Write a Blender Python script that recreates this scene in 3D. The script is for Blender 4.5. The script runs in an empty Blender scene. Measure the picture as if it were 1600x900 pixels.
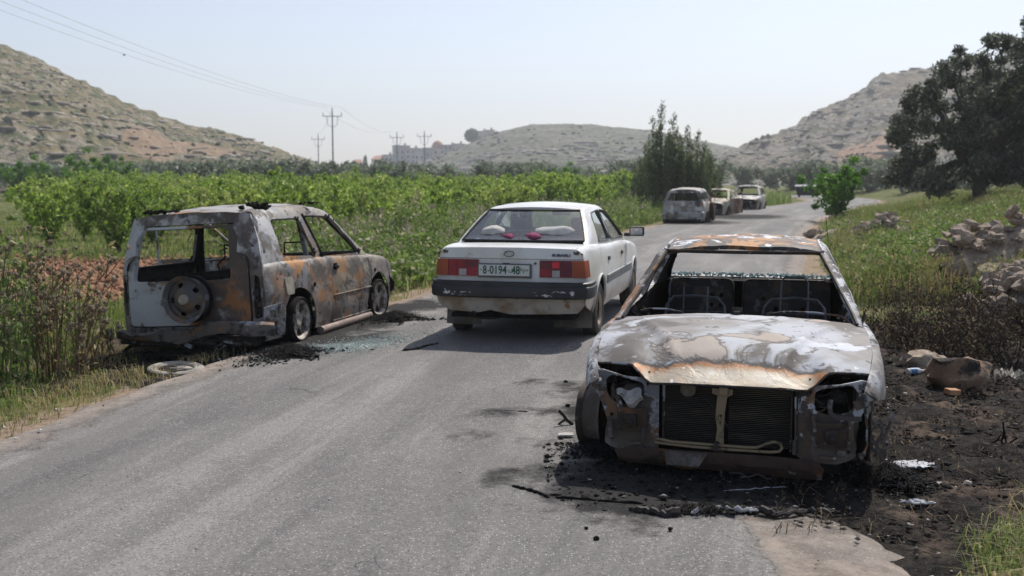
import bpy, bmesh, math, random
import numpy as np
from mathutils import Vector, Matrix, noise as mnoise
from mathutils.geometry import delaunay_2d_cdt
R = math.radians
PI = math.pi
SC = bpy.context.scene
COL = SC.collection

# ---------------------------------------------------------------- camera
FPX, CX, CY, HOR, CAMZ = 1650.0, 800.0, 450.0, 280.0, 1.70
PITCH = math.atan((CY - HOR) / FPX)
cam_data = bpy.data.cameras.new('camera')
cam = bpy.data.objects.new('camera', cam_data); COL.objects.link(cam)
cam_data.sensor_width = 36.0
cam_data.lens = FPX / 1600 * 36
cam_data.clip_start = 0.1; cam_data.clip_end = 8000
cam.location = (0, 0, CAMZ)
cam.rotation_euler = (PI / 2 - PITCH, 0, 0)
cam_data.dof.use_dof = True
cam_data.dof.focus_distance = 6.6
cam_data.dof.aperture_fstop = 3.2
SC.camera = cam

# ---------------------------------------------------------------- sky and sun
SUN_EL, SUN_AZ = 52.0, 27.0            # azimuth clockwise from +Y
world = bpy.data.worlds.new('World'); SC.world = world; world.use_nodes = True
wn = world.node_tree.nodes; wl = world.node_tree.links
sky = wn.new('ShaderNodeTexSky'); sky.sky_type = 'NISHITA'; sky.sun_disc = False
sky.sun_elevation = R(SUN_EL); sky.sun_rotation = R(SUN_AZ)
sky.air_density = 1.0; sky.dust_density = 1.4; sky.ozone_density = 1.5; sky.altitude = 400
hsn = wn.new('ShaderNodeHueSaturation'); hsn.inputs['Saturation'].default_value = .72; wl.new(sky.outputs[0], hsn.inputs['Color'])
stn = wn.new('ShaderNodeMix'); stn.data_type = 'RGBA'; stn.blend_type = 'MULTIPLY'; stn.inputs[0].default_value = 1.0; stn.inputs[7].default_value = (1.0, .975, 1.0, 1); wl.new(hsn.outputs[0], stn.inputs[6]); wl.new(stn.outputs[2], wn['Background'].inputs[0])
wn['Background'].inputs[1].default_value = 0.118
sd = bpy.data.lights.new('sun', 'SUN'); sd.energy = 4.3; sd.angle = R(0.55); sd.color = (1.0, 0.955, 0.885)
sun = bpy.data.objects.new('sun', sd); COL.objects.link(sun)
_sv = Vector((math.sin(R(SUN_AZ)) * math.cos(R(SUN_EL)), math.cos(R(SUN_AZ)) * math.cos(R(SUN_EL)), math.sin(R(SUN_EL))))
sun.rotation_euler = _sv.to_track_quat('Z', 'Y').to_euler(); sun.location = (30, 40, 60)
SC.view_settings.view_transform = 'Standard'; SC.view_settings.look = 'None'
SC.view_settings.exposure = 0.22; SC.view_settings.gamma = 1.0
SC.render.engine = 'CYCLES'
SC.cycles.max_bounces = 8; SC.cycles.transparent_max_bounces = 12; SC.cycles.volume_bounces = 0
SC.cycles.caustics_reflective = False; SC.cycles.caustics_refractive = False
try:
    SC.cycles.use_denoising = True; SC.cycles.denoiser = 'OPENIMAGEDENOISE'
except Exception: pass

# ---------------------------------------------------------------- picture <-> ground
def ray(u, v):
    d = Vector(((u - CX) / FPX, 1.0, (CY - v) / FPX))
    c, s = math.cos(PITCH), math.sin(PITCH)
    return Vector((d.x, c * d.y + s * d.z, -s * d.y + c * d.z))
def G(u, v, z=0.0):
    d = ray(u, v); t = (z - CAMZ) / d.z
    return Vector((d.x * t, d.y * t, z))
def atY(u, v, Y):
    d = ray(u, v); t = Y / d.y
    return Vector((d.x * t, Y, CAMZ + d.z * t))

# ---------------------------------------------------------------- maths
def curve(pts):
    xs = np.array([p[0] for p in pts], float); ys = np.array([p[1] for p in pts], float)
    if xs[0] > xs[-1]: xs, ys = xs[::-1], ys[::-1]
    h = np.diff(xs); d = np.diff(ys) / h; m = np.zeros(len(xs))
    m[0] = d[0]; m[-1] = d[-1]
    for i in range(1, len(xs) - 1):
        if d[i - 1] * d[i] > 0:
            w1 = 2 * h[i] + h[i - 1]; w2 = h[i] + 2 * h[i - 1]
            m[i] = (w1 + w2) / (w1 / d[i - 1] + w2 / d[i])
    def f(x):
        if x <= xs[0]: return float(ys[0] + (x - xs[0]) * m[0])
        if x >= xs[-1]: return float(ys[-1] + (x - xs[-1]) * m[-1])
        i = int(np.searchsorted(xs, x)) - 1; i = max(0, i); t = (x - xs[i]) / h[i]
        return float((2*t**3-3*t*t+1)*ys[i] + (t**3-2*t*t+t)*h[i]*m[i] + (-2*t**3+3*t*t)*ys[i+1] + (t**3-t*t)*h[i]*m[i+1])
    return f
def lin(pts):
    xs = [p[0] for p in pts]; ys = [p[1] for p in pts]
    if xs[0] > xs[-1]: xs, ys = xs[::-1], ys[::-1]
    return lambda x: float(np.interp(x, xs, ys))
def sst(a, b, x):
    t = min(1, max(0, (x - a) / (b - a))); return t * t * (3 - 2 * t)
def nsst(a, b, x):
    t = np.clip((x - a) / (b - a), 0, 1); return t * t * (3 - 2 * t)
def nz(x, y, z=0.0, o=3):
    return mnoise.fractal(Vector((x, y, z)), 0.6, 2.0, o)

# ---------------------------------------------------------------- objects
def tag(o, label=None, cat=None, group=None, kind=None):
    if label: o['label'] = label
    if cat: o['category'] = cat
    if group: o['group'] = group
    if kind: o['kind'] = kind
    return o
def empty(name, loc=(0, 0, 0), rz=0, parent=None, rx=0, ry=0):
    o = bpy.data.objects.new(name, None); COL.objects.link(o)
    o.location = loc; o.rotation_euler = (rx, ry, rz); o.empty_display_size = .1
    if parent: o.parent = parent
    return o
def link(name, me, parent=None):
    o = bpy.data.objects.new(name, me); COL.objects.link(o)
    if parent: o.parent = parent
    return o
def mesh_obj(name, V, F, mats, parent=None, smooth=32, mi=None):
    me = bpy.data.meshes.new(name)
    me.from_pydata([tuple(v) for v in V], [], F)
    for m in (mats if isinstance(mats, (list, tuple)) else [mats]): me.materials.append(m)
    if mi is not None: me.polygons.foreach_set('material_index', mi)
    if smooth:
        me.polygons.foreach_set('use_smooth', [True] * len(me.polygons))
        me.update()
        if smooth < 180: me.set_sharp_from_angle(angle=R(smooth))
    me.update()
    return link(name, me, parent)
def np_mesh(name, V, T, mat, parent=None, attrs=None, smooth=False, doobj=True):
    """fast triangle / quad mesh from numpy arrays"""
    V = np.asarray(V, np.float32); T = np.asarray(T, np.int32); k = T.shape[1]
    me = bpy.data.meshes.new(name)
    me.vertices.add(len(V)); me.vertices.foreach_set('co', V.ravel())
    me.loops.add(T.size); me.loops.foreach_set('vertex_index', T.ravel())
    me.polygons.add(len(T)); me.polygons.foreach_set('loop_start', np.arange(0, T.size, k, dtype=np.int32))
    if smooth: me.polygons.foreach_set('use_smooth', np.ones(len(T), bool))
    for n, a in (attrs or {}).items():
        at = me.attributes.new(n, 'FLOAT', 'POINT'); at.data.foreach_set('value', np.asarray(a, np.float32))
    for m in (mat if isinstance(mat, (list, tuple)) else [mat]): me.materials.append(m)
    me.update(calc_edges=True)
    return link(name, me, parent) if doobj else me

class MB:
    """collects simple solids into one mesh"""
    def __init__(s): s.V = []; s.F = []
    def add(s, V, F):
        n = len(s.V); s.V += [Vector(v) for v in V]; s.F += [[i + n for i in f] for f in F]; return s
    def box(s, x0, x1, y0, y1, z0, z1, M=None):
        P = [Vector(p) for p in ((x0,y0,z0),(x1,y0,z0),(x1,y1,z0),(x0,y1,z0),(x0,y0,z1),(x1,y0,z1),(x1,y1,z1),(x0,y1,z1))]
        if M is not None: P = [M @ p for p in P]
        return s.add(P, [(0,3,2,1),(4,5,6,7),(0,1,5,4),(1,2,6,5),(2,3,7,6),(3,0,4,7)])
    def cbox(s, c, d, rot=(0, 0, 0)):
        from mathutils import Euler
        M = Matrix.Translation(c) @ Euler(rot).to_matrix().to_4x4()
        return s.box(-d[0]/2, d[0]/2, -d[1]/2, d[1]/2, -d[2]/2, d[2]/2, M)
    def tube(s, path, r, n=8, closed=False, cap=True):
        path = [Vector(p) for p in path]; L = len(path); rr = r if isinstance(r, (list, tuple)) else [r] * L
        V = []; prev = None
        for i, p in enumerate(path):
            a = path[(i - 1) % L] if (closed or i > 0) else p; b = path[(i + 1) % L] if (closed or i < L - 1) else p
            t = (b - a); t = t.normalized() if t.length > 1e-9 else Vector((0, 0, 1))
            if prev is None:
                nn = t.cross(Vector((0, 0, 1)));
                if nn.length < .1: nn = t.cross(Vector((1, 0, 0)))
            else: nn = prev - t * prev.dot(t)
            nn.normalize(); prev = nn; bb = t.cross(nn)
            for k in range(n):
                a_ = 2 * PI * k / n; V.append(p + (nn * math.cos(a_) + bb * math.sin(a_)) * rr[i])
        F = []
        for i in range(L if closed else L - 1):
            j = (i + 1) % L
            for k in range(n):
                k2 = (k + 1) % n; F.append((i*n+k, i*n+k2, j*n+k2, j*n+k))
        if not closed and cap: F += [tuple(range(n))[::-1], tuple((L - 1) * n + k for k in range(n))]
        return s.add(V, F)
    def sweep(s, path, prof, up=(0, 0, 1), cap=True, closedprof=True):
        """prof: list of (a,b): a along side vector, b along up"""
        path = [Vector(p) for p in path]; L = len(path); n = len(prof); V = []; up = Vector(up)
        for i, p in enumerate(path):
            t = (path[min(i + 1, L - 1)] - path[max(i - 1, 0)]).normalized(); sd_ = t.cross(up).normalized()
            for a, b in prof: V.append(p + sd_ * a + up * b)
        F = []; m = n if closedprof else n - 1
        for i in range(L - 1):
            for k in range(m):
                k2 = (k + 1) % n; F.append((i*n+k, (i+1)*n+k, (i+1)*n+k2, i*n+k2))
        if cap and closedprof: F += [tuple(range(n)), tuple((L - 1) * n + k for k in range(n))[::-1]]
        return s.add(V, F)
    def lathe(s, prof, c=(0, 0, 0), axis='x', n=28, closed=True):
        """prof: (axial, radius)"""
        V = []; m = len(prof); c = Vector(c)
        for k in range(n):
            a = 2 * PI * k / n
            for (h, r) in prof:
                q = (h, r*math.cos(a), r*math.sin(a)) if axis == 'x' else ((r*math.cos(a), h, r*math.sin(a)) if axis == 'y' else (r*math.cos(a), r*math.sin(a), h))
                V.append(c + Vector(q))
        F = []
        for k in range(n):
            k2 = (k + 1) % n
            for i in range(m if closed else m - 1):
                j = (i + 1) % m; F.append((k*m+i, k2*m+i, k2*m+j, k*m+j))
        return s.add(V, F)
    def ico(s, c, rad, sub=2, sc=(1, 1, 1), rough=0.0, seed=0, M=None):
        b = bmesh.new(); bmesh.ops.create_icosphere(b, subdivisions=sub, radius=1)
        V = []
        for v in b.verts:
            d = 1 + rough * mnoise.fractal(v.co * 1.6 + Vector((seed * 7.3, seed, -seed)), .8, 2, 3)
            p = Vector((v.co.x*sc[0], v.co.y*sc[1], v.co.z*sc[2])) * rad * d
            if M is not None: p = M @ p
            V.append(p + Vector(c))
        F = [[v.index for v in f.verts] for f in b.faces]; b.free()
        return s.add(V, F)
    def build(s, name, mat, parent=None, smooth=32, fix=True):
        o = mesh_obj(name, s.V, s.F, mat, parent, 0)
        me = o.data
        if fix:
            b = bmesh.new(); b.from_mesh(me); bmesh.ops.recalc_face_normals(b, faces=b.faces); b.to_mesh(me); b.free()
        if smooth:
            me.polygons.foreach_set('use_smooth', [True] * len(me.polygons)); me.update(); me.set_sharp_from_angle(angle=R(smooth))
        return o
def bevel(o, w=.006, seg=2):
    m = o.modifiers.new('bevel', 'BEVEL'); m.width = w; m.segments = seg; m.limit_method = 'ANGLE'; m.angle_limit = R(40); return o

# ---------------------------------------------------------------- panels cut out of a curved surface
def inpoly(P, poly):
    P = np.asarray(P); x, y = P[:, 0], P[:, 1]; ins = np.zeros(len(P), bool); n = len(poly); j = n - 1
    for i in range(n):
        xi, yi = poly[i]; xj, yj = poly[j]
        if yi != yj:
            c = ((yi > y) != (yj > y)) & (x < (xj - xi) * (y - yi) / (yj - yi) + xi); ins ^= c
        j = i
    return ins
def resample(poly, step):
    out = []; n = len(poly)
    for i in range(n):
        a = poly[i]; b = poly[(i + 1) % n]; L = math.hypot(b[0]-a[0], b[1]-a[1]); k = max(1, int(round(L / step)))
        for q in range(k): out.append((a[0] + (b[0]-a[0])*q/k, a[1] + (b[1]-a[1])*q/k))
    return out
def rnd(pts, r, n=5):
    """round the corners of a polygon"""
    out = []; L = len(pts); rr = r if isinstance(r, (list, tuple)) else [r] * L
    for i in range(L):
        p = Vector(pts[i]); a = Vector(pts[i - 1]); b = Vector(pts[(i + 1) % L]); q = rr[i]
        if q <= 0: out.append(tuple(p)); continue
        da = (a - p); db = (b - p); d = min(q, da.length * .45, db.length * .45)
        p0 = p + da.normalized() * d; p1 = p + db.normalized() * d
        for k in range(n + 1):
            t = k / n; w = p0 * (1-t)**2 + p * 2*t*(1-t) + p1 * t*t; out.append((w.x, w.y))
    return out
def circ(cx, cy, rx, ry=None, n=20, a0=0, a1=360):
    ry = ry or rx; full = abs(a1 - a0) >= 360
    return [(cx + rx * math.cos(R(a0 + (a1 - a0) * k / (n if full else n - 1))), cy + ry * math.sin(R(a0 + (a1 - a0) * k / (n if full else n - 1)))) for k in range(n)]
def panel(name, outline, fmap, mats, parent=None, holes=(), step=.06, thick=.012, out=(0, 0, 1), rows=(), bump=0, bsc=3.0, seed=0, smooth=30):
    loops = [resample(outline, step)] + [resample(h, step * .7) for h in holes]
    pts = []; edges = []
    for lp in loops:
        n0 = len(pts); pts += lp; edges += [(n0 + i, n0 + (i + 1) % len(lp)) for i in range(len(lp))]
    A = np.array(loops[0]); lo = A.min(0); hi = A.max(0)
    gx = np.arange(lo[0] + step * .5, hi[0], step); gy = np.arange(lo[1] + step * .5, hi[1], step)
    gp = np.array([(x, y) for x in gx for y in gy] + [tuple(r) for r in rows]) if len(gx) * len(gy) + len(rows) else np.zeros((0, 2))
    if len(gp):
        k = inpoly(gp, loops[0])
        for h in loops[1:]: k &= ~inpoly(gp, h)
        gp = gp[k]; B = np.array(pts)
        if len(gp):
            d = np.sqrt(((gp[:, None, :] - B[None]) ** 2).sum(2)).min(1); gp = gp[d > step * .42]
    allp = [Vector(p) for p in pts] + [Vector((float(p[0]), float(p[1]))) for p in gp]
    r = delaunay_2d_cdt(allp, edges, [], 0, 1e-5)
    V2 = np.array([(v.x, v.y) for v in r[0]]); T = [tuple(f) for f in r[2]]
    C = np.array([V2[list(f)].mean(0) for f in T]); k = inpoly(C, loops[0])
    for h in loops[1:]: k &= ~inpoly(C, h)
    T = [t for t, q in zip(T, k) if q]
    V = [Vector(fmap(float(p[0]), float(p[1]))) for p in V2]
    return shell(name, V, T, mats, parent, thick, out, bump, bsc, seed, smooth)
def shell(name, V, T, mats, parent, thick, out, bump=0, bsc=3.0, seed=0, smooth=30):
    NV = [Vector((0, 0, 0)) for _ in V]; tot = Vector((0, 0, 0)); out = Vector(out)
    for t in T:
        n = (V[t[1]] - V[t[0]]).cross(V[t[2]] - V[t[0]])
        for i in t: NV[i] += n
        tot += n
    if tot.dot(out) < 0:
        T = [tuple(reversed(t)) for t in T]; NV = [-n for n in NV]
    used = sorted({i for t in T for i in t}); ix = {a: b for b, a in enumerate(used)}
    V = [V[i] for i in used]; NV = [NV[i].normalized() for i in used]; T = [tuple(ix[i] for i in t) for t in T]
    if bump:
        V = [v + n * (mnoise.fractal(v * bsc + Vector((seed, seed * 3.1, 0)), .7, 2, 3) * bump) for v, n in zip(V, NV)]
    n = len(V); W = V + [v - m * thick for v, m in zip(V, NV)]
    F = list(T) + [tuple(i + n for i in reversed(t)) for t in T]; mi = [0] * len(T) + [1] * len(T)
    cnt = {}
    for t in T:
        for a, b in zip(t, t[1:] + t[:1]): cnt[(a, b)] = 1
    for (a, b) in cnt:
        if (b, a) not in cnt: F.append((a, a + n, b + n, b)); mi.append(0)
    m = list(mats) if isinstance(mats, (list, tuple)) else [mats, mats]
    return mesh_obj(name, W, F, m, parent, smooth, mi)
def gpatch(name, f, nu, nv, mats, parent=None, thick=.012, out=(0, 0, 1), bump=0, bsc=3., seed=0, smooth=30, u0=-1, u1=1, v0=0, v1=1):
    V = [Vector(f(u0 + (u1 - u0) * i / nu, v0 + (v1 - v0) * j / nv)) for j in range(nv + 1) for i in range(nu + 1)]
    T = []
    for j in range(nv):
        for i in range(nu):
            a = j * (nu + 1) + i; T += [(a, a + 1, a + nu + 2), (a, a + nu + 2, a + nu + 1)]
    return shell(name, V, T, mats, parent, thick, out, bump, bsc, seed, smooth)
def text_mesh(name, s, size, mat, parent, loc, rot, depth=.002, sx=1.0, bold=0.0):
    cu = bpy.data.curves.new(name, 'FONT'); cu.body = s; cu.size = size; cu.extrude = depth; cu.align_x = 'CENTER'; cu.align_y = 'CENTER'
    cu.resolution_u = 3; cu.offset = bold
    t = bpy.data.objects.new(name, cu); COL.objects.link(t)
    bpy.context.view_layer.update()
    me = bpy.data.meshes.new_from_object(t.evaluated_get(bpy.context.evaluated_depsgraph_get()))
    bpy.data.objects.remove(t); bpy.data.curves.remove(cu)
    me.materials.clear(); me.materials.append(mat); me.name = name
    o = link(name, me, parent); o.location = loc; o.rotation_euler = rot; o.scale = (sx, 1, 1); return o

# ---------------------------------------------------------------- materials
class NB:
    def __init__(s, name):
        s.m = bpy.data.materials.new(name); s.m.use_nodes = True; s.t = s.m.node_tree; s.n = s.t.nodes; s.l = s.t.links
        s.b = s.n['Principled BSDF']; s.tc = s.n.new('ShaderNodeTexCoord'); s.co = s.tc.outputs['Object']
    def put(s, inp, v):
        if isinstance(v, bpy.types.NodeSocket): s.l.new(v, inp)
        elif isinstance(v, (tuple, list)) and len(v) == 3 and inp.type == 'RGBA': inp.default_value = (*v, 1)
        else: inp.default_value = v
    def math(s, op, a, b=0.0, c=None, clamp=False):
        n = s.n.new('ShaderNodeMath'); n.operation = op; n.use_clamp = clamp
        s.put(n.inputs[0], a); s.put(n.inputs[1], b)
        if c is not None: s.put(n.inputs[2], c)
        return n.outputs[0]
    def ss(s, x, lo, hi, a=0.0, b=1.0):
        n = s.n.new('ShaderNodeMapRange'); n.interpolation_type = 'SMOOTHSTEP'
        s.put(n.inputs['Value'], x); s.put(n.inputs['From Min'], lo); s.put(n.inputs['From Max'], hi); s.put(n.inputs['To Min'], a); s.put(n.inputs['To Max'], b)
        return n.outputs[0]
    def vec(s, scale=(1, 1, 1), off=(0, 0, 0), rot=(0, 0, 0), co=None):
        n = s.n.new('ShaderNodeMapping'); s.l.new(co or s.co, n.inputs[0]); n.inputs['Scale'].default_value = scale; n.inputs['Location'].default_value = off; n.inputs['Rotation'].default_value = rot
        return n.outputs[0]
    def noise(s, sc, det=5, rough=.6, dist=0, vec=None, seed=0.0, col=False):
        n = s.n.new('ShaderNodeTexNoise'); n.inputs['Scale'].default_value = sc; n.inputs['Detail'].default_value = det
        n.inputs['Roughness'].default_value = rough; n.inputs['Distortion'].default_value = dist
        s.l.new(vec or s.vec(off=(seed, seed * 1.7, seed * .6)), n.inputs['Vector']); return n.outputs['Color' if col else 'Fac']
    def vor(s, sc, feat='F1', vec=None, out='Distance', rnd_=1.0):
        n = s.n.new('ShaderNodeTexVoronoi'); n.feature = feat; n.inputs['Scale'].default_value = sc; n.inputs['Randomness'].default_value = rnd_
        s.l.new(vec or s.co, n.inputs['Vector']); return n.outputs[out]
    def mix(s, f, a, b):
        n = s.n.new('ShaderNodeMix'); n.data_type = 'RGBA'; s.put(n.inputs[0], f); s.put(n.inputs[6], a); s.put(n.inputs[7], b); return n.outputs[2]
    def mixf(s, f, a, b):
        n = s.n.new('ShaderNodeMix'); n.data_type = 'FLOAT'; s.put(n.inputs[0], f); s.put(n.inputs[2], a); s.put(n.inputs[3], b); return n.outputs[0]
    def attr(s, name):
        n = s.n.new('ShaderNodeAttribute'); n.attribute_name = name; return n.outputs['Fac']
    def sep(s, co=None):
        n = s.n.new('ShaderNodeSeparateXYZ'); s.l.new(co or s.co, n.inputs[0]); return n.outputs
    def bump(s, h, strength=.5, dist=.01):
        n = s.n.new('ShaderNodeBump'); n.inputs['Strength'].default_value = strength; n.inputs['Distance'].default_value = dist
        s.put(n.inputs['Height'], h); s.l.new(n.outputs[0], s.b.inputs['Normal']); return n
    def done(s, col, rough=.6, metal=0.0, spec=.5):
        s.put(s.b.inputs['Base Color'], col); s.put(s.b.inputs['Roughness'], rough); s.put(s.b.inputs['Metallic'], metal); s.b.inputs['Specular IOR Level'].default_value = spec
        return s.m
def plain(name, col, rough=.6, metal=0, var=.25, sc=6, bump=0.0, bsc=40, spec=.5, coat=0):
    b = NB(name); f = b.noise(sc, 6); c = b.mix(b.ss(f, .3, .7), tuple(x * (1 - var) for x in col), tuple(min(1, x * (1 + var)) for x in col))
    if bump: b.bump(b.noise(bsc, 4), bump, .01)
    if coat: b.b.inputs['Coat Weight'].default_value = coat; b.b.inputs['Coat Roughness'].default_value = .08
    return b.done(c, b.ss(b.noise(sc * 3, 3), .3, .7, max(0, rough - .08), min(1, rough + .08)), metal, spec)
def layered(name, base, layers, rough=.7, metal=0.0, bump=.25, bsc=30, bdist=.004):
    """layers: dicts col, sc, lo, hi [det, dist, seed, stretch, box, soft, wob, rough, metal, attr, amp]"""
    b = NB(name); col = base if not isinstance(base, tuple) else base
    rg = rough; mt = metal; first = True
    wn_ = b.noise(5, 7, .7, col=True, seed=3.3); hh = None
    for L in layers:
        v = b.vec(scale=L.get('stretch', (1, 1, 1)), off=(L.get('seed', 0), L.get('seed', 0) * 1.3, -L.get('seed', 0) * .7), rot=L.get('rot', (0, 0, 0)))
        if 'attr' in L:
            x = b.math('ADD', b.attr(L['attr']), b.math('MULTIPLY', b.math('SUBTRACT', b.noise(L['sc'], L.get('det', 8), .65, L.get('dist', 0), v), .5), L.get('amp', 1.0)))
        else: x = b.noise(L['sc'], L.get('det', 8), L.get('rgh', .62), L.get('dist', 0), v)
        f = b.ss(x, L['lo'], L['hi'])
        if 'box' in L:
            wob = L.get('wob', .15); so = L.get('soft', .08)
            n = b.n.new('ShaderNodeVectorMath'); n.operation = 'MULTIPLY_ADD'; b.l.new(wn_, n.inputs[0]); n.inputs[1].default_value = (wob * 2,) * 3; n.inputs[2].default_value = (0, 0, 0)
            m = b.n.new('ShaderNodeVectorMath'); m.operation = 'ADD'; b.l.new(n.outputs[0], m.inputs[0]); b.l.new(b.co, m.inputs[1])
            k = b.n.new('ShaderNodeVectorMath'); k.operation = 'SUBTRACT'; b.l.new(m.outputs[0], k.inputs[0]); k.inputs[1].default_value = (wob,) * 3
            s3 = b.sep(k.outputs[0])
            for ax in range(3):
                lo, hi = L['box'][2*ax], L['box'][2*ax+1]
                if lo is not None: f = b.math('MULTIPLY', f, b.ss(s3[ax], lo - so, lo + so))
                if hi is not None: f = b.math('MULTIPLY', f, b.ss(s3[ax], hi - so, hi + so, 1.0, 0.0))
        if 'rim' in L:
            e = b.math('MULTIPLY', b.ss(x, L['lo'] - .022, L['lo'] - .004), b.ss(x, L['lo'] + .004, L['lo'] + .022, 1.0, 0.0))
            if 'box' not in L: col = b.mix(b.math('MULTIPLY', e, .8), col, L['rim'])
        if 'a' in L: f = b.math('MULTIPLY', f, L['a'])
        if 'h' in L: g_ = b.math('MULTIPLY', f, L['h']); hh = g_ if hh is None else b.math('ADD', hh, g_)
        col = b.mix(f, col, L['col'])
        if 'rough' in L: rg = b.mixf(f, rg, L['rough'])
        if 'metal' in L: mt = b.mixf(f, mt, L['metal'])
    if bump:
        q = b.noise(bsc, 6, .7); b.bump(q if hh is None else b.math('ADD', q, hh), bump, bdist)
    return b.done(col, rg, mt)
# ================================================================ LAND
rng = np.random.default_rng(7); random.seed(7)
left_edge = curve([(-30, -10.5), (-6, -6.25), (0, -4.95), (7, -3.4), (8.8, -3.03), (15.4, -1.35), (28, 2.0), (40, 5.6), (58, 12.4), (80, 22.0), (92, 25.6), (104, 26.6), (125, 23), (180, 2), (260, -40)])
def xc(y): return left_edge(y) + 2.85
_ys = np.arange(-60, 300, .5); _xc = np.array([xc(y) for y in _ys]); _sl = np.gradient(_xc, _ys)
def lat(x, y):
    """signed distance from the road's centre line (right positive)"""
    c = np.interp(y, _ys, _xc); s = np.interp(y, _ys, _sl); return (x - c) / np.sqrt(1 + s * s)
def height(x, y):
    x = np.asarray(x, float); y = np.asarray(y, float); d = lat(x, y)
    z = -.035 * np.ones_like(d)
    bank = .78 * nsst(4.2, 9.5, d) * nsst(8, 20, y) * (1 - .5 * nsst(80, 160, y))
    dip = -.10 * nsst(-3.0, -4.2, d)
    return z + bank + dip
def hz(x, y): return float(height(np.array([x]), np.array([y]))[0])

def axis(lo, hi, fine_lo, fine_hi, st, grow):
    a = list(np.arange(fine_lo, fine_hi, st)); x = a[-1]; s = st
    while x < hi: s *= grow; x += s; a.append(x)
    x = fine_lo; s = st
    while x > lo: s *= grow; x -= s; a.insert(0, x)
    return np.array(a)
gx = axis(-2600, 2600, -7, 9, .075, 1.045); gy = axis(-400, 3200, 3.6, 14, .075, 1.03)
X, Y = np.meshgrid(gx, gy); d = lat(X, Y); Z = height(X, Y)
NZ = np.zeros(X.shape); NF = np.zeros(X.shape)
for j in range(X.shape[0]):
    yy = gy[j]
    if yy < -10 or yy > 150: continue
    for i in range(X.shape[1]):
        xx = gx[i]
        if abs(xx) > 90: continue
        NZ[j, i] = nz(xx * .55, yy * .55, 0, 3)
        if yy < 26 and abs(xx) < 22: NF[j, i] = nz(xx * 3.1, yy * 3.1, 5, 3)
# cover masks (kinds of ground, not light)
near_r = nsst(1.9, 2.6, d + NZ * .8)
ash = near_r * nsst(4.3, 5.1, Y + NZ * 1.2 - .25 * np.maximum(0, X - 3)) * nsst(14.5, 11.0, Y + NZ * 2) * nsst(11, 7, X)
soot_suv = nsst(1.9, .9, np.sqrt(((X + 3.0) / 1.35) ** 2 + ((Y - 11.6) / 2.3) ** 2) + NZ * .6)
ash = np.clip(np.maximum(ash, soot_suv), 0, 1)
field = nsst(-6.0, -7.6, d + NZ * .8) * nsst(12.5, 14.5, Y + NZ) * nsst(24.5, 22.5, Y + NZ * .6) * nsst(-60, -40, X)
field2 = nsst(13, 18, d) * nsst(24, 30, Y) * nsst(110, 80, Y)
soil = np.clip(np.maximum(field, field2 * .8), 0, 1)
sand = nsst(3.5, 2.9, np.abs(d) + NZ * .5) * nsst(2.2, 2.6, np.abs(d))
sand = np.clip(sand + near_r * nsst(5.4, 4.4, Y) * nsst(3.8, 3.0, d), 0, 1)
Z = Z + NZ * .05 * nsst(3.2, 5, np.abs(d)) + NF * (ash * .05 * nsst(2.6, 3.2, np.abs(d)) + field * .12 + .012)
far = nsst(150, 420, np.hypot(X, Y)); Z = Z * (1 - far) - .05 * far
nr, nc = X.shape
idx = np.arange(nr * nc).reshape(nr, nc)
Q = np.stack([idx[:-1, :-1], idx[:-1, 1:], idx[1:, 1:], idx[1:, :-1]], -1).reshape(-1, 4)

def ground_mat():
    b = NB('ground_soil_and_grass')
    n1 = b.noise(.9, 8); n2 = b.noise(14, 8, .7); n3 = b.noise(60, 4); nl = b.noise(.12, 5)
    grass = b.mix(b.ss(n2, .35, .7), (.045, .07, .018), (.13, .14, .045))
    grass = b.mix(b.ss(n1, .45, .65), grass, (.22, .18, .09))
    grass = b.mix(b.math('MULTIPLY', b.ss(nl, .45, .62), .6), grass, (.10, .13, .04))
    soil = b.mix(b.ss(n2, .3, .7), (.16, .075, .042), (.30, .165, .10))
    sand_ = b.mix(b.ss(n2, .3, .7), (.20, .145, .10), (.36, .28, .21))
    ash_ = b.mix(b.ss(n2, .35, .65), (.009, .0085, .0085), (.040, .035, .031))
    ash_ = b.mix(b.ss(n3, .62, .72), ash_, (.15, .14, .13))
    ash_ = b.mix(b.math('MULTIPLY', b.ss(b.noise(1.7, 6, seed=4), .50, .62), b.ss(n2, .35, .6)), ash_, (.12, .088, .068))
    c = grass
    def m(name, lo, hi, amp, colr, c):
        return b.mix(b.ss(b.math('ADD', b.attr(name), b.math('MULTIPLY', b.math('SUBTRACT', n2, .5), amp)), lo, hi), c, colr)
    c = m('soil', .35, .65, .9, soil, c); c = m('sand', .35, .65, 1.0, sand_, c); c = m('ash', .3, .6, .9, ash_, c)
    b.bump(b.math('ADD', n2, b.math('MULTIPLY', n3, .5)), .9, .03)
    return b.done(c, 1.0, 0, .08)
ground = np_mesh('ground', np.stack([X, Y, Z], -1).reshape(-1, 3), Q, ground_mat(), attrs=dict(ash=ash.ravel(), soil=soil.ravel(), sand=sand.ravel()), smooth=True)
tag(ground, kind='structure')

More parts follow.
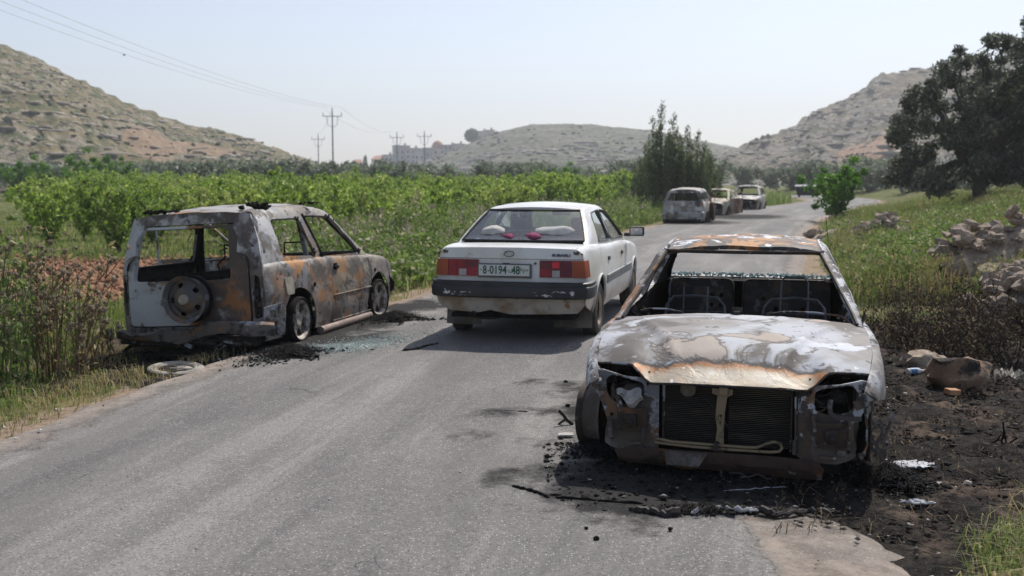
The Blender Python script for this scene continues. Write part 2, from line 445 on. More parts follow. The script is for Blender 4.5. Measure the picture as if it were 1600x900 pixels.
# ---------------------------------------------------------------- road
ry = np.concatenate([np.arange(-12, 3.5, .25), np.arange(3.5, 17, .07), np.arange(17, 60, .4), np.arange(60, 261, 2.)])
rt = np.linspace(-1, 1, 84)
RV = []; SOOT_SHADE = []; DU = []; GL = []; RP = []
def ell(x, y, cx, cy, rx, ry_, a=0.0):
    c, s = math.cos(R(a)), math.sin(R(a)); u = (x - cx) * c + (y - cy) * s; w = -(x - cx) * s + (y - cy) * c
    return 1 - math.sqrt((u / rx) ** 2 + (w / ry_) ** 2)
for y in ry:
    sl = float(np.interp(y, _ys, _sl)); L = math.sqrt(1 + sl * sl); tx, ty = 1 / L, -sl / L
    jl = .10 * nz(y * .9, 3.3) + .03 * nz(y * 3, 8); jr = .15 * nz(y * .6, 9.1) + .03 * nz(y * 2.6, 1) + (.05 * nz(y * 7, 4) if y < 9 else 0)
    wl_ = 2.8 + jl; wr_ = 2.8 + jr - .45 * sst(5.2, 6.4, y) * sst(13, 11, y)
    for t in rt:
        dd = t * (wl_ if t < 0 else wr_); x = xc(y) + dd * tx; yy = y + dd * ty
        n = nz(x * 1.3, yy * 1.3, 2) if y < 18 else 0
        z = .004 + .02 * (1 - t * t) - .045 * sst(.955, 1.0, abs(t)) + .006 * n
        RV.append((x, yy, z))
        s = max(ell(x, yy, 1.2, 5.85, 1.45, .98, 8), ell(x, yy, 1.6, 7.6, 1.7, 1.9, 0), .8 * ell(x, yy, -2.4, 12.0, 1.5, 2.3, -12), .30 * ell(x, yy, .2, 6.6, .6, .7, 30) - .1, .7 * ell(x, yy, -1.35, 13.9, .95, 1.1, 0), .8*ell(x, yy, 7.2, 41.5, 2.2, 3), .8*ell(x, yy, 10.5, 47.5, 2.4, 4.4, -20))  # real soot; the sedan's front patch also paints in its cast shadow
        SOOT_SHADE.append(s + .35 * n * (1 if s > -.6 else 0))
        DU.append(sst(.72, 1.02, abs(t)) + (.9 * sst(5.9, 5.0, yy - .25 * (x - 1)) * sst(1.02, 1.22, x + .05 * n) if y < 8 else 0))
        GL.append(max(ell(x, yy, -1.75, 10.55, .75, .33, 20), -1)); RP.append(dd)
RV = np.array(RV); n0, n1 = len(ry), len(rt); ix = np.arange(n0 * n1).reshape(n0, n1)
RQ = np.stack([ix[:-1, :-1], ix[:-1, 1:], ix[1:, 1:], ix[1:, :-1]], -1).reshape(-1, 4)
def road_mat():
    b = NB('worn_asphalt')
    n1 = b.noise(.55, 6); fine = b.noise(55, 6, .75); n3 = b.noise(240, 3, .8); pat = b.noise(2.2, 8, .7)
    cmb = b.n.new('ShaderNodeCombineXYZ'); b.put(cmb.inputs[0], b.math('MULTIPLY', b.attr('lane'), 1.6)); b.put(cmb.inputs[1], b.math('MULTIPLY', b.sep()[1], .10)); lane = b.noise(1.0, 6, .62, .3, vec=cmb.outputs[0])
    st = b.noise(.5, 5, vec=b.vec(scale=(3.2, .35, 1), rot=(0, 0, R(14))))
    c = b.mix(b.ss(n1, .35, .68), (.140, .136, .133), (.205, .196, .186))
    c = b.mix(b.math('MULTIPLY', b.ss(st, .45, .68), .35), c, (.27, .25, .235)); c = b.mix(b.math('MULTIPLY', b.ss(lane, .50, .62), .65), c, (.29, .275, .255)); c = b.mix(b.math('MULTIPLY', b.ss(lane, .47, .38), .6), c, (.105, .104, .106))
    c = b.mix(b.math('MULTIPLY', b.ss(pat, .52, .66), .45), c, (.12, .115, .11))
    c = b.mix(b.math('MULTIPLY', b.ss(fine, .48, .66), .75), c, (.095, .09, .085))
    c = b.mix(b.math('MULTIPLY', b.ss(b.noise(16, 8, .8, seed=2), .52, .64), .4), c, (.31, .29, .265))
    c = b.mix(b.math('MULTIPLY', b.ss(n3, .60, .70), .7), c, (.44, .42, .39))
    c = b.mix(b.math('MULTIPLY', b.ss(n3, .42, .33), .6), c, (.06, .058, .055))
    vc = b.sep(b.vor(85, out='Color'))[0]; vd = b.vor(85)
    c = b.mix(b.math('MULTIPLY', b.ss(vc, .80, .86), b.ss(vd, .42, .30)), c, (.42, .40, .37)); c = b.mix(b.math('MULTIPLY', b.ss(vc, .22, .16), b.math('MULTIPLY', b.ss(vd, .45, .30), .8)), c, (.055, .052, .05))
    c = b.mix(b.math('MULTIPLY', b.ss(b.noise(.28, 5, vec=b.vec(scale=(2.2, .5, 1), rot=(0, 0, R(14)), off=(3, 1, 0))), .52, .60), .35), c, (.115, .11, .105))
    # fine cracks
    w = b.n.new('ShaderNodeVectorMath'); w.operation = 'MULTIPLY_ADD'; b.l.new(b.noise(1.5, 5, col=True), w.inputs[0]); w.inputs[1].default_value = (.9, .9, 0); b.l.new(b.co, w.inputs[2])
    cr = b.vor(.62, 'DISTANCE_TO_EDGE', w.outputs[0]); crk = b.math('MULTIPLY', b.ss(cr, .0, .007, 1, 0), b.ss(b.noise(.9, 3, seed=25), .57, .66))
    cr2 = b.vor(2.6, 'DISTANCE_TO_EDGE', w.outputs[0]); crk2 = b.math('MULTIPLY', b.ss(cr2, .0, .014, 1, 0), b.ss(b.noise(.6, 4, seed=11), .58, .66))
    crk = b.math('MAXIMUM', crk, crk2)
    dust = b.ss(b.math('ADD', b.attr('dust'), b.math('MULTIPLY', b.math('SUBTRACT', pat, .5), 1.3)), .25, .85)
    c = b.mix(b.math('MULTIPLY', dust, b.ss(b.noise(3.1, 8, .75, seed=9), .30, .62, .9, .45)), c, b.mix(b.ss(b.noise(7, 8, .75), .38, .62), (.20, .155, .12), (.36, .295, .24)))
    c = b.mix(b.math('MULTIPLY', b.math('MULTIPLY', b.ss(dust, .05, .3), b.ss(dust, .7, .4)), b.math('MULTIPLY', b.ss(fine, .40, .6), .75)), c, (.075, .065, .055))
    c = b.mix(b.math('MULTIPLY', crk, .4), c, (.055, .05, .045))
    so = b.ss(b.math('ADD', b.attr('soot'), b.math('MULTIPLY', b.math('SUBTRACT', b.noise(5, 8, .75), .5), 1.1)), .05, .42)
    c = b.mix(b.math('MULTIPLY', so, .93), c, b.mix(b.ss(fine, .46, .70), (.009, .009, .009), (.055, .050, .046)))  # soot colour, taken darker to deepen the shadow under the sedan
    gl = b.ss(b.math('ADD', b.attr('glass'), b.math('MULTIPLY', b.math('SUBTRACT', b.noise(9, 6, .8), .5), 1.2)), .1, .6)
    c = b.mix(b.math('MULTIPLY', gl, .45), c, (.34, .42, .40))
    h = b.math('SUBTRACT', b.math('ADD', fine, b.math('MULTIPLY', n3, .8)), b.math('MULTIPLY', crk, 2.0))
    b.bump(h, .7, .006)
    return b.done(c, b.mixf(so, b.ss(fine, .3, .7, .74, .94), 1.0), 0, .22)
road = np_mesh('road', RV, RQ, road_mat(), attrs=dict(soot=SOOT_SHADE, dust=DU, glass=GL, lane=RP), smooth=True)
tag(road, kind='structure')

# ---------------------------------------------------------------- hills
def hill_mat(name, rock, veg, soil, green=.5, soilcol=(.26, .19, .13)):
    b = NB(name)
    v = b.vec(scale=(.035, .02, .42)); band = b.noise(1.0, 7, .68, .4, v)
    n = b.noise(.10, 8, .7); n2 = b.noise(.55, 6, .72); sh = b.noise(.28, 7, .75, seed=3)
    c = b.mix(b.ss(n2, .35, .65), soil, tuple(x * 1.5 for x in soil))
    rk = b.math('MULTIPLY', b.ss(band, .47, .56), b.ss(n2, .36, .52))
    c = b.mix(rk, c, b.mix(b.ss(n2, .4, .7), tuple(x * .6 for x in rock), rock))
    c = b.mix(b.math('MULTIPLY', b.ss(sh, .56 - .1 * green, .64 - .1 * green), .9), c, veg)
    c = b.mix(b.math('MULTIPLY', b.ss(band, .44, .38), .7), c, tuple(x * 1.2 for x in veg))
    e = b.ss(b.math('ADD', b.attr('cut'), b.math('MULTIPLY', b.math('SUBTRACT', n, .5), .9)), .35, .6)
    c = b.mix(e, c, b.mix(b.ss(n2, .3, .7), soilcol, tuple(x * 1.45 for x in soilcol)))
    b.bump(b.math('ADD', n2, band), .9, 1.2)
    return b.done(c, .95, 0, .1)
def hill(name, ridge, Zr, Zf, mat, seed, cut=(), nu=300, nv=90, rough=1.0, terr=1.0):
    """terrain with a crest line at world distance Zr(u); foot at Zf"""
    us = np.linspace(ridge[0][0], ridge[-1][0], nu); rf = curve(ridge); V = []; CU = []
    for w in np.linspace(0, 1.9, nv):
        for u in us:
            yr = Zr(u); top = atY(u, rf(u), yr); f = (Zf(u) if callable(Zf) else Zf)
            y = f + (yr - f) * w; x = top.x * (y / yr) ** (1.0 if w <= 1 else .6)
            hh = max(0, top.z)
            if w <= 1: s = (w ** 1.12) * (1.06 - .06 * w)
            else: s = 1 - ((w - 1) / .9) ** 1.6
            n = nz(x * .02 + seed, y * .02, 0, 4)
            z = hh * s
            k = min(1, hh * .08) * min(1, 4 * w * abs(1.9 - w))
            z += k * rough * (n * 3.4 * (0.35 + .65 * min(1, abs(1 - w) * 3)) + nz(x * .11, y * .11, seed, 3) * .8 + nz(x * .35, y * .35, seed, 2) * .35)
            tz = 2.0; fr = (z / tz) % 1.0
            z += terr * k * (sst(.25, .75, fr) - fr) * tz * .6
            V.append((x, y, z - 2.5 * (1 if w == 0 else 0)))
            p = 0
            for (cx0, cz0, rx_, rz_, a) in cut:
                if w <= 1:
                    pv = (u - cx0); zz = CY - FPX * math.tan(math.atan((z - CAMZ) / y) + PITCH) if True else 0
                    p = max(p, ell(pv, zz - cz0, 0, 0, rx_, rz_, a) + .5)
            CU.append(p)
    V = np.array(V); i = np.arange(nu * nv).reshape(nv, nu)
    q = np.stack([i[:-1, :-1], i[:-1, 1:], i[1:, 1:], i[1:, :-1]], -1).reshape(-1, 4)
    o = np_mesh(name, V, q, mat, attrs=dict(cut=CU), smooth=False); tag(o, kind='structure'); return V.reshape(nv, nu, 3)
H = {}
m_l = hill_mat('limestone_hill_left', (.40, .35, .275), (.085, .10, .045), (.185, .15, .088), .85)
H['l'] = hill('hill', [(-1500, -120), (-900, -90), (-500, -45), (-200, 10), (0, 72), (60, 94), (120, 126), (200, 164), (270, 188), (350, 209), (430, 234), (480, 250), (520, 264), (600, 277)],
     lambda u: 260 + .10 * max(0, u) , lambda u: 135, m_l, 3, cut=((232, 225, 22, 44, -62), (300, 232, 75, 9, 6)), nv=110, nu=420)
m_c = hill_mat('limestone_hill_middle', (.33, .31, .27), (.065, .08, .048), (.14, .13, .085), .9)
H['c'] = hill('hill.001', [(520, 279), (560, 274), (620, 262), (680, 246), (740, 221), (790, 203), (850, 194), (910, 193), (970, 200), (1030, 207), (1090, 219), (1150, 232), (1230, 250), (1300, 268), (1350, 278)],
     lambda u: 620, lambda u: 400, m_c, 11, nv=70, nu=260, rough=.6, terr=.3)
m_r = hill_mat('limestone_hill_right', (.36, .335, .30), (.08, .09, .055), (.20, .165, .12), .6, (.30, .205, .145))
H['r'] = hill('hill.002', [(1050, 277), (1090, 262), (1130, 244), (1170, 226), (1200, 214), (1245, 196), (1280, 172), (1320, 158), (1355, 138), (1372, 121), (1410, 114), (1460, 104), (1560, 92), (1700, 60), (2000, 20), (2500, 0), (3100, 10)],
     lambda u: 430 - .06 * (u - 1300), lambda u: 240, m_r, 23, cut=((1392, 222, 62, 17, -40), (1340, 236, 40, 8, -15)), nv=110, nu=460, rough=1.5, terr=1.5)
m_f = hill_mat('far_ridge_scrub', (.30, .30, .29), (.06, .08, .055), (.14, .13, .10), .9)
H['f'] = hill('hill.003', [(300, 279), (400, 277), (450, 272), (520, 266), (600, 262), (700, 262), (1000, 240), (1090, 221), (1150, 229), (1220, 236), (1320, 240), (1500, 250), (1700, 262)],
     lambda u: 1000, lambda u: 780, m_f, 31, nv=36, nu=160)

# rocks and scrub strewn over the hills: nobody could count them
def ico_t(sub):
    b = bmesh.new(); bmesh.ops.create_icosphere(b, subdivisions=sub, radius=1)
    v = np.array([tuple(q.co) for q in b.verts]); f = np.array([[q.index for q in g.verts] for g in b.faces]); b.free(); return v, f
def strew(name, grid, n, size, mat, w0, w1, sc, seed, sub=1, pick=None, lift=.2):
    r = np.random.default_rng(seed); nv, nu, _ = grid.shape; iv, it = ico_t(sub); VV = []; TT = []; TI = []
    wmax = int(nv / 1.9)
    for k in range(n):
        w = int(wmax * (w0 + (w1 - w0) * r.random())); u = r.integers(1, nu - 1); p = grid[w, u]
        if p[2] < -1: continue
        if mnoise.noise(Vector((p[0] * .03, p[1] * .03, p[2] * .35 + seed))) < (pick or -.15): continue
        s = size * (.45 + r.random() ** 3 * 2.2); a = r.random() * 6.28
        jit = 1 + .28 * r.standard_normal((len(iv), 1)); q = iv * jit * s * np.array(sc) * (.7 + .6 * r.random(3))
        nbv = grid[w, u + 1] - p; a = math.atan2(nbv[1], nbv[0]) + r.normal(0, .25); c_, s_ = math.cos(a), math.sin(a); q = np.stack([q[:, 0]*c_ - q[:, 1]*s_, q[:, 0]*s_ + q[:, 1]*c_, q[:, 2]], 1)
        b_ = (r.random(), r.random()); nb = grid[w, u + 1] - p
        VV.append(q + p + nb * b_[0] + np.array([0, 0, lift * s])); TT.append(it + len(iv) * (len(VV) - 1)); TI += [r.random()] * len(iv)
    return np_mesh(name, np.concatenate(VV), np.concatenate(TT), mat, attrs=dict(tint=TI))
def tint_mat(name, a, b_, rough=.9, trans=0.0, c=None, spec=.3):
    b = NB(name); t = b.attr('tint'); col = b.mix(t, a, b_)
    if c is not None: col = b.mix(b.ss(t, .80, .84), col, c)
    m = b.done(col, rough, 0, spec)
    if trans:
        tr = b.n.new('ShaderNodeBsdfTranslucent'); mx = b.n.new('ShaderNodeMixShader'); mx.inputs[0].default_value = trans
        hs = b.n.new('ShaderNodeHueSaturation'); hs.inputs['Saturation'].default_value = 1.15; hs.inputs['Value'].default_value = 1.25; b.l.new(col, hs.inputs['Color']); b.l.new(hs.outputs[0], tr.inputs[0])
        b.l.new(b.b.outputs[0], mx.inputs[1]); b.l.new(tr.outputs[0], mx.inputs[2]); b.l.new(mx.outputs[0], b.n['Material Output'].inputs[0])
    return m
m_hrock = tint_mat('hill_limestone', (.22, .19, .16), (.44, .38, .31)); m_scrub = tint_mat('hill_scrub', (.03, .042, .022), (.085, .10, .05))
tag(strew('hill_rocks', H['l'], 7500, .26, m_hrock, .03, .95, (2.6, .9, .5), 1), 'pale limestone boulders strewn over the left hillside', 'boulders', kind='stuff')
tag(strew('hill_scrub', H['l'], 5200, .20, m_scrub, .02, 1.0, (1.2, 1, .75), 2, pick=-.3), 'low dark scrub dotted over the left hillside', 'scrub', kind='stuff')
tag(strew('hill_rocks', H['c'], 2600, .55, m_hrock, .05, .6, (2.8, 1, .4), 3), 'pale rocks strewn over the distant middle hill', 'rocks', kind='stuff')
tag(strew('hill_scrub', H['c'], 1500, .5, m_scrub, .02, 1.0, (1.2, 1, .7), 4, pick=-.4), 'low scrub dotted over the distant middle hill', 'scrub', kind='stuff')
tag(strew('hill_rocks', H['r'], 5600, .42, m_hrock, .03, 1.0, (2.8, 1, .5), 5), 'grey limestone ledges and boulders on the right hillside', 'boulders', kind='stuff')
tag(strew('hill_scrub', H['r'], 3000, .34, m_scrub, .02, 1.0, (1.2, 1, .75), 6, pick=-.3), 'low dark scrub dotted over the right hillside', 'scrub', kind='stuff')

# ================================================================ VEGETATION
def leaves(C, n, size, asp=2.2, up=0.0, seed=0, rad=.3, flat=1.0, shell_=.5, tb=0.0):
    """n leaves round each clump centre (x,y,z,r); diamond quads as 2 triangles"""
    r = np.random.default_rng(seed); C = np.asarray(C, float); N = len(C) * n
    cc = np.repeat(C, n, 0); dr = r.standard_normal((N, 3)); dr /= np.linalg.norm(dr, axis=1)[:, None]
    rr = (shell_ + (1 - shell_) * r.random((N, 1))) * cc[:, 3:4]; P = cc[:, :3] + dr * rr * np.array([1, 1, flat])
    ax = r.standard_normal((N, 3)); ax[:, 2] += up * 2; ax /= np.linalg.norm(ax, axis=1)[:, None]
    bx = np.cross(ax, r.standard_normal((N, 3))); bx /= np.linalg.norm(bx, axis=1)[:, None]
    s = size * (.6 + .8 * r.random((N, 1))); a = ax * s; b_ = bx * s / asp; nn = np.cross(a, b_) / s * .5
    V = np.stack([P - a * .5, P + b_ * .5 + nn * .3, P + a * .5, P - b_ * .5 + nn * .3], 1).reshape(-1, 3)
    i = np.arange(N) * 4; T = np.concatenate([np.stack([i, i+1, i+2], 1), np.stack([i, i+2, i+3], 1)])
    t = np.clip(.5 + .28 * r.standard_normal(N) + tb, 0, 1); return V, T, np.repeat(t, 4)
def join(parts):
    V = []; T = []; A = []; n = 0
    for v, t, a in parts: V.append(v); T.append(t + n); A.append(a); n += len(v)
    return np.concatenate(V), np.concatenate(T), np.concatenate(A)
def blades(P, h, w, lean=.35, seed=0, tb=0.0, tvar=.25, curl=.6, dirn=None):
    """grass blades as 3 triangles; P (N,3); h, w arrays or numbers"""
    r = np.random.default_rng(seed); N = len(P); h = np.broadcast_to(h, N) * (.6 + .7 * r.random(N)); w = np.broadcast_to(w, N)
    a = r.random(N) * 2 * PI; l = lean * r.random(N) * h; dx, dy = np.cos(a) * l, np.sin(a) * l
    if dirn is not None: dx += dirn[0] * h; dy += dirn[1] * h
    a2 = a + PI / 2 + r.standard_normal(N) * .6; wx, wy = np.cos(a2) * w / 2, np.sin(a2) * w / 2
    m = .5; z0 = np.zeros(N)
    V = np.stack([P + np.stack([-wx, -wy, z0 - .02], 1), P + np.stack([wx, wy, z0 - .02], 1),
                  P + np.stack([-wx*.8 + dx*m*(1-curl*.5), -wy*.8 + dy*m*(1-curl*.5), h*.6], 1), P + np.stack([wx*.8 + dx*m*(1-curl*.5), wy*.8 + dy*m*(1-curl*.5), h*.6], 1),
                  P + np.stack([dx*1.3, dy*1.3, h*(1 - .25*lean)], 1)], 1).reshape(-1, 3)
    i = np.arange(N) * 5; T = np.concatenate([np.stack([i, i+1, i+3], 1), np.stack([i, i+3, i+2], 1), np.stack([i+2, i+3, i+4], 1)])
    t = np.clip(.5 + tb + tvar * r.standard_normal(N), 0, 1); return V, T, np.repeat(t, 5)
def tips(P, h, size, n, seed, tb=.0):
    """feathery seed heads at the tops of stems"""
    C = np.concatenate([P + np.array([0, 0, 1.]) * np.asarray(h)[:, None], np.full((len(P), 1), size)], 1); return leaves(C, n, size * .9, 3.2, .9, seed, shell_=0.1, flat=2.0, tb=tb)

m_orch = tint_mat('orchard_leaf', (.13, .21, .042), (.32, .42, .11), .55, .45, (.44, .52, .17))
m_olive = tint_mat('olive_leaf', (.11, .135, .085), (.27, .31, .22), .6, .3)
m_olived = tint_mat('dark_olive_leaf', (.050, .060, .038), (.145, .16, .11), .5, .28, (.25, .26, .21))
m_conif = tint_mat('cypress_leaf', (.05, .075, .036), (.20, .24, .12), .7, .35)
m_bush = tint_mat('fig_leaf', (.06, .15, .02), (.15, .28, .045), .5, .4)
m_bark = plain('bark', (.085, .068, .052), .95, var=.45, sc=9, bump=.8, bsc=18)
m_grass = tint_mat('grass_blade', (.09, .145, .035), (.24, .29, .09), .7, .35, (.44, .38, .21))
m_dry = tint_mat('dry_grass', (.20, .16, .075), (.46, .38, .22), .8, .3, (.16, .24, .06))
m_weed = tint_mat('roadside_weed', (.10, .16, .045), (.26, .33, .11), .7, .35, (.42, .40, .26))
m_burn = tint_mat('scorched_grass', (.018, .014, .011), (.12, .085, .05), .9, .1, (.26, .19, .11))
m_thist = tint_mat('thistle_head', (.16, .13, .09), (.50, .44, .33), .85, .2)

def branch_mesh(name, h, r0, k, spread, seed, fork=.35, crook=.08):
    r = random.Random(seed); mb = MB(); base = [Vector((0, 0, -.15))]; p = Vector((0, 0, -.15)); n = 5; rad = [r0 * 1.35]
    for i in range(1, n + 1):
        p = p + Vector((r.uniform(-1, 1) * crook * h, r.uniform(-1, 1) * crook * h, h * fork / n + .15 / n)); base.append(p.copy()); rad.append(r0 * (1 - .3 * i / n))
    mb.tube(base, rad, 8); ends = []
    for j in range(k):
        a = 2 * PI * j / k + r.uniform(-.4, .4); q = base[-1] - Vector((0, 0, r.uniform(0, .12) * h)); path = [q.copy()]; rd = [r0 * .62]
        tilt = r.uniform(.35, 1.0) * spread
        for i in range(1, 6):
            q = q + Vector((math.cos(a) * tilt, math.sin(a) * tilt, 1)) * (h * (1 - fork) * .19) + Vector((r.uniform(-1, 1), r.uniform(-1, 1), r.uniform(-.5, .5))) * h * .03
            a += r.uniform(-.35, .35); path.append(q.copy()); rd.append(r0 * .62 * (1 - i / 6.2)); ends.append(q.copy())
        mb.tube(path, rd, 6)
        for i in (2, 3, 4):
            e = path[i]; a3 = r.uniform(0, 6.28); e2 = e + Vector((math.cos(a3), math.sin(a3), .7)) * h * .13; mb.tube([e, (e + e2) / 2 + Vector((0, 0, .02 * h)), e2], [rd[i] * .6, rd[i] * .4, rd[i] * .15], 5); ends.append(e2)
    return mb, ends
def make_tree(kind, h, r0, k, spread, seed, leafmat, nl, size, crad, asp=2.2, flat=.8, lowz=None, fork=.35, up=.2, extra=0, name=None, zmax=99):
    mb, ends = branch_mesh('trunk', h, r0, k, spread, seed, fork)
    root = empty(kind); tr = mb.build('trunk', m_bark, root, 60)
    r = random.Random(seed + 5); C = [(e.x, e.y, e.z, crad * r.uniform(.6, 1.25)) for e in ends if e.z > (lowz or 0)]
    for q in range(extra):
        e = r.choice(ends); C.append((e.x + r.gauss(0, crad), e.y + r.gauss(0, crad), max((lowz or .3), e.z + r.gauss(0, crad)), crad * r.uniform(.4, .9)))
    C = [c_ for c_ in C if c_[2] < zmax]
    parts = [leaves(C, nl, size, asp, up, seed, flat=flat, shell_=.25)]
    v, t, a = join(parts); cr = np_mesh('crown', v, t, leafmat, root, dict(tint=a)); return root
def copy_tree(root, loc, rz, sc=1.0, label=None, group=None, cat=None):
    c = root.copy(); COL.objects.link(c); c.location = loc; c.rotation_euler = (0, 0, rz); c.scale = (sc,) * 3 if not isinstance(sc, tuple) else sc
    for ch in list(root.children):
        k = ch.copy(); COL.objects.link(k); k.parent = c
        for g in list(ch.children):
            e = g.copy(); COL.objects.link(e); e.parent = k
    if label: c['label'] = label
    if group: c['group'] = group
    return c

# ---- orchard of young fruit trees
m_orchs = [m_orch, tint_mat('orchard_leaf_deep', (.09, .16, .036), (.24, .33, .08), .55, .45, (.40, .46, .15)), tint_mat('orchard_leaf_yellow', (.16, .22, .05), (.38, .45, .15), .55, .45, (.50, .53, .22))]
protos = [make_tree('orchard_tree', 2.35, .05, 6, .75, 40 + i, m_orchs[(0, 1, 2, 0, 1, 2, 0)[i]], 40, .15, .24, 2.1, 1.1, .35, .16, .6, 26) for i in range(7)]
spots = []; rr_ = random.Random(3)
for yy in np.arange(25.5, 92, 3.5):
    for xx in np.arange(-45, 30, 2.45):
        x = xx + rr_.uniform(-.35, .35) + (.8 if int(yy) % 2 else 0); y = yy + rr_.uniform(-.4, .4)
        dl = float(lat(x, y))
        if dl > -6.2 or x < -.425 * y - .8 or x > 8 + (y - 45) * .1: continue
        if y > 62 and rr_.random() < .35: continue
        spots.append((x, y))
spots.sort(key=lambda p: p[1]); first = True
ORD = ['first', 'second', 'third', 'fourth', 'fifth', 'sixth', 'seventh', 'eighth', 'ninth', 'tenth', 'eleventh', 'twelfth', 'thirteenth', 'fourteenth']
row_of = {}
for x, y in spots: row_of.setdefault(round((y - 25.5) / 3.5), []).append(x)
for k_ in row_of: row_of[k_].sort()
for i, (x, y) in enumerate(spots):
    sc = (rr_.uniform(.50, .76) if rr_.random() < .8 else rr_.uniform(.70, .84)) * (1 + .22 * sst(28, 70, y)); z = hz(x, y) - .02
    lb = 'bright green young fruit tree in the front row of the orchard beside the field' if y < 27.5 else ('leafy green fruit tree in the middle rows of the orchard' if y < 55 else 'small bright green fruit tree in the far rows of the orchard')
    rw = round((y - 25.5) / 3.5); ro = row_of[rw].index(x)
    if rw < 3 and ro < 14: lb = f'leafy green fruit tree, {ORD[ro]} from the left in the {["front", "second", "third"][rw]} row of the orchard'
    if i < 7:
        o = protos[i]; o.location = (x, y, z); o.rotation_euler = (0, 0, rr_.uniform(0, 6.28)); o.scale = (sc * 1.22, sc * 1.22, sc); tag(o, lb, 'fruit tree', 'fruit trees planted in rows in the orchard')
    else: copy_tree(rr_.choice(protos), (x, y, z), rr_.uniform(0, 6.28), (sc * 1.22, sc * 1.22, sc), lb, 'fruit trees planted in rows in the orchard')['category'] = 'fruit tree'
# ---- olive groves behind
po = [make_tree('olive_tree', 4.2, .16, 6, .95, 70 + i, m_olive, 30, .42, .78, 2.0, .75, .9, .22, .1, 18, zmax=3.5) for i in range(4)]
k = 0
def olive(x, y, sc, lb, g):
    global k
    if k < 4: o = po[k]; o.location = (x, y, -.1); o.rotation_euler = (0, 0, rr_.uniform(0, 6)); o.scale = (sc * 1.15, sc * 1.15, sc); tag(o, lb, 'olive tree', g)
    else: o = copy_tree(rr_.choice(po), (x, y, -.1), rr_.uniform(0, 6.28), (sc * 1.15, sc * 1.15, sc), lb, g); o['category'] = 'olive tree'
    k += 1
for yy in (96, 103, 111, 119, 128, 137, 148):
    for u in np.arange(-40, 1010, 6.6 * 1650 / yy):
        x = (u + rr_.uniform(-18, 18) - 800) / 1650 * yy; y = yy + rr_.uniform(-2.5, 2.5)
        if float(lat(x, y)) > -9: continue
        olive(x, y, rr_.uniform(.55, 1.0), 'grey green olive tree in the grove beyond the orchard, left of the road', 'olive trees in the left grove')
for yy in (98, 108, 118, 130, 144):
    for u in np.arange(1010, 1660, 6.2 * 1650 / yy):
        x = (u + rr_.uniform(-15, 15) - 800) / 1650 * yy; y = yy + rr_.uniform(-2.5, 2.5)
        if abs(float(lat(x, y))) < 5: continue
        olive(x, y, rr_.uniform(.75, 1.12), 'dusty olive tree in the grove at the foot of the right hill', 'olive trees in the right grove')
for yy in (58, 66, 75, 85):
    for u in np.arange(1400, 1760, 5.4 * 1650 / yy):
        x = (u + rr_.uniform(-18, 18) - 800) / 1650 * yy; y = yy + rr_.uniform(-2.5, 2.5)
        if float(lat(x, y)) < 11: continue
        olive(x, y, rr_.uniform(.75, 1.05), 'grey green olive tree standing behind the right bank in front of the far grove', 'olive trees behind the right bank')
# ---- large dark olive tree on the right bank
bx = atY(1530, 322, 37.0)
def envelope_olive(seed=9):
    r = random.Random(seed); root = empty('olive_tree'); topf = lin([(-2.95, 2.3), (-2.6, 3.7), (-1.9, 4.7), (-1.2, 5.5), (-.4, 5.4), (.3, 5.9), (.9, 6.3), (1.5, 7.1), (2.3, 6.8), (3.2, 6.2), (3.9, 4.2)])
    C = []
    while len(C) < 285:
        x = r.uniform(-2.95, 3.9); q = 1 - abs((x - .5) / 3.6) ** 2.2; y = r.uniform(-2.6, 2.6) * math.sqrt(max(.05, q)); tp = topf(x) * (1 - .22 * (y / 2.7) ** 2); z = r.uniform(.50 + .25 * q + (.4 if x < -2.4 else 0), tp - .2)
        if mnoise.noise(Vector((x * .8, y * .8, z * .9))) < -.12: continue
        edge = min(tp - z, 1.0); C.append((x, y, z, (.22 + .30 * r.random()) * (.55 + .45 * min(1, edge))))
    mb = MB(); mb.tube([(0, 0, -.2), (.05, 0, .3), (-.04, .03, .7), (.08, 0, 1.15), (.05, 0, 1.6)], [.34, .27, .22, .22, .19], 9)
    mb.tube([(.02, 0, .85), (-.35, .1, 1.3), (-.8, .1, 1.9)], [.15, .12, .09], 7)
    for k in range(0, len(C), 6):
        e = Vector(C[k][:3]); a = Vector((.05, 0, 1.4)) if e.x > -.6 else Vector((-.5, .1, 1.55)); m_ = a.lerp(e, .5) + Vector((r.uniform(-.25, .25), r.uniform(-.25, .25), -.15 + .1 * e.z)); mb.tube([a, a.lerp(m_, .5) + Vector((0, 0, .08)), m_, m_.lerp(e, .6), e], [.08, .065, .045, .028, .01], 5)
    mb.build('trunk', m_bark, root, 60); v, t, a = leaves(C, 250, .16, 2.6, .1, seed, flat=.85, shell_=.1); np_mesh('crown', v, t, m_olived, root, dict(tint=a)); return root
big = envelope_olive()
big.location = (bx.x, 37.0, hz(bx.x, 37) - .05); big.rotation_euler = (0, 0, -.35); big.scale = (1.03, 1.03, 1.10)
tag(big, 'large dark olive tree with a gnarled trunk on the right bank, nearest the road', 'olive tree')
b2x = atY(1700, 322, 41)
o = copy_tree(big, (b2x.x - 1.4, 40, hz(b2x.x, 40)), .5, 1.28, 'dark olive tree behind the largest one, cut by the right edge'); o['category'] = 'olive tree'
# ---- bright green small tree beside the road
p = atY(1303, 345, 43); fig = make_tree('small_tree', 2.75, .06, 7, .80, 21, m_bush, 70, .17, .34, 1.8, .9, .45, .16, .35, 16)
fig.location = (p.x + .22, 43, hz(p.x, 43)); fig.scale = (.86, .9, .80); tag(fig, 'small bright green tree with pale thin trunks at the right road edge', 'tree')
p2 = atY(1275, 335, 46)
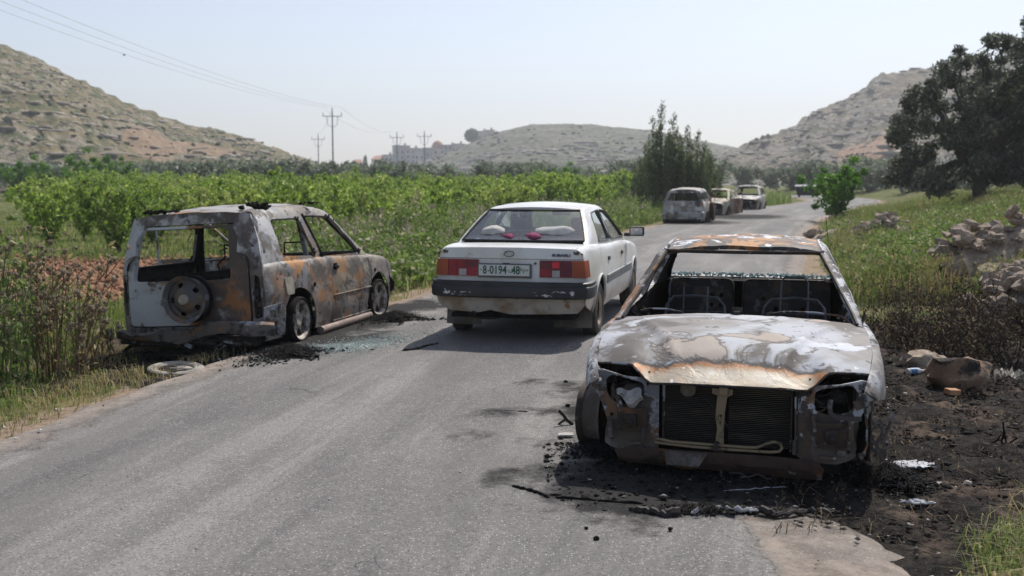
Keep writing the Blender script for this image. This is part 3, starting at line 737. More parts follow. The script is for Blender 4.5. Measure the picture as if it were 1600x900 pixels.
# ---- clump of cypresses
def spire(h, w, seed, n=900):
    r = np.random.default_rng(seed); root = empty('cypress_tree'); mb = MB(); mb.tube([(0, 0, -.2), (.03, .02, h * .35), (0, .03, h * .7)], [.10, .06, .02], 6); mb.build('trunk', m_bark, root, 60); C = []
    for k in range(15):
        a = r.random() * 6.28; rad = w * r.random() ** .6; hh = h * (1.0 if k == 0 else .86 if k == 1 else (.42 + .5 * r.random() * (1 - .45 * rad / w))); bx_, by_ = math.cos(a) * rad, math.sin(a) * rad
        if k == 0: bx_ = by_ = 0
        for q in np.linspace(.0, 1, int(6 + hh * 3.4)):
            lean = 1 + .35 * q; C.append((bx_ * lean + r.normal(0, .05), by_ * lean + r.normal(0, .05), .15 + q * (hh - .2), .07 + (.33 if k < 2 else .25) * math.sin(PI * min(1, .18 + .82 * (1 - q))) ** .8 * (.6 + .4 * (1 - q))))
    v, t, a = leaves(C, 44, .14, 3.6, .8, seed, flat=1.6, shell_=.1); np_mesh('crown', v, t, m_conif, root, dict(tint=a)); return root
cy = [(1031, 5.25, .55, 49.5), (1050, 4.7, .62, 50), (1071, 4.2, .65, 51), (1088, 4.0, .62, 50.5), (1104, 3.2, .5, 52), (1012, 3.2, .65, 50.5), (994, 2.2, .6, 52), (1060, 3.5, .95, 51.5)]
lbs = ['tallest dark cypress with a slim pointed top, left in the clump', 'tall cypress with feathery upright shoots in the middle of the clump', 'cypress with split tops right of the tallest ones', 'broad cypress on the right side of the clump',
       'short slim cypress at the right end of the clump', 'bushy lower cypress left of the tallest', 'lowest bushy cypress at the left end of the clump', 'wide dark cypress filling the middle behind the first wreck']
for i, (u, h, w, y) in enumerate(cy):
    c = spire(h, w, 100 + i); q = atY(u, 340, y); c.location = (q.x, y, -.1); tag(c, lbs[i], 'cypress', 'clump of cypresses left of the road')

# ---- grasses (uncountable)
def scatter(n, x0, x1, y0, y1, cond, seed, z=None):
    r = np.random.default_rng(seed); x = x0 + (x1 - x0) * r.random(n); y = y0 + (y1 - y0) * r.random(n); d = lat(x, y)
    k = cond(x, y, d, r.random(n)); x, y = x[k], y[k]; return np.stack([x, y, height(x, y)], 1)
def scatter_persp(n, u0, u1, y0, y1, cond, seed, pw=1.0):
    r = np.random.default_rng(seed); y = y0 * (y1 / y0) ** (r.random(n) ** pw); u = u0 + (u1 - u0) * r.random(n); x = (u - 800) / 1650 * y; d = lat(x, y)
    k = cond(x, y, d, r.random(n)); x, y = x[k], y[k]; return np.stack([x, y, height(x, y)], 1)
def gnoise(P, s, seed=0): return np.array([mnoise.noise(Vector((p[0] * s, p[1] * s, seed))) for p in P])
# left verge near
P = scatter(26000, -10, -2.6, 5.5, 15, lambda x, y, d, q: (d < -2.75 - q * .5) & (d > -8) & ~((((x + 3.1) / 1.5) ** 2 + ((y - 11.6) / 2.2) ** 2) < 1), 1)
g = gnoise(P, .8); hgt = .06 + .12 * nsst(-3.2, -5.0, lat(P[:, 0], P[:, 1])) + .08 * g
v = blades(P, np.clip(hgt, .05, .5), .009, .9, 1, tb=0.0); tag(np_mesh('verge_grass', v[0], v[1], m_grass, attrs=dict(tint=v[2])), 'green grass on the near left verge', 'grass', kind='stuff')
P = scatter(26000, -9, -2.6, 5.5, 13, lambda x, y, d, q: (d < -2.7 - q * .35) & (d > -6), 2); P = P[gnoise(P, 1.3, 8) > -.1]
v = blades(P, .11, .007, 1.4, 2); tag(np_mesh('dry_verge_grass', v[0], v[1], m_dry, attrs=dict(tint=v[2])), 'dry straw coloured grass along the near left verge', 'dry grass', kind='stuff')
# tall weeds at far left (foreground of field)
P = scatter(2600, -8.5, -4.6, 8.2, 12.5, lambda x, y, d, q: (d < -4.4) & (x < -.36 * y - .6) , 3)
v1 = blades(P, .55, .012, .7, 3, tb=0); C = np.concatenate([P + np.array([0, 0, .35]) + np.random.default_rng(3).random((len(P), 3)) * [.2, .2, .35], np.full((len(P), 1), .10)], 1)[::4]
v = join([v1, leaves(C, 8, .06, 2, .3, 3)]); tag(np_mesh('tall_weeds', v[0], v[1], m_weed, attrs=dict(tint=v[2])), 'tall green weeds at the left edge in front of the field', 'weeds', kind='stuff')
# field edges and grass under the orchard
P = scatter_persp(30000, -60, 1000, 14, 60, lambda x, y, d, q: (d < -4.5) & ~((d < -7) & (y > 13.5) & (y < 23) & (q > .03)), 4)
v = blades(P, .22, .02, .8, 4); tag(np_mesh('orchard_grass', v[0], v[1], m_grass, attrs=dict(tint=v[2])), 'grass growing between field and orchard', 'grass', kind='stuff')
# roadside weeds between road and orchard
P = scatter_persp(34000, 380, 1040, 13.4, 62, lambda x, y, d, q: (d < -3.1 - q * .6) & (d > -7.8) & (y > 13 + 1.0 * q), 5, .8)
dd_ = lat(P[:, 0], P[:, 1]); g = gnoise(P, .5, 3); hh = (.24 + .95 * nsst(-3.1, -4.6, dd_)) * (.78 + .6 * g)
v1 = blades(P, np.clip(hh, .1, 1.6), .022, .55, 5, tb=.4 * gnoise(P, .4, 34)); r5 = np.random.default_rng(55); sel = (r5.random(len(P)) < .9) & (hh > .28)
Pc = P[sel].copy(); Pc[:, 2] += hh[sel] * (.35 + .6 * r5.random(sel.sum())); C = np.concatenate([Pc, np.full((len(Pc), 1), .13)], 1)
v = join([v1, leaves(C, 7, .10, 1.7, .3, 6)]); tag(np_mesh('roadside_weeds', v[0], v[1], m_weed, attrs=dict(tint=v[2])), 'tall leafy weeds between the road and the orchard', 'weeds', kind='stuff')
sel = (r5.random(len(P)) < .05) & (hh > .6); v = tips(P[sel], hh[sel] * 1.02, .09, 12, 7, .1); tag(np_mesh('weed_flower_heads', v[0], v[1], m_thist, attrs=dict(tint=v[2])), 'pale seed heads above the weeds beside the orchard', 'seed heads', kind='stuff')
P = scatter_persp(9000, 380, 1060, 13.2, 60, lambda x, y, d, q: (d < -2.85) & (d > -4.2), 8); v = blades(P, .16, .014, 1.2, 8)
tag(np_mesh('dry_roadside_grass', v[0], v[1], m_dry, attrs=dict(tint=v[2])), 'dry grass fringe along the left road edge', 'dry grass', kind='stuff')
P = scatter_persp(9000, 1040, 1235, 52, 88, lambda x, y, d, q: (d < -3.6) & (d > -12), 9); v = blades(P, .95, .05, .5, 9)
tag(np_mesh('far_verge_grass', v[0], v[1], m_weed, attrs=dict(tint=v[2])), 'tall grass on the left verge beyond the wrecked cars', 'grass', kind='stuff')
# right bank
P = scatter_persp(46000, 1240, 1680, 11.5, 60, lambda x, y, d, q: (d > 3.1 + q * .5) & (d < 26) & ~((y < 14.5) & (d < 7.5)), 10, .75)
g = gnoise(P, .6, 9); hh = np.clip(.38 + .55 * g + .3 * gnoise(P, 2.1, 4), .08, 1.1) * (1 - .45 * nsst(4.4, 3.0, lat(P[:, 0], P[:, 1])))
v = blades(P, hh, .016, .7, 10, tb=-.05 + .45 * gnoise(P, .55, 33)); tag(np_mesh('bank_grass', v[0], v[1], m_grass, attrs=dict(tint=v[2])), 'lush green grass covering the right bank', 'grass', kind='stuff')
r6 = np.random.default_rng(6)
selw = (r6.random(len(P)) < .12) & (gnoise(P, .35, 21) > .02); Pw = P[selw].copy(); Pw[:, 2] += hh[selw] * .55
v = leaves(np.concatenate([Pw, np.full((len(Pw), 1), .12)], 1), 9, .09, 1.9, .3, 61); tag(np_mesh('bank_herbs', v[0], v[1], m_weed, attrs=dict(tint=v[2])), 'leafy herbs growing in clumps among the right bank grass', 'herbs', kind='stuff')
sel = (r6.random(len(P)) < .24) & (g > -.2); v = join([tips(P[sel], hh[sel] * 1.0, .045, 6, 11, .25), blades(P[sel], hh[sel] * 1.1, .012, .5, 12, tb=.2)])
tag(np_mesh('bank_seed_heads', v[0], v[1], m_dry, attrs=dict(tint=v[2])), 'pale feathery seed heads over the right bank grass', 'seed heads', kind='stuff')
P = scatter_persp(15000, 1240, 1680, 11.5, 32, lambda x, y, d, q: (d > 3.3 + q) & (d < 16) & ~((y < 14.8) & (d < 7.5)), 71, .8); gg = gnoise(P, .45, 51); P = P[(gg > .02) & ~((P[:, 0] > 6.4) & (P[:, 1] > 13.6) & (P[:, 1] < 17.0))]
v = join([blades(P, .62, .012, .9, 71), tips(P[::3], np.full(len(P[::3]), .58), .06, 8, 72, .1)]); tag(np_mesh('tall_dry_weeds', v[0], v[1], m_dry, attrs=dict(tint=v[2])), 'tall straw coloured weeds in rough patches over the right bank', 'dry weeds', kind='stuff')
P = scatter_persp(9000, 1230, 1680, 11.5, 30, lambda x, y, d, q: (d > 3.2 + q) & (d < 14) & ~((y < 14.5) & (d < 7.5)), 73, .8); gg = gnoise(P, .6, 61); P = P[(gg > .08) & ~((P[:, 0] > 6.2) & (P[:, 1] > 14) & (P[:, 1] < 17.2))]; hq = .2 + .5 * np.random.default_rng(5).random(len(P))
v = leaves(np.concatenate([P + np.stack([0 * hq, 0 * hq, hq], 1), np.full((len(P), 1), .14)], 1), 12, .075, 2.2, .4, 74); tag(np_mesh('bank_bushes', v[0], v[1], m_weed, attrs=dict(tint=v[2])), 'low leafy bushes tangled in the right bank grass', 'bushes', kind='stuff')
# scorched brush in front of the stone wall
P = scatter(11000, 3.4, 9.5, 10.2, 14.8, lambda x, y, d, q: (d > 3.3 + q * .9) & (y > 10.2 + 1.1 * np.sin(x * 2.3) * .5 + q * 2.2) & (y < 15.2 - 1.2 * q), 13)
g = gnoise(P, .7, 2); P = P[g > -.12]
g = gnoise(P, .9, 2); v = join([blades(P, np.clip(.30 + .45 * g, .05, .7), .012, 1.3, 13), leaves(np.concatenate([P + [0, 0, .25], np.full((len(P), 1), .16)], 1)[::5], 9, .05, 3, .2, 14)])
tag(np_mesh('scorched_brush', v[0], v[1], m_burn, attrs=dict(tint=v[2])), 'blackened scorched brush in front of the stone wall', 'burnt brush', kind='stuff')
# near right corner grass
P = scatter(15000, 1.5, 4.2, 3.6, 5.9, lambda x, y, d, q: (x / y > .437 + .035 * q + .16 * np.maximum(0, y - 4.9)), 15)
v = blades(P, .115, .005, 1.3, 15, tb=.12); tag(np_mesh('corner_grass', v[0], v[1], m_grass, attrs=dict(tint=v[2])), 'long green grass in the near right corner', 'grass', kind='stuff')
P = scatter(2400, 1.5, 4.2, 3.6, 6.2, lambda x, y, d, q: (x / y > .425 + .05 * q + .1 * np.maximum(0, y - 5.0)), 16)
v = blades(P, .15, .0045, 1.6, 16); tag(np_mesh('corner_dry_stalks', v[0], v[1], m_dry, attrs=dict(tint=v[2])), 'straw coloured stalks in the near right corner', 'dry grass', kind='stuff')
# ================================================================ CARS
m_soot = plain('soot', (.013, .012, .011), .95, var=.5, sc=14, bump=.4, bsc=60, spec=.12)
m_seat = layered('charred_seat_steel', (.055, .05, .048), [dict(col=(.13, .10, .08), sc=5, lo=.5, hi=.64, seed=2), dict(col=(.22, .23, .25), sc=9, lo=.58, hi=.68, seed=5, a=.8)], rough=.65, metal=.3, bump=.5)
m_sootin = layered('sooty_inner_steel', (.028, .024, .022), [dict(col=(.085, .055, .038), sc=7, lo=.52, hi=.66, seed=2), dict(col=(.16, .15, .145), sc=12, lo=.62, hi=.72, seed=5, a=.7)], rough=.75, metal=.2, bump=.5)
m_rust = layered('burnt_rust', (.065, .043, .033), [dict(col=(.17, .075, .03), sc=4, lo=.54, hi=.64, seed=1), dict(col=(.032, .025, .021), sc=9, lo=.50, hi=.60, seed=3), dict(col=(.22, .21, .20), sc=11, lo=.64, hi=.68, seed=9)], rough=.8, metal=.25, bump=.5)
m_rubber = plain('tyre_rubber', (.022, .021, .020), .85, var=.35, sc=10, bump=.3, bsc=80)
m_black = plain('black_plastic', (.02, .02, .021), .45, var=.2, sc=9, bump=.1)
m_dark = plain('dark_cloth', (.03, .032, .036), .9, var=.25, sc=20)
m_chrome = plain('dull_chrome', (.45, .45, .45), .3, .9, .1)
m_rim_b = layered('ashen_alloy', (.42, .38, .33), [dict(col=(.12, .10, .085), sc=7, lo=.48, hi=.62, seed=1), dict(col=(.52, .50, .47), sc=9, lo=.58, hi=.70, seed=4)], rough=.6, metal=.4, bump=.3)
m_rim_dark = layered('scorched_steel_rim', (.10, .10, .105), [dict(col=(.20, .13, .08), sc=5, lo=.5, hi=.65, seed=1), dict(col=(.24, .245, .26), sc=6, lo=.54, hi=.66, seed=4)], rough=.6, metal=.4, bump=.3)

class Car:
    """car frame: x right, y forward, z up; origin on the ground under the middle"""
    def __init__(s, name, loc, yaw, **k):
        s.__dict__.update(dict(r=.05, r2=.055, tumble=.19, sec=[(.1, .93), (.35, .985), (.55, 1.0), (.8, .985), (1.1, .955)], gap=.004, thick=.012, bump=0, seed=1, step=.07))
        s.__dict__.update(k)
        s.root = empty(name, loc, yaw); s.beltf = curve(s.belt); s.topf = lin(s.top) if not s.__dict__.get('topc') else curve(s.top)
        s.planf = curve(s.plan); s.secf = curve(s.sec); s.zr = max(p[1] for p in s.top)
    def sx(s, y, z): return s.planf(y) * s.secf(z)
    def side(s, sg):
        def f(y, t):
            zb = s.beltf(y); r = s.r
            if t <= zb - r: z = t; ins = 0
            else:
                a = min((t - zb + r) / r, PI / 2); z = zb - r + r * math.sin(a); ins = r * (1 - math.cos(a))
            return (sg * (s.sx(y, z) - ins), y, z)
        return f
    def btop(s, y): return s.beltf(y) - s.r + s.r * PI / 2
    def gbase(s, y): return s.sx(y, s.beltf(y)) - s.r * .75
    def ghx(s, y, z):
        q = max(0, (z - s.beltf(y)) / (s.zr - .9 if s.zr < 1 else s.zr - s.beltf(0))); return s.gbase(y) - s.tumble * q ** 1.25
    def gh(s, sg):
        def f(y, t):
            zt = s.topf(y); r = s.r2
            if t <= zt - r: z = t; ins = 0
            else:
                a = min((t - zt + r) / r, PI / 2); z = zt - r + r * math.sin(a); ins = r * (1 - math.cos(a))
            return (sg * (s.ghx(y, z) - ins), y, z)
        return f
    def gtop(s, y): return s.topf(y) - s.r2 + s.r2 * PI / 2
    def rows(s, y0, y1, n=4, g=False):
        out = []; y = y0
        while y < y1:
            zb = (s.topf if g else s.beltf)(y); r = s.r2 if g else s.r
            for k in range(1, n): out.append((y, zb - r + r * PI / 2 * k / n))
            y += s.step
        return out
    def pan(s, name, sg, poly, mats, holes=(), parent=None, **k):
        a = [p[0] for p in poly]; kk = dict(step=s.step, thick=s.thick, out=(sg, 0, 0), rows=s.rows(min(a), max(a)), bump=s.bump, seed=s.seed + sg); kk.update(k)
        return panel(name, poly, s.side(sg), mats, parent or s.root, holes, **kk)
    def topline(s, y0, y1, n=10, off=0):     # along the belt top from y0 to y1
        return [(y0 + (y1 - y0) * i / n, s.btop(y0 + (y1 - y0) * i / n) - off) for i in range(n + 1)]
    def body_sides(s, mats, sills, seams, arches, names, zs=.2, holes={}, matsby={}, skip=(), y0=None, y1=None, endtrim=None):
        """seams: y positions from rear to front incl. ends; arches: (yw, zw, ra)"""
        objs = {}
        for sg in (1, -1):
            for i in range(len(seams) - 1):
                a, b = seams[i] + s.gap, seams[i + 1] - s.gap; nm = names[i]
                if (nm, sg) in skip: continue
                low = [(a, zs)]; 
                for (yw, zw, ra) in arches:
                    ent = math.sqrt(max(0, ra * ra - (zs - zw) ** 2))
                    lo, hi = yw - ent, yw + ent
                    if hi <= a or lo >= b: continue
                    th0 = math.atan2(zs - zw, -ent); th1 = math.atan2(zs - zw, ent)
                    if th0 < 0: th0 += 2 * PI
                    arc = [(yw + ra * math.cos(th0 + (th1 - th0) * k / 22), zw + ra * math.sin(th0 + (th1 - th0) * k / 22)) for k in range(23)]
                    arc = [(min(max(p[0], a), b), p[1]) for p in arc if a - .0 <= p[0] <= b + .0]
                    if lo < a: low = [(a, arc[0][1])] + arc
                    elif hi > b: low += arc + [(b, arc[-1][1])]
                    else: low += arc
                if not (len(low) > 1 and abs(low[-1][0] - b) < 1e-6): low.append((b, zs))
                et = (endtrim or {}).get(nm)
                if et: low = et(low, a, b)
                poly = low + s.topline(b, a, max(3, int((b - a) / .08)))
                o = s.pan(nm, sg, poly, matsby.get((nm, sg), matsby.get(nm, mats)), holes.get((nm, sg), ())); objs[(nm, sg)] = o
        return objs
    def greenhouse(s, mats, y0, y1, windows, n=40, name='window_frame', yb=None):
        out = {}
        for sg in (1, -1):
            ys = np.linspace(y1, y0, n); poly = [(y0, s.beltf(y0) - .01), (y1, s.beltf(y1) - .01)]
            lowl = [(y, s.beltf(y) - .012) for y in np.linspace(y0, y1, 16)]
            upl = [(y, max(s.gtop(y), s.beltf(y) + .0)) for y in ys]
            poly = lowl + [p for p in upl if p[1] > s.beltf(p[0]) + .015]
            out[sg] = panel(name, poly, s.gh(sg), mats, s.root, windows[sg] if isinstance(windows, dict) else windows, step=s.step * .8, thick=.035, out=(sg, 0, 0), rows=s.rows(y0, y1, 4, True), bump=s.bump, seed=s.seed)
        return out
    def xtop(s, y): return s.ghx(y, s.topf(y) - .0) - s.r2
    def roof(s, mats, y0, y1, crown=.035, **k):
        f = lambda u, v: (u * (s.xtop(y0 + (y1 - y0) * v) + .004), y0 + (y1 - y0) * v + .03 * (1 - u * u) * (1 if v > .5 else -1) * abs(2 * v - 1), s.topf(y0 + (y1 - y0) * v) + crown * (1 - u * u) + .001)
        kk = dict(thick=.03, bump=s.bump * 1.3, seed=s.seed + 3); kk.update(k)
        return gpatch('roof', f, 22, 22, mats, s.root, **kk)
    def wsf(s, ya, yb, bow):
        """point on a sloped screen between y=ya (bottom) and yb (top)"""
        def f(u, v):
            y = ya + (yb - ya) * v; z = s.topf(y); sgn = 1 if ya > yb else -1
            return (u * (s.xtop(y) + .0), y + sgn * bow * (1 - u * u), z)
        return f
    def deck(s, name, mats, ya, yb, crown=.03, bowa=0, bowb=0, ridges=None, inset=.004, nu=28, nv=18, **k):
        """hood or boot lid from y=ya to y=yb"""
        def f(u, v):
            y0_ = ya + (yb - ya) * v; y = y0_ + (bowa * (1 - v) + bowb * v) * (1 - u * u)
            x = u * (s.sx(y0_, s.beltf(y0_)) - s.r - inset); z = s.beltf(y0_) + crown * (1 - u ** 2) * (1 if not callable(crown) else 1)
            if ridges: z += ridges(x, y)
            return (x, y, z)
        kk = dict(bump=s.bump, seed=s.seed + 5, thick=.014); kk.update(k)
        return gpatch(name, f, nu, nv, mats, s.root, **kk)

def wheel(parent, loc, ax, R_rim, w, rimmat, spokes=5, tyre=True, Rt=None, steer=0, hub=.045, tmat=None, style='alloy', tilt=0, outer=1):
    """wheel with its axle along x; outer: which side faces outwards"""
    root = empty('wheel', loc, steer, parent, 0, tilt); o = outer
    if tyre:
        mb = MB(); h = w / 2; a = Rt
        mb.lathe([(-h*.8, R_rim*.97), (-h, R_rim+.02), (-h*1.02, (R_rim+a)/2), (-h*.86, a*.985), (-h*.6, a), (-h*.32, a), (-h*.3, a*.975), (-h*.24, a*.975), (-h*.22, a), (h*.22, a), (h*.24, a*.975), (h*.3, a*.975), (h*.32, a), (h*.6, a), (h*.86, a*.985), (h*1.02, (R_rim+a)/2), (h, R_rim+.02), (h*.8, R_rim*.97)], axis='x', n=40)
        mb.build('tyre', tmat or m_rubber, root, 40)
    mb = MB(); h = w / 2; r = R_rim
    mb.lathe([(-h*.85, r), (-h*.9, r*1.05), (-h*.8, r*1.05), (-h*.6, r*.93), (h*.5, r*.88), (h*.78, r*1.02), (h*.9, r*1.05), (h*.86, r*.99), (h*.6, r*.86), (-h*.6, r*.89)], axis='x', n=40)
    if style == 'alloy':
        mb.lathe([(o*h*.30, 0.001), (o*h*.62, .001), (o*h*.66, hub), (o*h*.5, hub*1.35), (o*h*.25, hub*1.4)], axis='x', n=20)
        for k in range(spokes):
            a = 2 * PI * k / spokes + .3
            for q in ((-.5, .5),):
                c, s_ = math.cos(a), math.sin(a); t = (-s_, c)
                P = []
                for (rr, wd, xx) in ((hub * .8, r * .20, .56), (r * .55, r * .17, .50), (r * .93, r * .24, .60)):
                    for sgn in (-1, 1):
                        for dx in (0, -.22): P.append((o * h * (xx + dx), rr * c + sgn * wd * t[0], rr * s_ + sgn * wd * t[1]))
                F = []
                for i in range(2):
                    b = i * 4; F += [(b, b+2, b+6, b+4), (b+1, b+5, b+7, b+3), (b, b+4, b+5, b+1), (b+2, b+3, b+7, b+6)]
                mb.add(P, F + [(0, 1, 3, 2), (8, 10, 11, 9)])
    elif style == 'steel':
        V = []; F = []; n = 48; rr_l = [(.001, .45), (.045, .55), (.06, .42), (r * .55, .34), (r * .68, .50), (r * .86, .30)]
        mb.lathe([(o*h*q, p) for p, q in rr_l] + [(o*h*(q-.08), p) for p, q in rr_l[::-1]], axis='x', n=n)
    mb.build('rim', rimmat, root, 35)
    if style == 'steel':
        mb = MB()
        for k in range(spokes * 2):
            a = 2 * PI * k / (spokes * 2); mb.cbox((o*h*.425, r*.62*math.cos(a), r*.62*math.sin(a)), (.03, .028, .05), (a, 0, 0))
        mb.build('vent_hole', m_soot, root, 0)
        mb = MB()
        for k in range(4):
            a = 2 * PI * k / 4 + .4; mb.lathe([(o*h*.34, .001), (o*h*.52, .001), (o*h*.52, .010), (o*h*.34, .011)], (0, .05*math.cos(a)*1.25, .05*math.sin(a)*1.25), 'x', 6)
        mb.build('wheel_nut', m_chrome, root, 0)
    return root
def liner(car, yw, zw, ra, x0, x1, mat, name='wheel_arch'):
    for sg in (1, -1):
        mb = MB(); n = 18; P = []
        for k in range(n + 1):
            a = PI * 1.12 * k / n - .19
            for xx in (x0, x1): P.append((sg * xx, yw + ra * math.cos(a), zw + ra * math.sin(a)))
        F = [(2*k, 2*k+1, 2*k+3, 2*k+2) for k in range(n)]
        F.append(tuple([2*k for k in range(n + 1)]))
        mb.add(P, F).build(name, mat, car.root, 60, fix=False)

# ---------------------------------------------------------------- 1. burnt sedan in the foreground
hoodm = layered('scorched_bonnet', (.36, .375, .41), [
    dict(col=(.21, .195, .185), sc=.95, lo=.45, hi=.56, det=5, seed=2.2, dist=.4),
    dict(col=(.36, .38, .41), sc=1.2, lo=.50, hi=.64, det=4, seed=1.4, dist=.5, a=.9),
    dict(col=(.095, .083, .076), sc=1.25, lo=.505, hi=.59, det=7, rgh=.55, seed=5.5, dist=.5, h=-.4),
    dict(col=(.34, .28, .235), sc=1.35, lo=.565, hi=.575, det=9, rgh=.58, seed=8.1, dist=.7, rim=(.06, .05, .045), h=.8, a=.85),
    dict(col=(.40, .42, .45), sc=1.5, lo=.60, hi=.64, det=10, rgh=.58, seed=12.4, dist=.8, stretch=(.8, 1.3, 1), rim=(.08, .07, .065), h=1.0),
    dict(col=(.48, .50, .54), sc=1.3, lo=.57, hi=.60, det=10, rgh=.6, seed=3.4, dist=.7, box=(-.82, -.38, 1.1, 1.7, None, None), wob=.15, soft=.03, rim=(.08, .07, .06), h=1.0),
    dict(col=(.07, .062, .058), sc=8, lo=.62, hi=.65, det=9, seed=3, a=.8, h=-.5),
    dict(col=(.62, .63, .66), sc=13, lo=.68, hi=.69, det=8, seed=31, h=.6),
    dict(col=(.060, .050, .045), sc=2.0, lo=.0, hi=.1, box=(-.58, .58, 1.80, None, None, None), wob=.085, soft=.012, h=-.8),
    dict(col=(.30, .13, .045), sc=2.0, lo=.0, hi=.1, box=(-.52, .54, 1.825, None, None, None), wob=.085, soft=.012, metal=.3, rough=.55),
    dict(col=(.42, .35, .26), sc=2.0, lo=.0, hi=.1, box=(-.46, .48, 1.85, None, None, None), wob=.07, soft=.025, metal=.15, rough=.55),
    dict(col=(.62, .58, .51), sc=1.6, lo=.40, hi=.55, seed=4, box=(-.38, .22, 1.87, 1.95, None, None), wob=.07, soft=.03, metal=.12, rough=.5),
    dict(col=(.26, .12, .05), sc=3, lo=.42, hi=.55, seed=14, box=(-.56, -.30, 1.84, None, None, None), wob=.08, soft=.04, a=.8),
    dict(col=(.17, .12, .085), sc=2.5, lo=.3, hi=.5, box=(-.6, .6, 1.96, None, None, None), wob=.04, soft=.02, a=.85),
    dict(col=(.72, .72, .70), sc=24, lo=.68, hi=.69, det=3, seed=6, box=(-.5, .5, 1.72, None, None, None)),
    ], rough=.72, metal=.08, bump=.3, bsc=30, bdist=.005)
m_ws = layered('burnt_white_paint', (.44, .45, .47), [
    dict(col=(.22, .205, .195), sc=2.0, lo=.46, hi=.56, seed=7.2, dist=.6, det=9),
    dict(col=(.055, .048, .044), sc=2.6, lo=.53, hi=.58, det=10, seed=2.7, dist=.6, rim=(.25, .2, .16), h=-.6),
    dict(col=(.26, .13, .06), sc=2.6, lo=.605, hi=.66, det=10, seed=9.1),
    dict(col=(.52, .53, .56), sc=3.2, lo=.57, hi=.585, seed=14, det=10, h=1, rim=(.08, .07, .06)),
    dict(col=(.05, .045, .042), sc=13, lo=.60, hi=.64, seed=4, a=.8, h=-.5)], rough=.7, metal=.08, bump=.5, bsc=30, bdist=.006)
m_wroof = layered('burnt_roof', (.13, .115, .11), [
    dict(col=(.34, .17, .06), sc=3.2, lo=.51, hi=.55, det=11, seed=2.1, dist=.5, rim=(.05, .04, .035)),
    dict(col=(.15, .085, .05), sc=4.4, lo=.52, hi=.58, seed=6.1, det=10),
    dict(col=(.07, .065, .062), sc=6.0, lo=.53, hi=.56, det=10, seed=9.4, h=-.6),
    dict(col=(.55, .57, .62), sc=7.5, lo=.575, hi=.59, det=11, seed=3.3, dist=.8, h=1)], rough=.7, metal=.12, bump=.7, bsc=26, bdist=.006)
m_wstruct = layered('burnt_white_structure', (.055, .049, .045), [
    dict(col=(.11, .078, .055), sc=3.2, lo=.46, hi=.60, seed=1.3),
    dict(col=(.33, .35, .39), sc=5.5, lo=.56, hi=.58, det=10, seed=5.2, h=1),
    dict(col=(.030, .026, .024), sc=7, lo=.53, hi=.63, seed=8.8),
    dict(col=(.28, .13, .05), sc=4.2, lo=.60, hi=.70, seed=11)], rough=.72, metal=.2, bump=.6, bsc=28)
m_apron = layered('ashen_apron', (.15, .155, .17), [
    dict(col=(.06, .05, .045), sc=4, lo=.47, hi=.52, seed=1.3, det=10, rim=(.3, .3, .32)), dict(col=(.42, .44, .49), sc=7, lo=.565, hi=.585, seed=6.1, det=10, h=1), dict(col=(.09, .07, .055), sc=3, lo=.1, hi=.2, box=(None, None, None, None, None, .26), wob=.12, soft=.04, a=.8), dict(col=(.16, .09, .05), sc=4, lo=.56, hi=.64, seed=3.1)], rough=.75, bump=.6, bsc=28)
m_tan = layered('ochre_bracket', (.22, .17, .105), [dict(col=(.07, .055, .04), sc=8, lo=.5, hi=.62, seed=1)], rough=.75, bump=.4)
m_glass_g = NB('broken_glass'); 
m_glass_g.b.inputs['Transmission Weight'].default_value = .55; m_glass_g = m_glass_g.done((.55, .72, .68), .15)

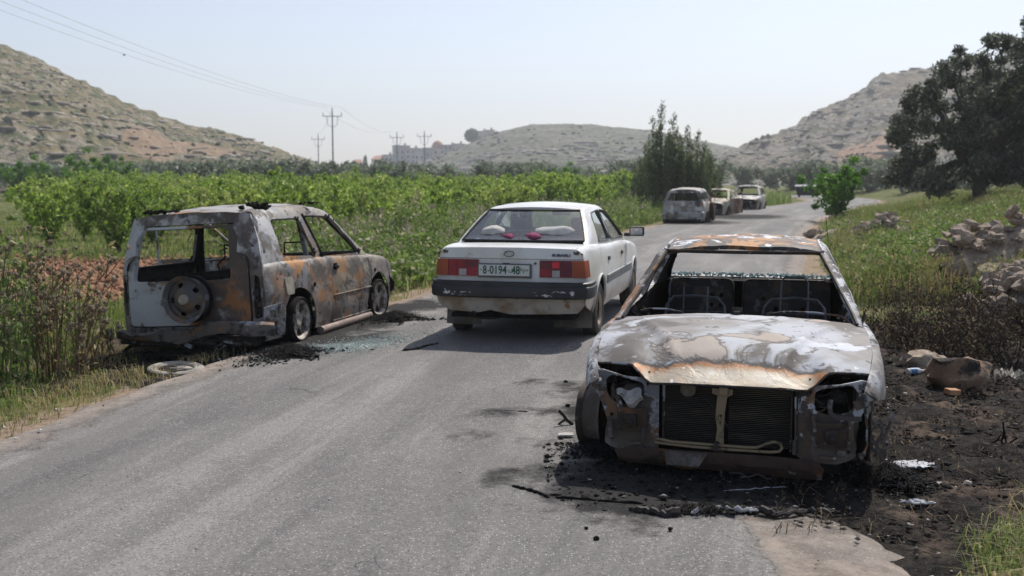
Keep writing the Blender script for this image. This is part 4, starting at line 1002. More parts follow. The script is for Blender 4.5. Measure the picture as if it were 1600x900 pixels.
def near_wreck():
    yaw = PI - math.atan2(.25, .968)   # the front faces the camera
    yF = 1.95; c0 = Vector((1.20, 5.80)); fw = Vector((-math.sin(yaw), math.cos(yaw))); loc = c0 - fw * yF
    c = Car('burnt_sedan', (loc.x, loc.y, 0), yaw,
        belt=[(-2.12, .74), (-1.9, .80), (-1.3, .84), (.0, .80), (.80, .775), (1.3, .735), (1.65, .675), (1.85, .60), (1.97, .53)],
        top=[(-1.75, .80), (-1.62, .845), (-1.14, 1.17), (-.95, 1.205), (-.45, 1.235), (-.05, 1.225), (.17, 1.185), (.90, .79), (.98, .77)],
        plan=[(-2.12, .75), (-1.8, .81), (-1.0, .845), (.5, .850), (1.2, .885), (1.5, .875), (1.75, .84), (1.98, .775)],
        sec=[(.02, .95), (.2, .985), (.42, 1.0), (.62, .985), (.85, .955)], tumble=.215, r=.055, r2=.045, bump=.010, seed=4, step=.065)
    r = c.root; tag(r, 'burnt out white sedan facing the camera with a scorched bonnet and bare front end', 'car')
    mats = [m_ws, m_sootin]
    # wings stop short of the missing front bumper; ragged front end
    def ft(low, a, b): return [p for p in low if p[0] < 1.36 or p[1] > .44][:-1] + [(b - .30, .455), (b - .12, .49), (b - .04, .50), (b, .52)]
    c.body_sides(mats, None, [-2.1, -.92, -.20, .82, 1.93], [(-1.35, .19, .31), (1.22, .19, .32)], ['rear_wing', 'rear_door', 'front_door', 'front_wing'], zs=.09, endtrim={'front_wing': ft})
    # sedan window frames
    w1 = rnd([(-.93, .86), (-.26, .83), (-.28, 1.155), (-.85, 1.13)], .05); w2 = rnd([(-.16, .83), (.70, .82), (.14, 1.13), (-.16, 1.16)], .05); w0 = []
    c.greenhouse([m_ws, m_soot], -1.70, .93, [w1, w2])
    c.roof([m_wroof, m_soot], -1.10, .15, crown=.045, bump=.014)
    # drip rails beside the roof skin
    for sg in (1, -1):
        mb = MB(); mb.tube([(sg * (c.xtop(y) + .012), y, c.topf(y) + .006) for y in np.linspace(-1.1, .15, 14)], .010, 6); mb.build('drip_rail', m_ws, r)
        mb = MB(); mb.tube([(sg * (c.xtop(y) - .004), y + .012, c.topf(y) - .006) for y in np.linspace(.17, .90, 12)], .012, 6); mb.build('windscreen_flange', m_wstruct, r)
    mb = MB(); f = c.wsf(.90, .17, .07)
    mb.tube([f(u, 1.0) for u in np.linspace(-1, 1, 15)], .014, 6); mb.build('windscreen_header', m_rust, r)
    mb = MB(); mb.sweep([Vector(f(u, .0)) + Vector((0, .0, -.03)) for u in np.linspace(-1.03, 1.03, 15)], [(-.07, .0), (.06, .012), (.06, -.05), (-.07, -.06)]); mb.build('cowl', m_wstruct, r)
    # rear deck with burst rear window edge
    c.deck('boot_lid', [m_ws, m_soot], -1.66, -2.08, crown=.02, bowa=-.05, bowb=-.05)
    g = c.wsf(-1.62, -1.12, .05)
    mb = MB(); mb.sweep([g(u, -.02) for u in np.linspace(-1.0, 1.0, 15)], [(-.02, .0), (.07, .01), (.07, -.03), (-.02, -.04)]); mb.build('rear_shelf_edge', m_ws, r)
    rr = random.Random(5); mb = MB()
    for k in range(240):
        u = rr.uniform(-.98, .98); q = Vector(g(u, 0)) + Vector((0, rr.uniform(.0, .09), rr.uniform(.008, .03))); mb.cbox(q, (rr.uniform(.006, .028), rr.uniform(.006, .02), rr.uniform(.004, .022)), (rr.random(), rr.random(), rr.random() * 3))
    tag(mb.build('glass_crumb', m_glass_g, r, 0), kind='stuff')
    mb = MB(); mb.tube([g(u, 1) for u in np.linspace(-1, 1, 12)], .013, 6); mb.build('rear_header', m_rust, r)
    # rear end panel
    gpatch('tail_panel', lambda u, v: (u * c.sx(-2.1, .5), -2.10 - .05 * (1 - u * u), .18 + v * .58), 16, 8, mats, r, out=(0, -1, 0))
    # bonnet
    def ridges(x, y):
        a = .66 - .20 * sst(1.95, .9, y) ; q = abs(x); e = .30 + .34 * sst(1.95, .75, y)
        z = (.016 * max(0, 1 - abs(q - e) / .045) + .012 * sst(e + .012, e - .012, q)) * sst(.88, 1.25, y)
        z += .004 * mnoise.noise(Vector((x * 2.2, y * 2.6, 1.7))) + .003 * mnoise.noise(Vector((x * 9, y * 7, 4))) - .006 * sst(.35, .0, abs(x + .1)) * sst(1.6, 1.2, y)
        z -= .035 * max(0, (y - 1.72) / .25) ** 2
        return z
    def hf(u, v):
        y0 = .86 + (1.80 - .86) * v; bow = .02 + .10 * v ** 2; au = abs(u); nose = (1 - au ** 3.2)
        lip = .125 * v ** 3 * sst(.72, .54, au); y = y0 + bow * (1 - u * u) - .05 * v * (sst(.6, .95, au)) + lip * .35
        x = u * (c.sx(min(y0, 1.7), c.beltf(y0)) - .055); z = c.beltf(y0) + .055 * (1 - u * u) * (1 - .3 * v) - lip * .78 * sst(.55, 1, v)
        return (x, y, z + ridges(x, y) * (1 - .85 * sst(.80, .95, v)))
    gpatch('bonnet', hf, 60, 44, [hoodm, m_sootin], r, thick=.012, bump=.0035, bsc=9, smooth=50)
    mb = MB(); mb.tube([Vector(hf(u, 1.0)) + Vector((0, -.004, -.006)) for u in np.linspace(-.93, .93, 40)], .007, 6); mb.build('bonnet_lip', m_wstruct, r)
    for x0 in (-.12, ):
        mb = MB(); mb.box(-.02, .02, .87, .90, .80, .845).box(-.035, .035, .868, .872, .835, .865); mb.build('washer_nozzle', m_wstruct, r)
    # ---- front structure, x is negative to the right of the picture
    yS = 1.90
    def plate(name, poly, y, mat, holes=(), th=.012, f=None):
        ff = f or (lambda x, z: (x, y + .01 * mnoise.noise(Vector((x * 7, z * 7, y))), z)); return panel(name, poly, ff, [mat, m_sootin], r, holes, step=.045, thick=th, out=(0, 1, 0), bump=.006, bsc=8)
    up = lambda s_: [(s_*.385, .16), (s_*.455, .16), (s_*.47, .24), (s_*.455, .30), (s_*.425, .33), (s_*.44, .40), (s_*.45, .50), (s_*.445, .528), (s_*.385, .528)]
    for s_ in (1, -1): plate('radiator_upright', up(s_), yS - .01, m_apron if s_ > 0 else m_wstruct, [circ(s_*.42, .485, .009, n=8), circ(s_*.415, .455, .008, n=8), circ(s_*.42, .36, .010, n=8), circ(s_*.43, .27, .009, n=8)])
    # headlamp openings with aprons
    for s_ in (1, -1):
        out = [(s_*.40, .135), (s_*.60, .13), (s_*.67, .15), (s_*.70, .17), (s_*.70, .24), (s_*.685, .30), (s_*.71, .38), (s_*.74, .44), (s_*.785, .50), (s_*.80, .585), (s_*.72, .60), (s_*.60, .575), (s_*.46, .565), (s_*.455, .52), (s_*.40, .50)]
        hole = [(s_*.47, .535), (s_*.475, .425), (s_*.56, .40), (s_*.66, .42), (s_*.695, .47), (s_*.70, .545), (s_*.66, .575), (s_*.56, .56)]
        plate('front_apron', out, yS, m_apron, [rnd(hole, .03), circ(s_*.735, .54, .012, n=8), circ(s_*.66, .34, .012, n=8), circ(s_*.66, .20, .012, n=8)],
              f=lambda x, z, s_=s_: (x, yS - .01 - .30 * max(0, abs(x) - .55) ** 1.3 + .012 * mnoise.noise(Vector((x * 8, z * 8, 2))), z))
        # crash plate and mount
        px = .535 if s_ > 0 else -.565; pz = .325 if s_ > 0 else .295
        plate('bumper_mount_plate', rnd([(px-.085, pz-.072), (px+.085, pz-.07), (px+.085, pz+.072), (px-.085, pz+.072)], .006, 2), yS + .028, m_rust, [circ(px-.068, pz+.056, .006, n=6), circ(px+.068, pz-.052, .006, n=6)])
        mb = MB(); mb.cbox((px, yS + .05, pz), (.062, .05, .072), (0, .1, 0)); mb.lathe([(0, .001), (.03, .001), (.03, .016), (0, .018)], (px, yS + .075, pz - .005), 'y', 10); bevel(mb.build('bumper_mount', m_sootin, r, 30), .01)
        # lamp cavity box and inner wing
        mb = MB(); mb.box(min(s_*.46, s_*.74), max(s_*.46, s_*.74), 1.36, 1.365, .12, .70); mb.box(min(s_*.44, s_*.452), max(s_*.44, s_*.452), 1.0, 1.86, .15, .60); mb.build('inner_wing', m_sootin, r, 0)
        mb = MB(); rr2 = random.Random(8 + s_)
        for k in range(9):
            a = Vector((s_ * rr2.uniform(.47, .68), rr2.uniform(1.5, 1.86), rr2.uniform(.40, .56))); p = [a]
            for q in range(5): a = a + Vector((rr2.uniform(-.07, .07), rr2.uniform(-.04, .04), rr2.uniform(-.05, .04))); p.append(a)
            mb.tube(p, rr2.uniform(.004, .011), 6)
        mb.ico((s_*.60, 1.70, .47), .055, 2, (1, .8, .9), .3, 3); mb.ico((s_*.52, 1.66, .43), .06, 2, (1.2, .8, .7), .4, 5); mb.build('burnt_wiring', m_sootin, r, 40)
    for (px_, pz_, w_, h_, a_) in ((.72, .50, .035, .045, .2), (.61, .42, .03, .09, .3), (-.62, .20, .05, .03, -.2), (.66, .26, .025, .10, .1), (.47, .24, .02, .10, -.1), (-.47, .36, .02, .09, .2), (-.665, .33, .03, .12, .05), (-.70, .47, .04, .05, .4), (.50, .19, .09, .02, .1), (-.55, .17, .09, .02, -.1), (-.76, .52, .03, .05, .3)):
        mb = MB(); mb.cbox((px_, yS + .02 - .3 * max(0, abs(px_) - .55) ** 1.3, pz_), (w_, .022, h_), (.1, a_, .1)); bevel(mb.build('bracket', m_apron if px_ * 7 % 1 > .4 else m_wstruct, r, 0), .004)
    # headlamp shell hanging on the left of the picture
    mb = MB(); V = []; n = 12
    for i in range(n + 1):
        a = i / n
        for j, (q, dy) in enumerate(((0, .0), (.35, .05), (.7, .055), (1, .03))):
            V.append((.485 + .145 * a - .02 * (q), yS + .0 + dy * 1.2 - .02 * a, .50 - .012 * a - .095 * q * math.sin(PI * (.18 + .72 * a)) + .01 * math.sin(9 * a)))
    F = [(i*4+j, (i+1)*4+j, (i+1)*4+j+1, i*4+j+1) for i in range(n) for j in range(3)]; 
    shell('headlamp_shell', [Vector(v) for v in V], [(f[0], f[1], f[2]) for f in F] + [(f[0], f[2], f[3]) for f in F], [plain('melted_lens', (.33, .32, .31), .7, var=.35, sc=20, bump=.6, bsc=50), m_sootin], r, .012, (0, 1, 0), .008, 12)
    mb = MB(); mb.ico((.52, yS - .05, .485), .07, 2, (1.2, .6, .5), .35, 2); mb.build('lamp_housing', m_sootin, r, 40)
    # curved bracket right of picture
    mb = MB(); mb.sweep([(-.555, yS + .03, .50), (-.55, yS + .035, .46), (-.56, yS + .04, .425), (-.59, yS + .04, .405), (-.65, yS + .03, .40), (-.72, yS + .01, .398)], [(-.012, -.006), (.012, -.006), (.012, .006), (-.012, .006)], (0, 1, 0)); mb.build('lamp_bracket', m_apron, r, 30)
    # radiator and condenser fins
    mb = MB(); mb.box(-.385, .385, yS - .17, yS - .10, .17, .56); mb.build('radiator_core', m_soot, r, 0)
    mb = MB()
    for k in range(34):
        z = .185 + k * .0108
        for (xa, xb) in ((.045, .355), (-.345, -.005)): mb.cbox(((xa + xb) / 2, yS - .088 + .003 * math.sin(k * 2.1), z), (xb - xa, .022, .0042), (.0, .003 * math.sin(k), 0))
    tag(mb.build('condenser_fin', layered('condenser_fins', (.042, .036, .031), [dict(col=(.10, .085, .065), sc=3, lo=.5, hi=.65, seed=1, stretch=(.6, 1, 3))], rough=.7, metal=.3, bump=.2), r, 0), kind='stuff')
    mb = MB(); [MB().box(xa_, xb_, yS - .11, yS - .065, .17, .55).build('condenser_tank', m_wstruct, r, 0) for xa_, xb_ in ((.357, .371), (-.356, -.347), (.029, .043), (-.384, -.372))]
    plate('bonnet_latch_post', [(.015, .17), (.075, .17), (.06, .23), (.052, .30), (.064, .36), (.06, .42), (.055, .49), (.085, .50), (.085, .53), (-.03, .53), (-.03, .50), (.0, .485), (.012, .40), (.015, .30)], yS + .02, m_tan, [circ(.035, .375, .009, n=8), circ(.035, .335, .007, n=8), circ(.04, .22, .006, n=8)])
    mb = MB(); mb.cbox((.02, yS + .035, .52), (.05, .03, .045)); mb.lathe([(0, .001), (.012, .001), (.012, .012), (0, .013)], (.045, yS + .03, .365), 'y', 10); tag(bevel(mb.build('bonnet_latch', m_tan, r, 30), .005), kind='stuff')
    mb = MB(); mb.lathe([(0, .001), (.018, .001), (.022, .022), (.016, .042), (.008, .047), (-.004, .045)], (.225, yS - .06, .505), 'y', 28); mb.build('horn', plain('horn_disc', (.13, .11, .085), .7, .3, .3, 30), r, 30)
    mb = MB(); mb.tube([(.13, yS - .06, .46), (.03, yS - .02, .36), (-.005, yS, .31)], .003, 5); mb.build('loose_wire', m_wstruct, r)
    z1, z2 = .215, .190
    mb = MB(); mb.tube([(.40, yS + .02, .225), (.3, yS + .03, .212), (.1, yS + .035, z1 - .005), (-.1, yS + .035, z1 - .008), (-.17, yS + .035, z1 - .006), (-.22, yS + .035, .235), (-.26, yS + .035, .248), (-.295, yS + .035, .24), (-.305, yS + .035, .215), (-.29, yS + .035, .195), (-.24, yS + .035, .188), (0, yS + .035, .188), (.2, yS + .035, .192), (.40, yS + .02, .200)], .0085, 8); mb.build('cooling_pipe', m_tan, r)
    mb = MB(); mb.cbox((.055, yS + .04, .205), (.022, .03, .05)); mb.cbox((-.37, yS + .02, .22), (.02, .02, .08)); mb.tube([(-.37, yS, .5), (-.375, yS+.01, .3), (-.37, yS + .02, .2)], .006, 6); mb.build('pipe_clip', m_wstruct, r, 0)
    # lower crossmember
    plate('lower_crossmember', [(.63, .15), (.60, .08), (.45, .065), (.2, .05), (-.1, .045), (-.35, .035), (-.52, .035), (-.53, .10), (-.50, .15), (-.3, .165), (0, .168), (.3, .17), (.5, .175)], yS + .035, m_rust, [circ(.41, .105, .01, n=8), circ(-.31, .09, .009, n=8)], f=lambda x, z: (x, yS + .045 - .06 * sst(.12, .03, z) + .006 * mnoise.noise(Vector((x * 6, z * 9, 1))), z))
    plate('crossmember_patch', [(.34, .165), (.33, .085), (.15, .08), (.10, .16)], yS + .055, m_apron)
    mb = MB(); mb.box(-.62, .62, 1.6, 1.9, .09, .13); mb.build('subframe', m_soot, r, 0)
    mb = MB(); rr3 = random.Random(2)
    mb.tube([(-.02, yS, .045), (-.08, yS + .02, .055), (-.12, yS + .03, .035), (-.18, yS + .02, .055), (-.23, yS + .02, .03), (-.25, yS + .04, .04)], .006, 6); mb.tube([(.03, yS, .06), (.02, yS + .03, .02), (-.03, yS + .05, .01)], .006, 6); mb.build('hanging_cable', m_wstruct, r)
    # engine lump, fire wall, floor
    mb = MB(); mb.ico((.05, 1.45, .42), .26, 3, (1.2, .8, .85), .25, 4); mb.box(-.4, .4, 1.58, 1.72, .14, .50); mb.build('engine', m_soot, r, 40)
    mb = MB(); mb.box(-.76, .76, .80, .83, .12, .76); mb.box(-.78, .78, -1.9, .82, .10, .13); mb.box(-.16, .16, -1.2, .80, .13, .24); mb.build('floor_pan', m_soot, r, 0)
    # crumpled wing corner on the right of the picture
    def crump(u, v):
        a = v; x = -(.74 + .075 * (1 - a) + .03 * math.sin(u * 5)); return (x - .055 * a * (1 - a) * 4 * .3, 1.60 + .26 * u + .02 * math.sin(a * 9), .52 - .30 * a + .015 * math.sin(u * 11))
    gpatch('torn_wing_liner', lambda u, v: (-(.745 + .02 * math.sin(u * 6 + v * 5)), 1.62 + .22 * u, .16 + .34 * v + .03 * math.sin(u * 8)), 14, 14, [m_wstruct, m_soot], r, out=(-1, 0, 0), bump=.03, bsc=6, u0=0, u1=1)
    gpatch('inner_wing_skin', lambda u, v: (.665 + .012 * math.sin(u * 6 + v * 5), 1.60 + .25 * u, .17 + .33 * v), 12, 12, [m_wstruct, m_soot], r, out=(1, 0, 0), bump=.025, bsc=6, u0=0, u1=1)
    # wheels: the tyres have burnt away
    for (x, y, st) in ((.855, 1.26, -.13), (-.73, 1.22, .05), (.74, -1.35, 0), (-.74, -1.35, 0)):
        w = wheel(r, (x, y, .205), 0, .20, .17, m_apron if y > 0 else m_rim_dark, 8, False, steer=st, style='steel', outer=1 if x > 0 else -1)
    liner(c, 1.22, .22, .33, .45, .70, m_soot); liner(c, -1.35, .2, .32, .5, .72, m_soot)
    # ---- cabin
    mb = MB(); mb.tube([(-.72, .70, .66), (-.3, .66, .69), (.3, .66, .69), (.72, .70, .66)], .022, 8); mb.build('dashboard_beam', m_sootin, r)
    mb = MB(); mb.tube([(-.22, .62, .80), (-.30, .60, .815), (-.5, .58, .812), (-.66, .62, .80), (-.72, .70, .77)], .0075, 6); mb.tube([(-.19, .62, .79), (-.22, .62, .81)], .01, 6); mb.build('bent_trim_rod', m_apron, r)
    mb = MB(); mb.tube([(.66, .66, .80), (.60, .62, .812), (.48, .60, .81), (.38, .63, .795)], .0065, 6); mb.build('bent_trim_rod', m_apron, r)
    m_frame = plain('seat_wire', (.14, .145, .155), .5, .5, .4, 9)
    for sx_ in (.36, -.37):
        st = empty('front_seat_frame', (0, 0, 0), 0, r); mb = MB(); yb = -.12
        arc = [(sx_ + .235 * a, yb - .10 * h - .05, .30 + h * .50) for a, h in ((-1, 0), (-1.0, .6), (-.92, .88), (-.7, 1.0), (0, 1.03), (.7, 1.0), (.92, .88), (1.0, .6), (1, 0))]
        mb.tube(arc, .011, 7); mb.build('back_hoop', m_frame, st)
        mb = MB(); k = .09 if sx_ > 0 else .10
        mb.tube([(sx_ - k, yb - .02, .32), (sx_ - k, yb - .17, .80), (sx_ - k * .95, yb - .20, .93), (sx_ - k * .7, yb - .205, .965), (sx_ + k * .7, yb - .205, .965), (sx_ + k * .95, yb - .20, .93), (sx_ + k, yb - .17, .80), (sx_ + k, yb - .02, .32)] if sx_ < 0 else [(sx_ - k, yb - .02, .32), (sx_ - k, yb - .17, .88), (sx_ + k, yb - .17, .88), (sx_ + k, yb - .02, .32)], .0075, 6); mb.build('headrest_hoop', m_frame, st)
        mb = MB(); mb.box(sx_ - .22, sx_ + .22, yb, yb + .42, .26, .29)
        for q in range(5): mb.tube([(sx_ - .22, yb - .06 - .01 * q, .42 + q * .07), (sx_ + .22, yb - .06 - .01 * q, .42 + q * .07)], .0035, 5)
        mb.build('seat_springs', m_frame, st, 0)
    for (xa, xb) in ((.12, .66), (-.66, .04)):
        cx_ = (xa + xb) / 2; hs = []
        if xa > 0: hs = [(x, z) for x in (.22, .30) for z in (.56, .64, .72, .47)]
        else: hs = [(x, z) for x in (-.13, -.23) for z in (.46, .54, .62, .70)] + [(-.45, .62), (-.02, .50), (-.50, .47)]
        ff = lambda x, z: (x, -1.12 - (z - .35) * .30 + .006 * mnoise.noise(Vector((x*6, z*6, 1))), z)
        panel('rear_seat_back', rnd([(xa, .36), (xb, .36), (xb, .855), (xa, .855)], .06), ff, [m_seat, m_soot], r, [circ(x, z, .020, n=10) for x, z in hs], step=.05, thick=.01, out=(0, 1, 0), bump=.006, bsc=7)
        mb = MB(); p = rnd([(xa, .36), (xb, .36), (xb, .855), (xa, .855)], .07); mb.tube([Vector(ff(a, b)) + Vector((0, .012, 0)) for a, b in p], .009, 6, closed=True); mb.build('seat_back_rim', m_wstruct, r)
    mb = MB(); mb.box(-.70, .70, -1.66, -1.32, .82, .835); mb.build('parcel_shelf', m_soot, r, 0)
    mb = MB(); rr4 = random.Random(3)
    for k in range(120):
        x = rr4.choice([-1, 1]) * rr4.uniform(.70, .76); mb.cbox((x, rr4.uniform(-.2, .75), rr4.uniform(.35, .80)), (rr4.uniform(.02, .05), rr4.uniform(.02, .10), rr4.uniform(.02, .09)), (rr4.random(), rr4.random(), rr4.random()))
    tag(mb.build('charred_door_trim', m_wstruct, r, 0), kind='stuff')
    mb = MB(); mb.tube([(-.78, .83, .78), (-.80, .84, .88)], [.012, .003], 5); mb.build('mirror_stub', m_sootin, r)
    mb = MB(); mb.tube([(-.63, -1.0, 1.20), (-.60, -.86, 1.40)], .0025, 4); mb.build('aerial', m_black, r)
    return c
near = near_wreck()
# ---------------------------------------------------------------- 2. burnt off-roader on the left verge
m_suv = layered('burnt_offroader_paint', (.25, .228, .205), [
    dict(col=(.15, .128, .112), sc=1.6, lo=.44, hi=.54, seed=2.3, dist=.5, det=9),
    dict(col=(.27, .235, .17), sc=1.4, lo=.42, hi=.52, seed=6, box=(.5, None, -.15, 1.2, .35, .9), wob=.25, soft=.12, a=.85),
    dict(col=(.055, .048, .045), sc=2.6, lo=.53, hi=.58, det=11, seed=10.2, dist=.5, box=(None, None, None, None, None, .98), wob=.2, soft=.1, h=-.5),
    dict(col=(.20, .203, .212), sc=3.8, lo=.56, hi=.585, det=11, seed=13.2, h=.8),
    dict(col=(.47, .47, .47), sc=2.0, lo=.42, hi=.50, seed=1.2, det=10, box=(None, None, None, -1.15, .86, None), wob=.2, soft=.08, a=.9),
    dict(col=(.10, .085, .075), sc=2.6, lo=.53, hi=.60, seed=21, det=10),
    dict(col=(.40, .19, .06), sc=2.3, lo=.41, hi=.60, det=11, seed=4.1, dist=.5, box=(.5, None, -1.55, -.45, .45, .95), wob=.3, soft=.12),
    dict(col=(.33, .165, .06), sc=2.7, lo=.48, hi=.62, det=11, seed=8.4, box=(.5, None, -.8, .75, .1, .9), wob=.3, soft=.12, a=.9),
    dict(col=(.04, .036, .034), sc=12, lo=.60, hi=.64, seed=3, h=-.5)], rough=.72, metal=.08, bump=.5, bsc=26, bdist=.006)
m_suvgate = layered('burnt_tailgate', (.46, .48, .50), [
    dict(col=(.085, .065, .052), sc=2.3, lo=.28, hi=.42, det=8, seed=2.3, box=(.02, None, None, None, None, None), wob=.16, soft=.06),
    dict(col=(.27, .12, .045), sc=2.6, lo=.50, hi=.60, det=8, seed=5.3, box=(.0, None, None, None, None, None), wob=.2, soft=.06),
    dict(col=(.10, .075, .06), sc=3.3, lo=.56, hi=.62, seed=7, det=9), dict(col=(.12, .10, .09), sc=2, lo=.1, hi=.2, box=(None, None, None, None, None, .22), wob=.1, soft=.03), dict(col=(.24, .13, .06), sc=4, lo=.5, hi=.6, seed=17, box=(None, None, None, None, .66, .8), wob=.05)], rough=.62, metal=.1, bump=.35, bsc=22)
m_suvbump = layered('burnt_bumper_beam', (.13, .115, .105), [dict(col=(.34, .36, .38), sc=2.6, lo=.50, hi=.60, det=8, seed=2.3, stretch=(.6, 1, 1.6)), dict(col=(.26, .13, .05), sc=4.6, lo=.56, hi=.64, det=8, seed=5.3), dict(col=(.035, .03, .028), sc=6, lo=.52, hi=.62, seed=9)], rough=.7, metal=.2, bump=.5)

def open_door(parent, hinge, ang, L, zb, zt, mats, sill=.15, name='open_door'):
    """front door swung out about its hinge; drawn in its own frame: y back from hinge"""
    d = empty(name, hinge, ang, parent)
    prof = lambda y, z: (.0 + .03 * math.sin(max(0, min(1, (z - sill) / (zb - sill))) * PI) , -y, z)
    out = [(0, sill), (L, sill), (L, zb), (L * .99, zt), (L * .50, zt), (L * .36, zt - .05), (.02, zb + .02), (0, zb)]
    panel('door_skin', rnd([(0, sill), (L, sill), (L, zb), (0, zb)], .03), lambda a, b: prof(a, b), mats, d, step=.09, thick=.03, out=(1, 0, 0))
    mb = MB(); mb.tube([prof(a, b) for a, b in ((L - .015, zb), (L - .02, zt - .03), (L - .05, zt), (L * .55, zt), (L * .42, zt - .035), (.03, zb + .01))], .016, 6); mb.build('window_frame', mats[0], d)
    return d

def suv():
    fw = Vector((.55, 2.13)).normalized(); yaw = -math.atan2(fw.x, fw.y); rt = Vector((fw.y, -fw.x)); hw = .87
    wr = Vector((-2.21, 11.02))                      # outer face of the rear right wheel
    loc = wr - rt * (hw - .02) + fw * 1.10
    c = Car('burnt_offroader', (loc.x, loc.y, -.055), yaw,
        belt=[(-1.80, .86), (-1.2, .865), (.2, .835), (.92, .80), (1.3, .765), (1.65, .70), (1.84, .60), (1.90, .53)],
        top=[(-1.83, 1.0), (-1.80, 1.15), (-1.72, 1.345), (-1.62, 1.395), (-1.2, 1.43), (-.5, 1.44), (.0, 1.42), (.22, 1.37), (.95, .84), (1.02, .80)],
        plan=[(-1.80, .80), (-1.5, .845), (-.8, .87), (.8, .87), (1.4, .85), (1.75, .79), (1.9, .70)],
        sec=[(.1, .96), (.35, .995), (.5, 1.0), (.7, .985), (.9, .965)], tumble=.18, r=.06, r2=.13, bump=.012, seed=9, step=.07)
    r = c.root; r.rotation_euler = (R(-.4), R(-3.0), yaw); tag(r, 'burnt out three door off-roader with rust stains and a spare wheel on its tailgate', 'car')
    mats = [m_suv, m_sootin]
    def ft(low, a, b): return [p for p in low][:-1] + [(b - .10, .42), (b - .02, .48), (b, .52)]
    fuel = rnd([(-1.40, .52), (-1.23, .52), (-1.23, .70), (-1.40, .70)], .03)
    ob = c.body_sides(mats, None, [-1.76, -.30, .86, 1.88], [(-1.10, .20, .375), (1.12, .20, .37)], ['rear_wing', 'front_door', 'front_wing'], zs=.10, endtrim={'front_wing': ft}, skip=(('front_door', -1),))
    c.pan('fuel_flap', 1, fuel, [plain('fuel_flap_paint', (.27, .25, .20), .7, var=.25, sc=9), m_soot]).location = (.012, 0, 0)
    # swage lines on the side
    for (z, y0, y1) in ((.41, -.28, .84), (.12, -.28, .84)):
        mb = MB(); mb.tube([Vector(c.side(1)(y, z)) + Vector((.002, 0, 0)) for y in np.linspace(y0, y1, 10)], .008, 6); mb.build('door_crease', m_suv, r)
    mb = MB(); p = Vector(c.side(1)(-.16, .72)); mb.cbox(p + Vector((.012, 0, 0)), (.03, .12, .035)); mb.cbox(p + Vector((.005, .0, .01)), (.02, .08, .075)); bevel(mb.build('door_handle', m_soot, r, 0), .008)
    for y, z in ((-.75, .575), (1.0, .60)): mb = MB(); mb.lathe([(0, .001), (.012, .001), (.012, .022), (0, .026)], Vector(c.side(1)(y, z)), 'x', 10); mb.build('lamp_socket', m_soot, r)
    w1 = rnd([(-1.28, .92), (-.52, .875), (-.66, 1.30), (-1.30, 1.30)], .07); w2 = rnd([(-.38, .855), (.72, .84), (.17, 1.30), (-.48, 1.325)], [.03, .05, .09, .06])
    w1l = rnd([(-1.64, .87), (-.42, .86), (-.46, 1.32), (-1.56, 1.30)], .06)
    c.greenhouse([m_suv, m_sootin], -1.83, .97, {1: [w1, w2], -1: [w1l, w2]})
    mb = MB(); mb.tube([c.gh(1)(y, z) for y, z in ((-.36, .87), (-.45, 1.1), (-.52, 1.34))], .014, 6); mb.build('door_shut_line', m_soot, r)
    c.roof([layered('suv_roof', (.30, .29, .28), [dict(col=(.30, .16, .07), sc=2.5, lo=.5, hi=.62, seed=3), dict(col=(.07, .06, .055), sc=3.2, lo=.52, hi=.62, seed=8)], rough=.65, bump=.4), m_soot], -1.66, .20, crown=.03, bump=.014)
    # what hangs and lies inside the shell
    mb = MB(); rr = random.Random(12)
    for k in range(14):
        a = Vector((rr.uniform(-.6, .6), rr.uniform(-1.6, .1), 1.33)); P = [a]
        for q in range(4): a = a + Vector((rr.uniform(-.05, .05), rr.uniform(-.05, .05), -rr.uniform(.02, .07))); P.append(a)
        mb.tube(P, .004, 4)
    for k in range(60): mb.cbox((rr.uniform(-.7, .7), rr.uniform(-1.6, .8), .20 + rr.random() * .12), (rr.uniform(.04, .2), rr.uniform(.04, .2), rr.uniform(.01, .06)), (rr.random(), rr.random(), rr.random() * 3))
    tag(mb.build('charred_interior_scraps', m_sootin, r, 0), kind='stuff')
    for sg_, pts in ((1, w1), (1, w2), (-1, w1l)):
        mb = MB(); rr = random.Random(len(pts) + sg_); f_ = c.gh(sg_)
        for k in range(26):
            a_, b_ = pts[rr.randrange(len(pts))]; q = Vector(f_(a_ + rr.uniform(-.01, .01), b_)); mb.cbox(q + Vector((0, 0, rr.uniform(-.01, .01))), (.012, rr.uniform(.01, .05), rr.uniform(.006, .02)), (rr.random(), rr.random(), 0))
        tag(mb.build('window_seal_remnant', m_soot, r, 0), kind='stuff')
    # melted roof rack remains
    for (x, y, s_) in ((.62, -1.50, .075), (-.55, -1.55, .05), (-.30, -1.58, .04), (.60, -.25, .035)):
        mb = MB(); rr = random.Random(int(abs(y) * 100 + x * 10))
        for k in range(12): mb.ico((x + rr.gauss(0, .07), y + rr.gauss(0, .04), c.topf(y) + .02 + rr.random() * s_ * .5), s_ * rr.uniform(.25, .5), 2, (1.3, 1, .8), .9, k)
        tag(mb.build('melted_roof_rack', m_soot, r, 0), kind='stuff')
    # hood, scuttle
    c.deck('bonnet', [m_suv, m_sootin], .98, 1.86, crown=.045, bowa=.03, bowb=.10, bump=.012)
    mb = MB(); f = c.wsf(.97, .22, .06); mb.tube([f(u, 1) for u in np.linspace(-1, 1, 12)], .02, 6); mb.tube([f(u, 0) for u in np.linspace(-1, 1, 12)], .025, 6); mb.build('windscreen_frame', m_sootin, r)
    # ---- back face
    yb = lambda x, z: -1.80 + .05 * (abs(x) / .8) ** 4 * 1.0 + max(0, z - .80) * .17
    ff = lambda x, z: (x, yb(x, z), z)
    top = [(-.66, 1.37), (-.40, 1.40), (0, 1.405), (.40, 1.40), (.66, 1.37)]
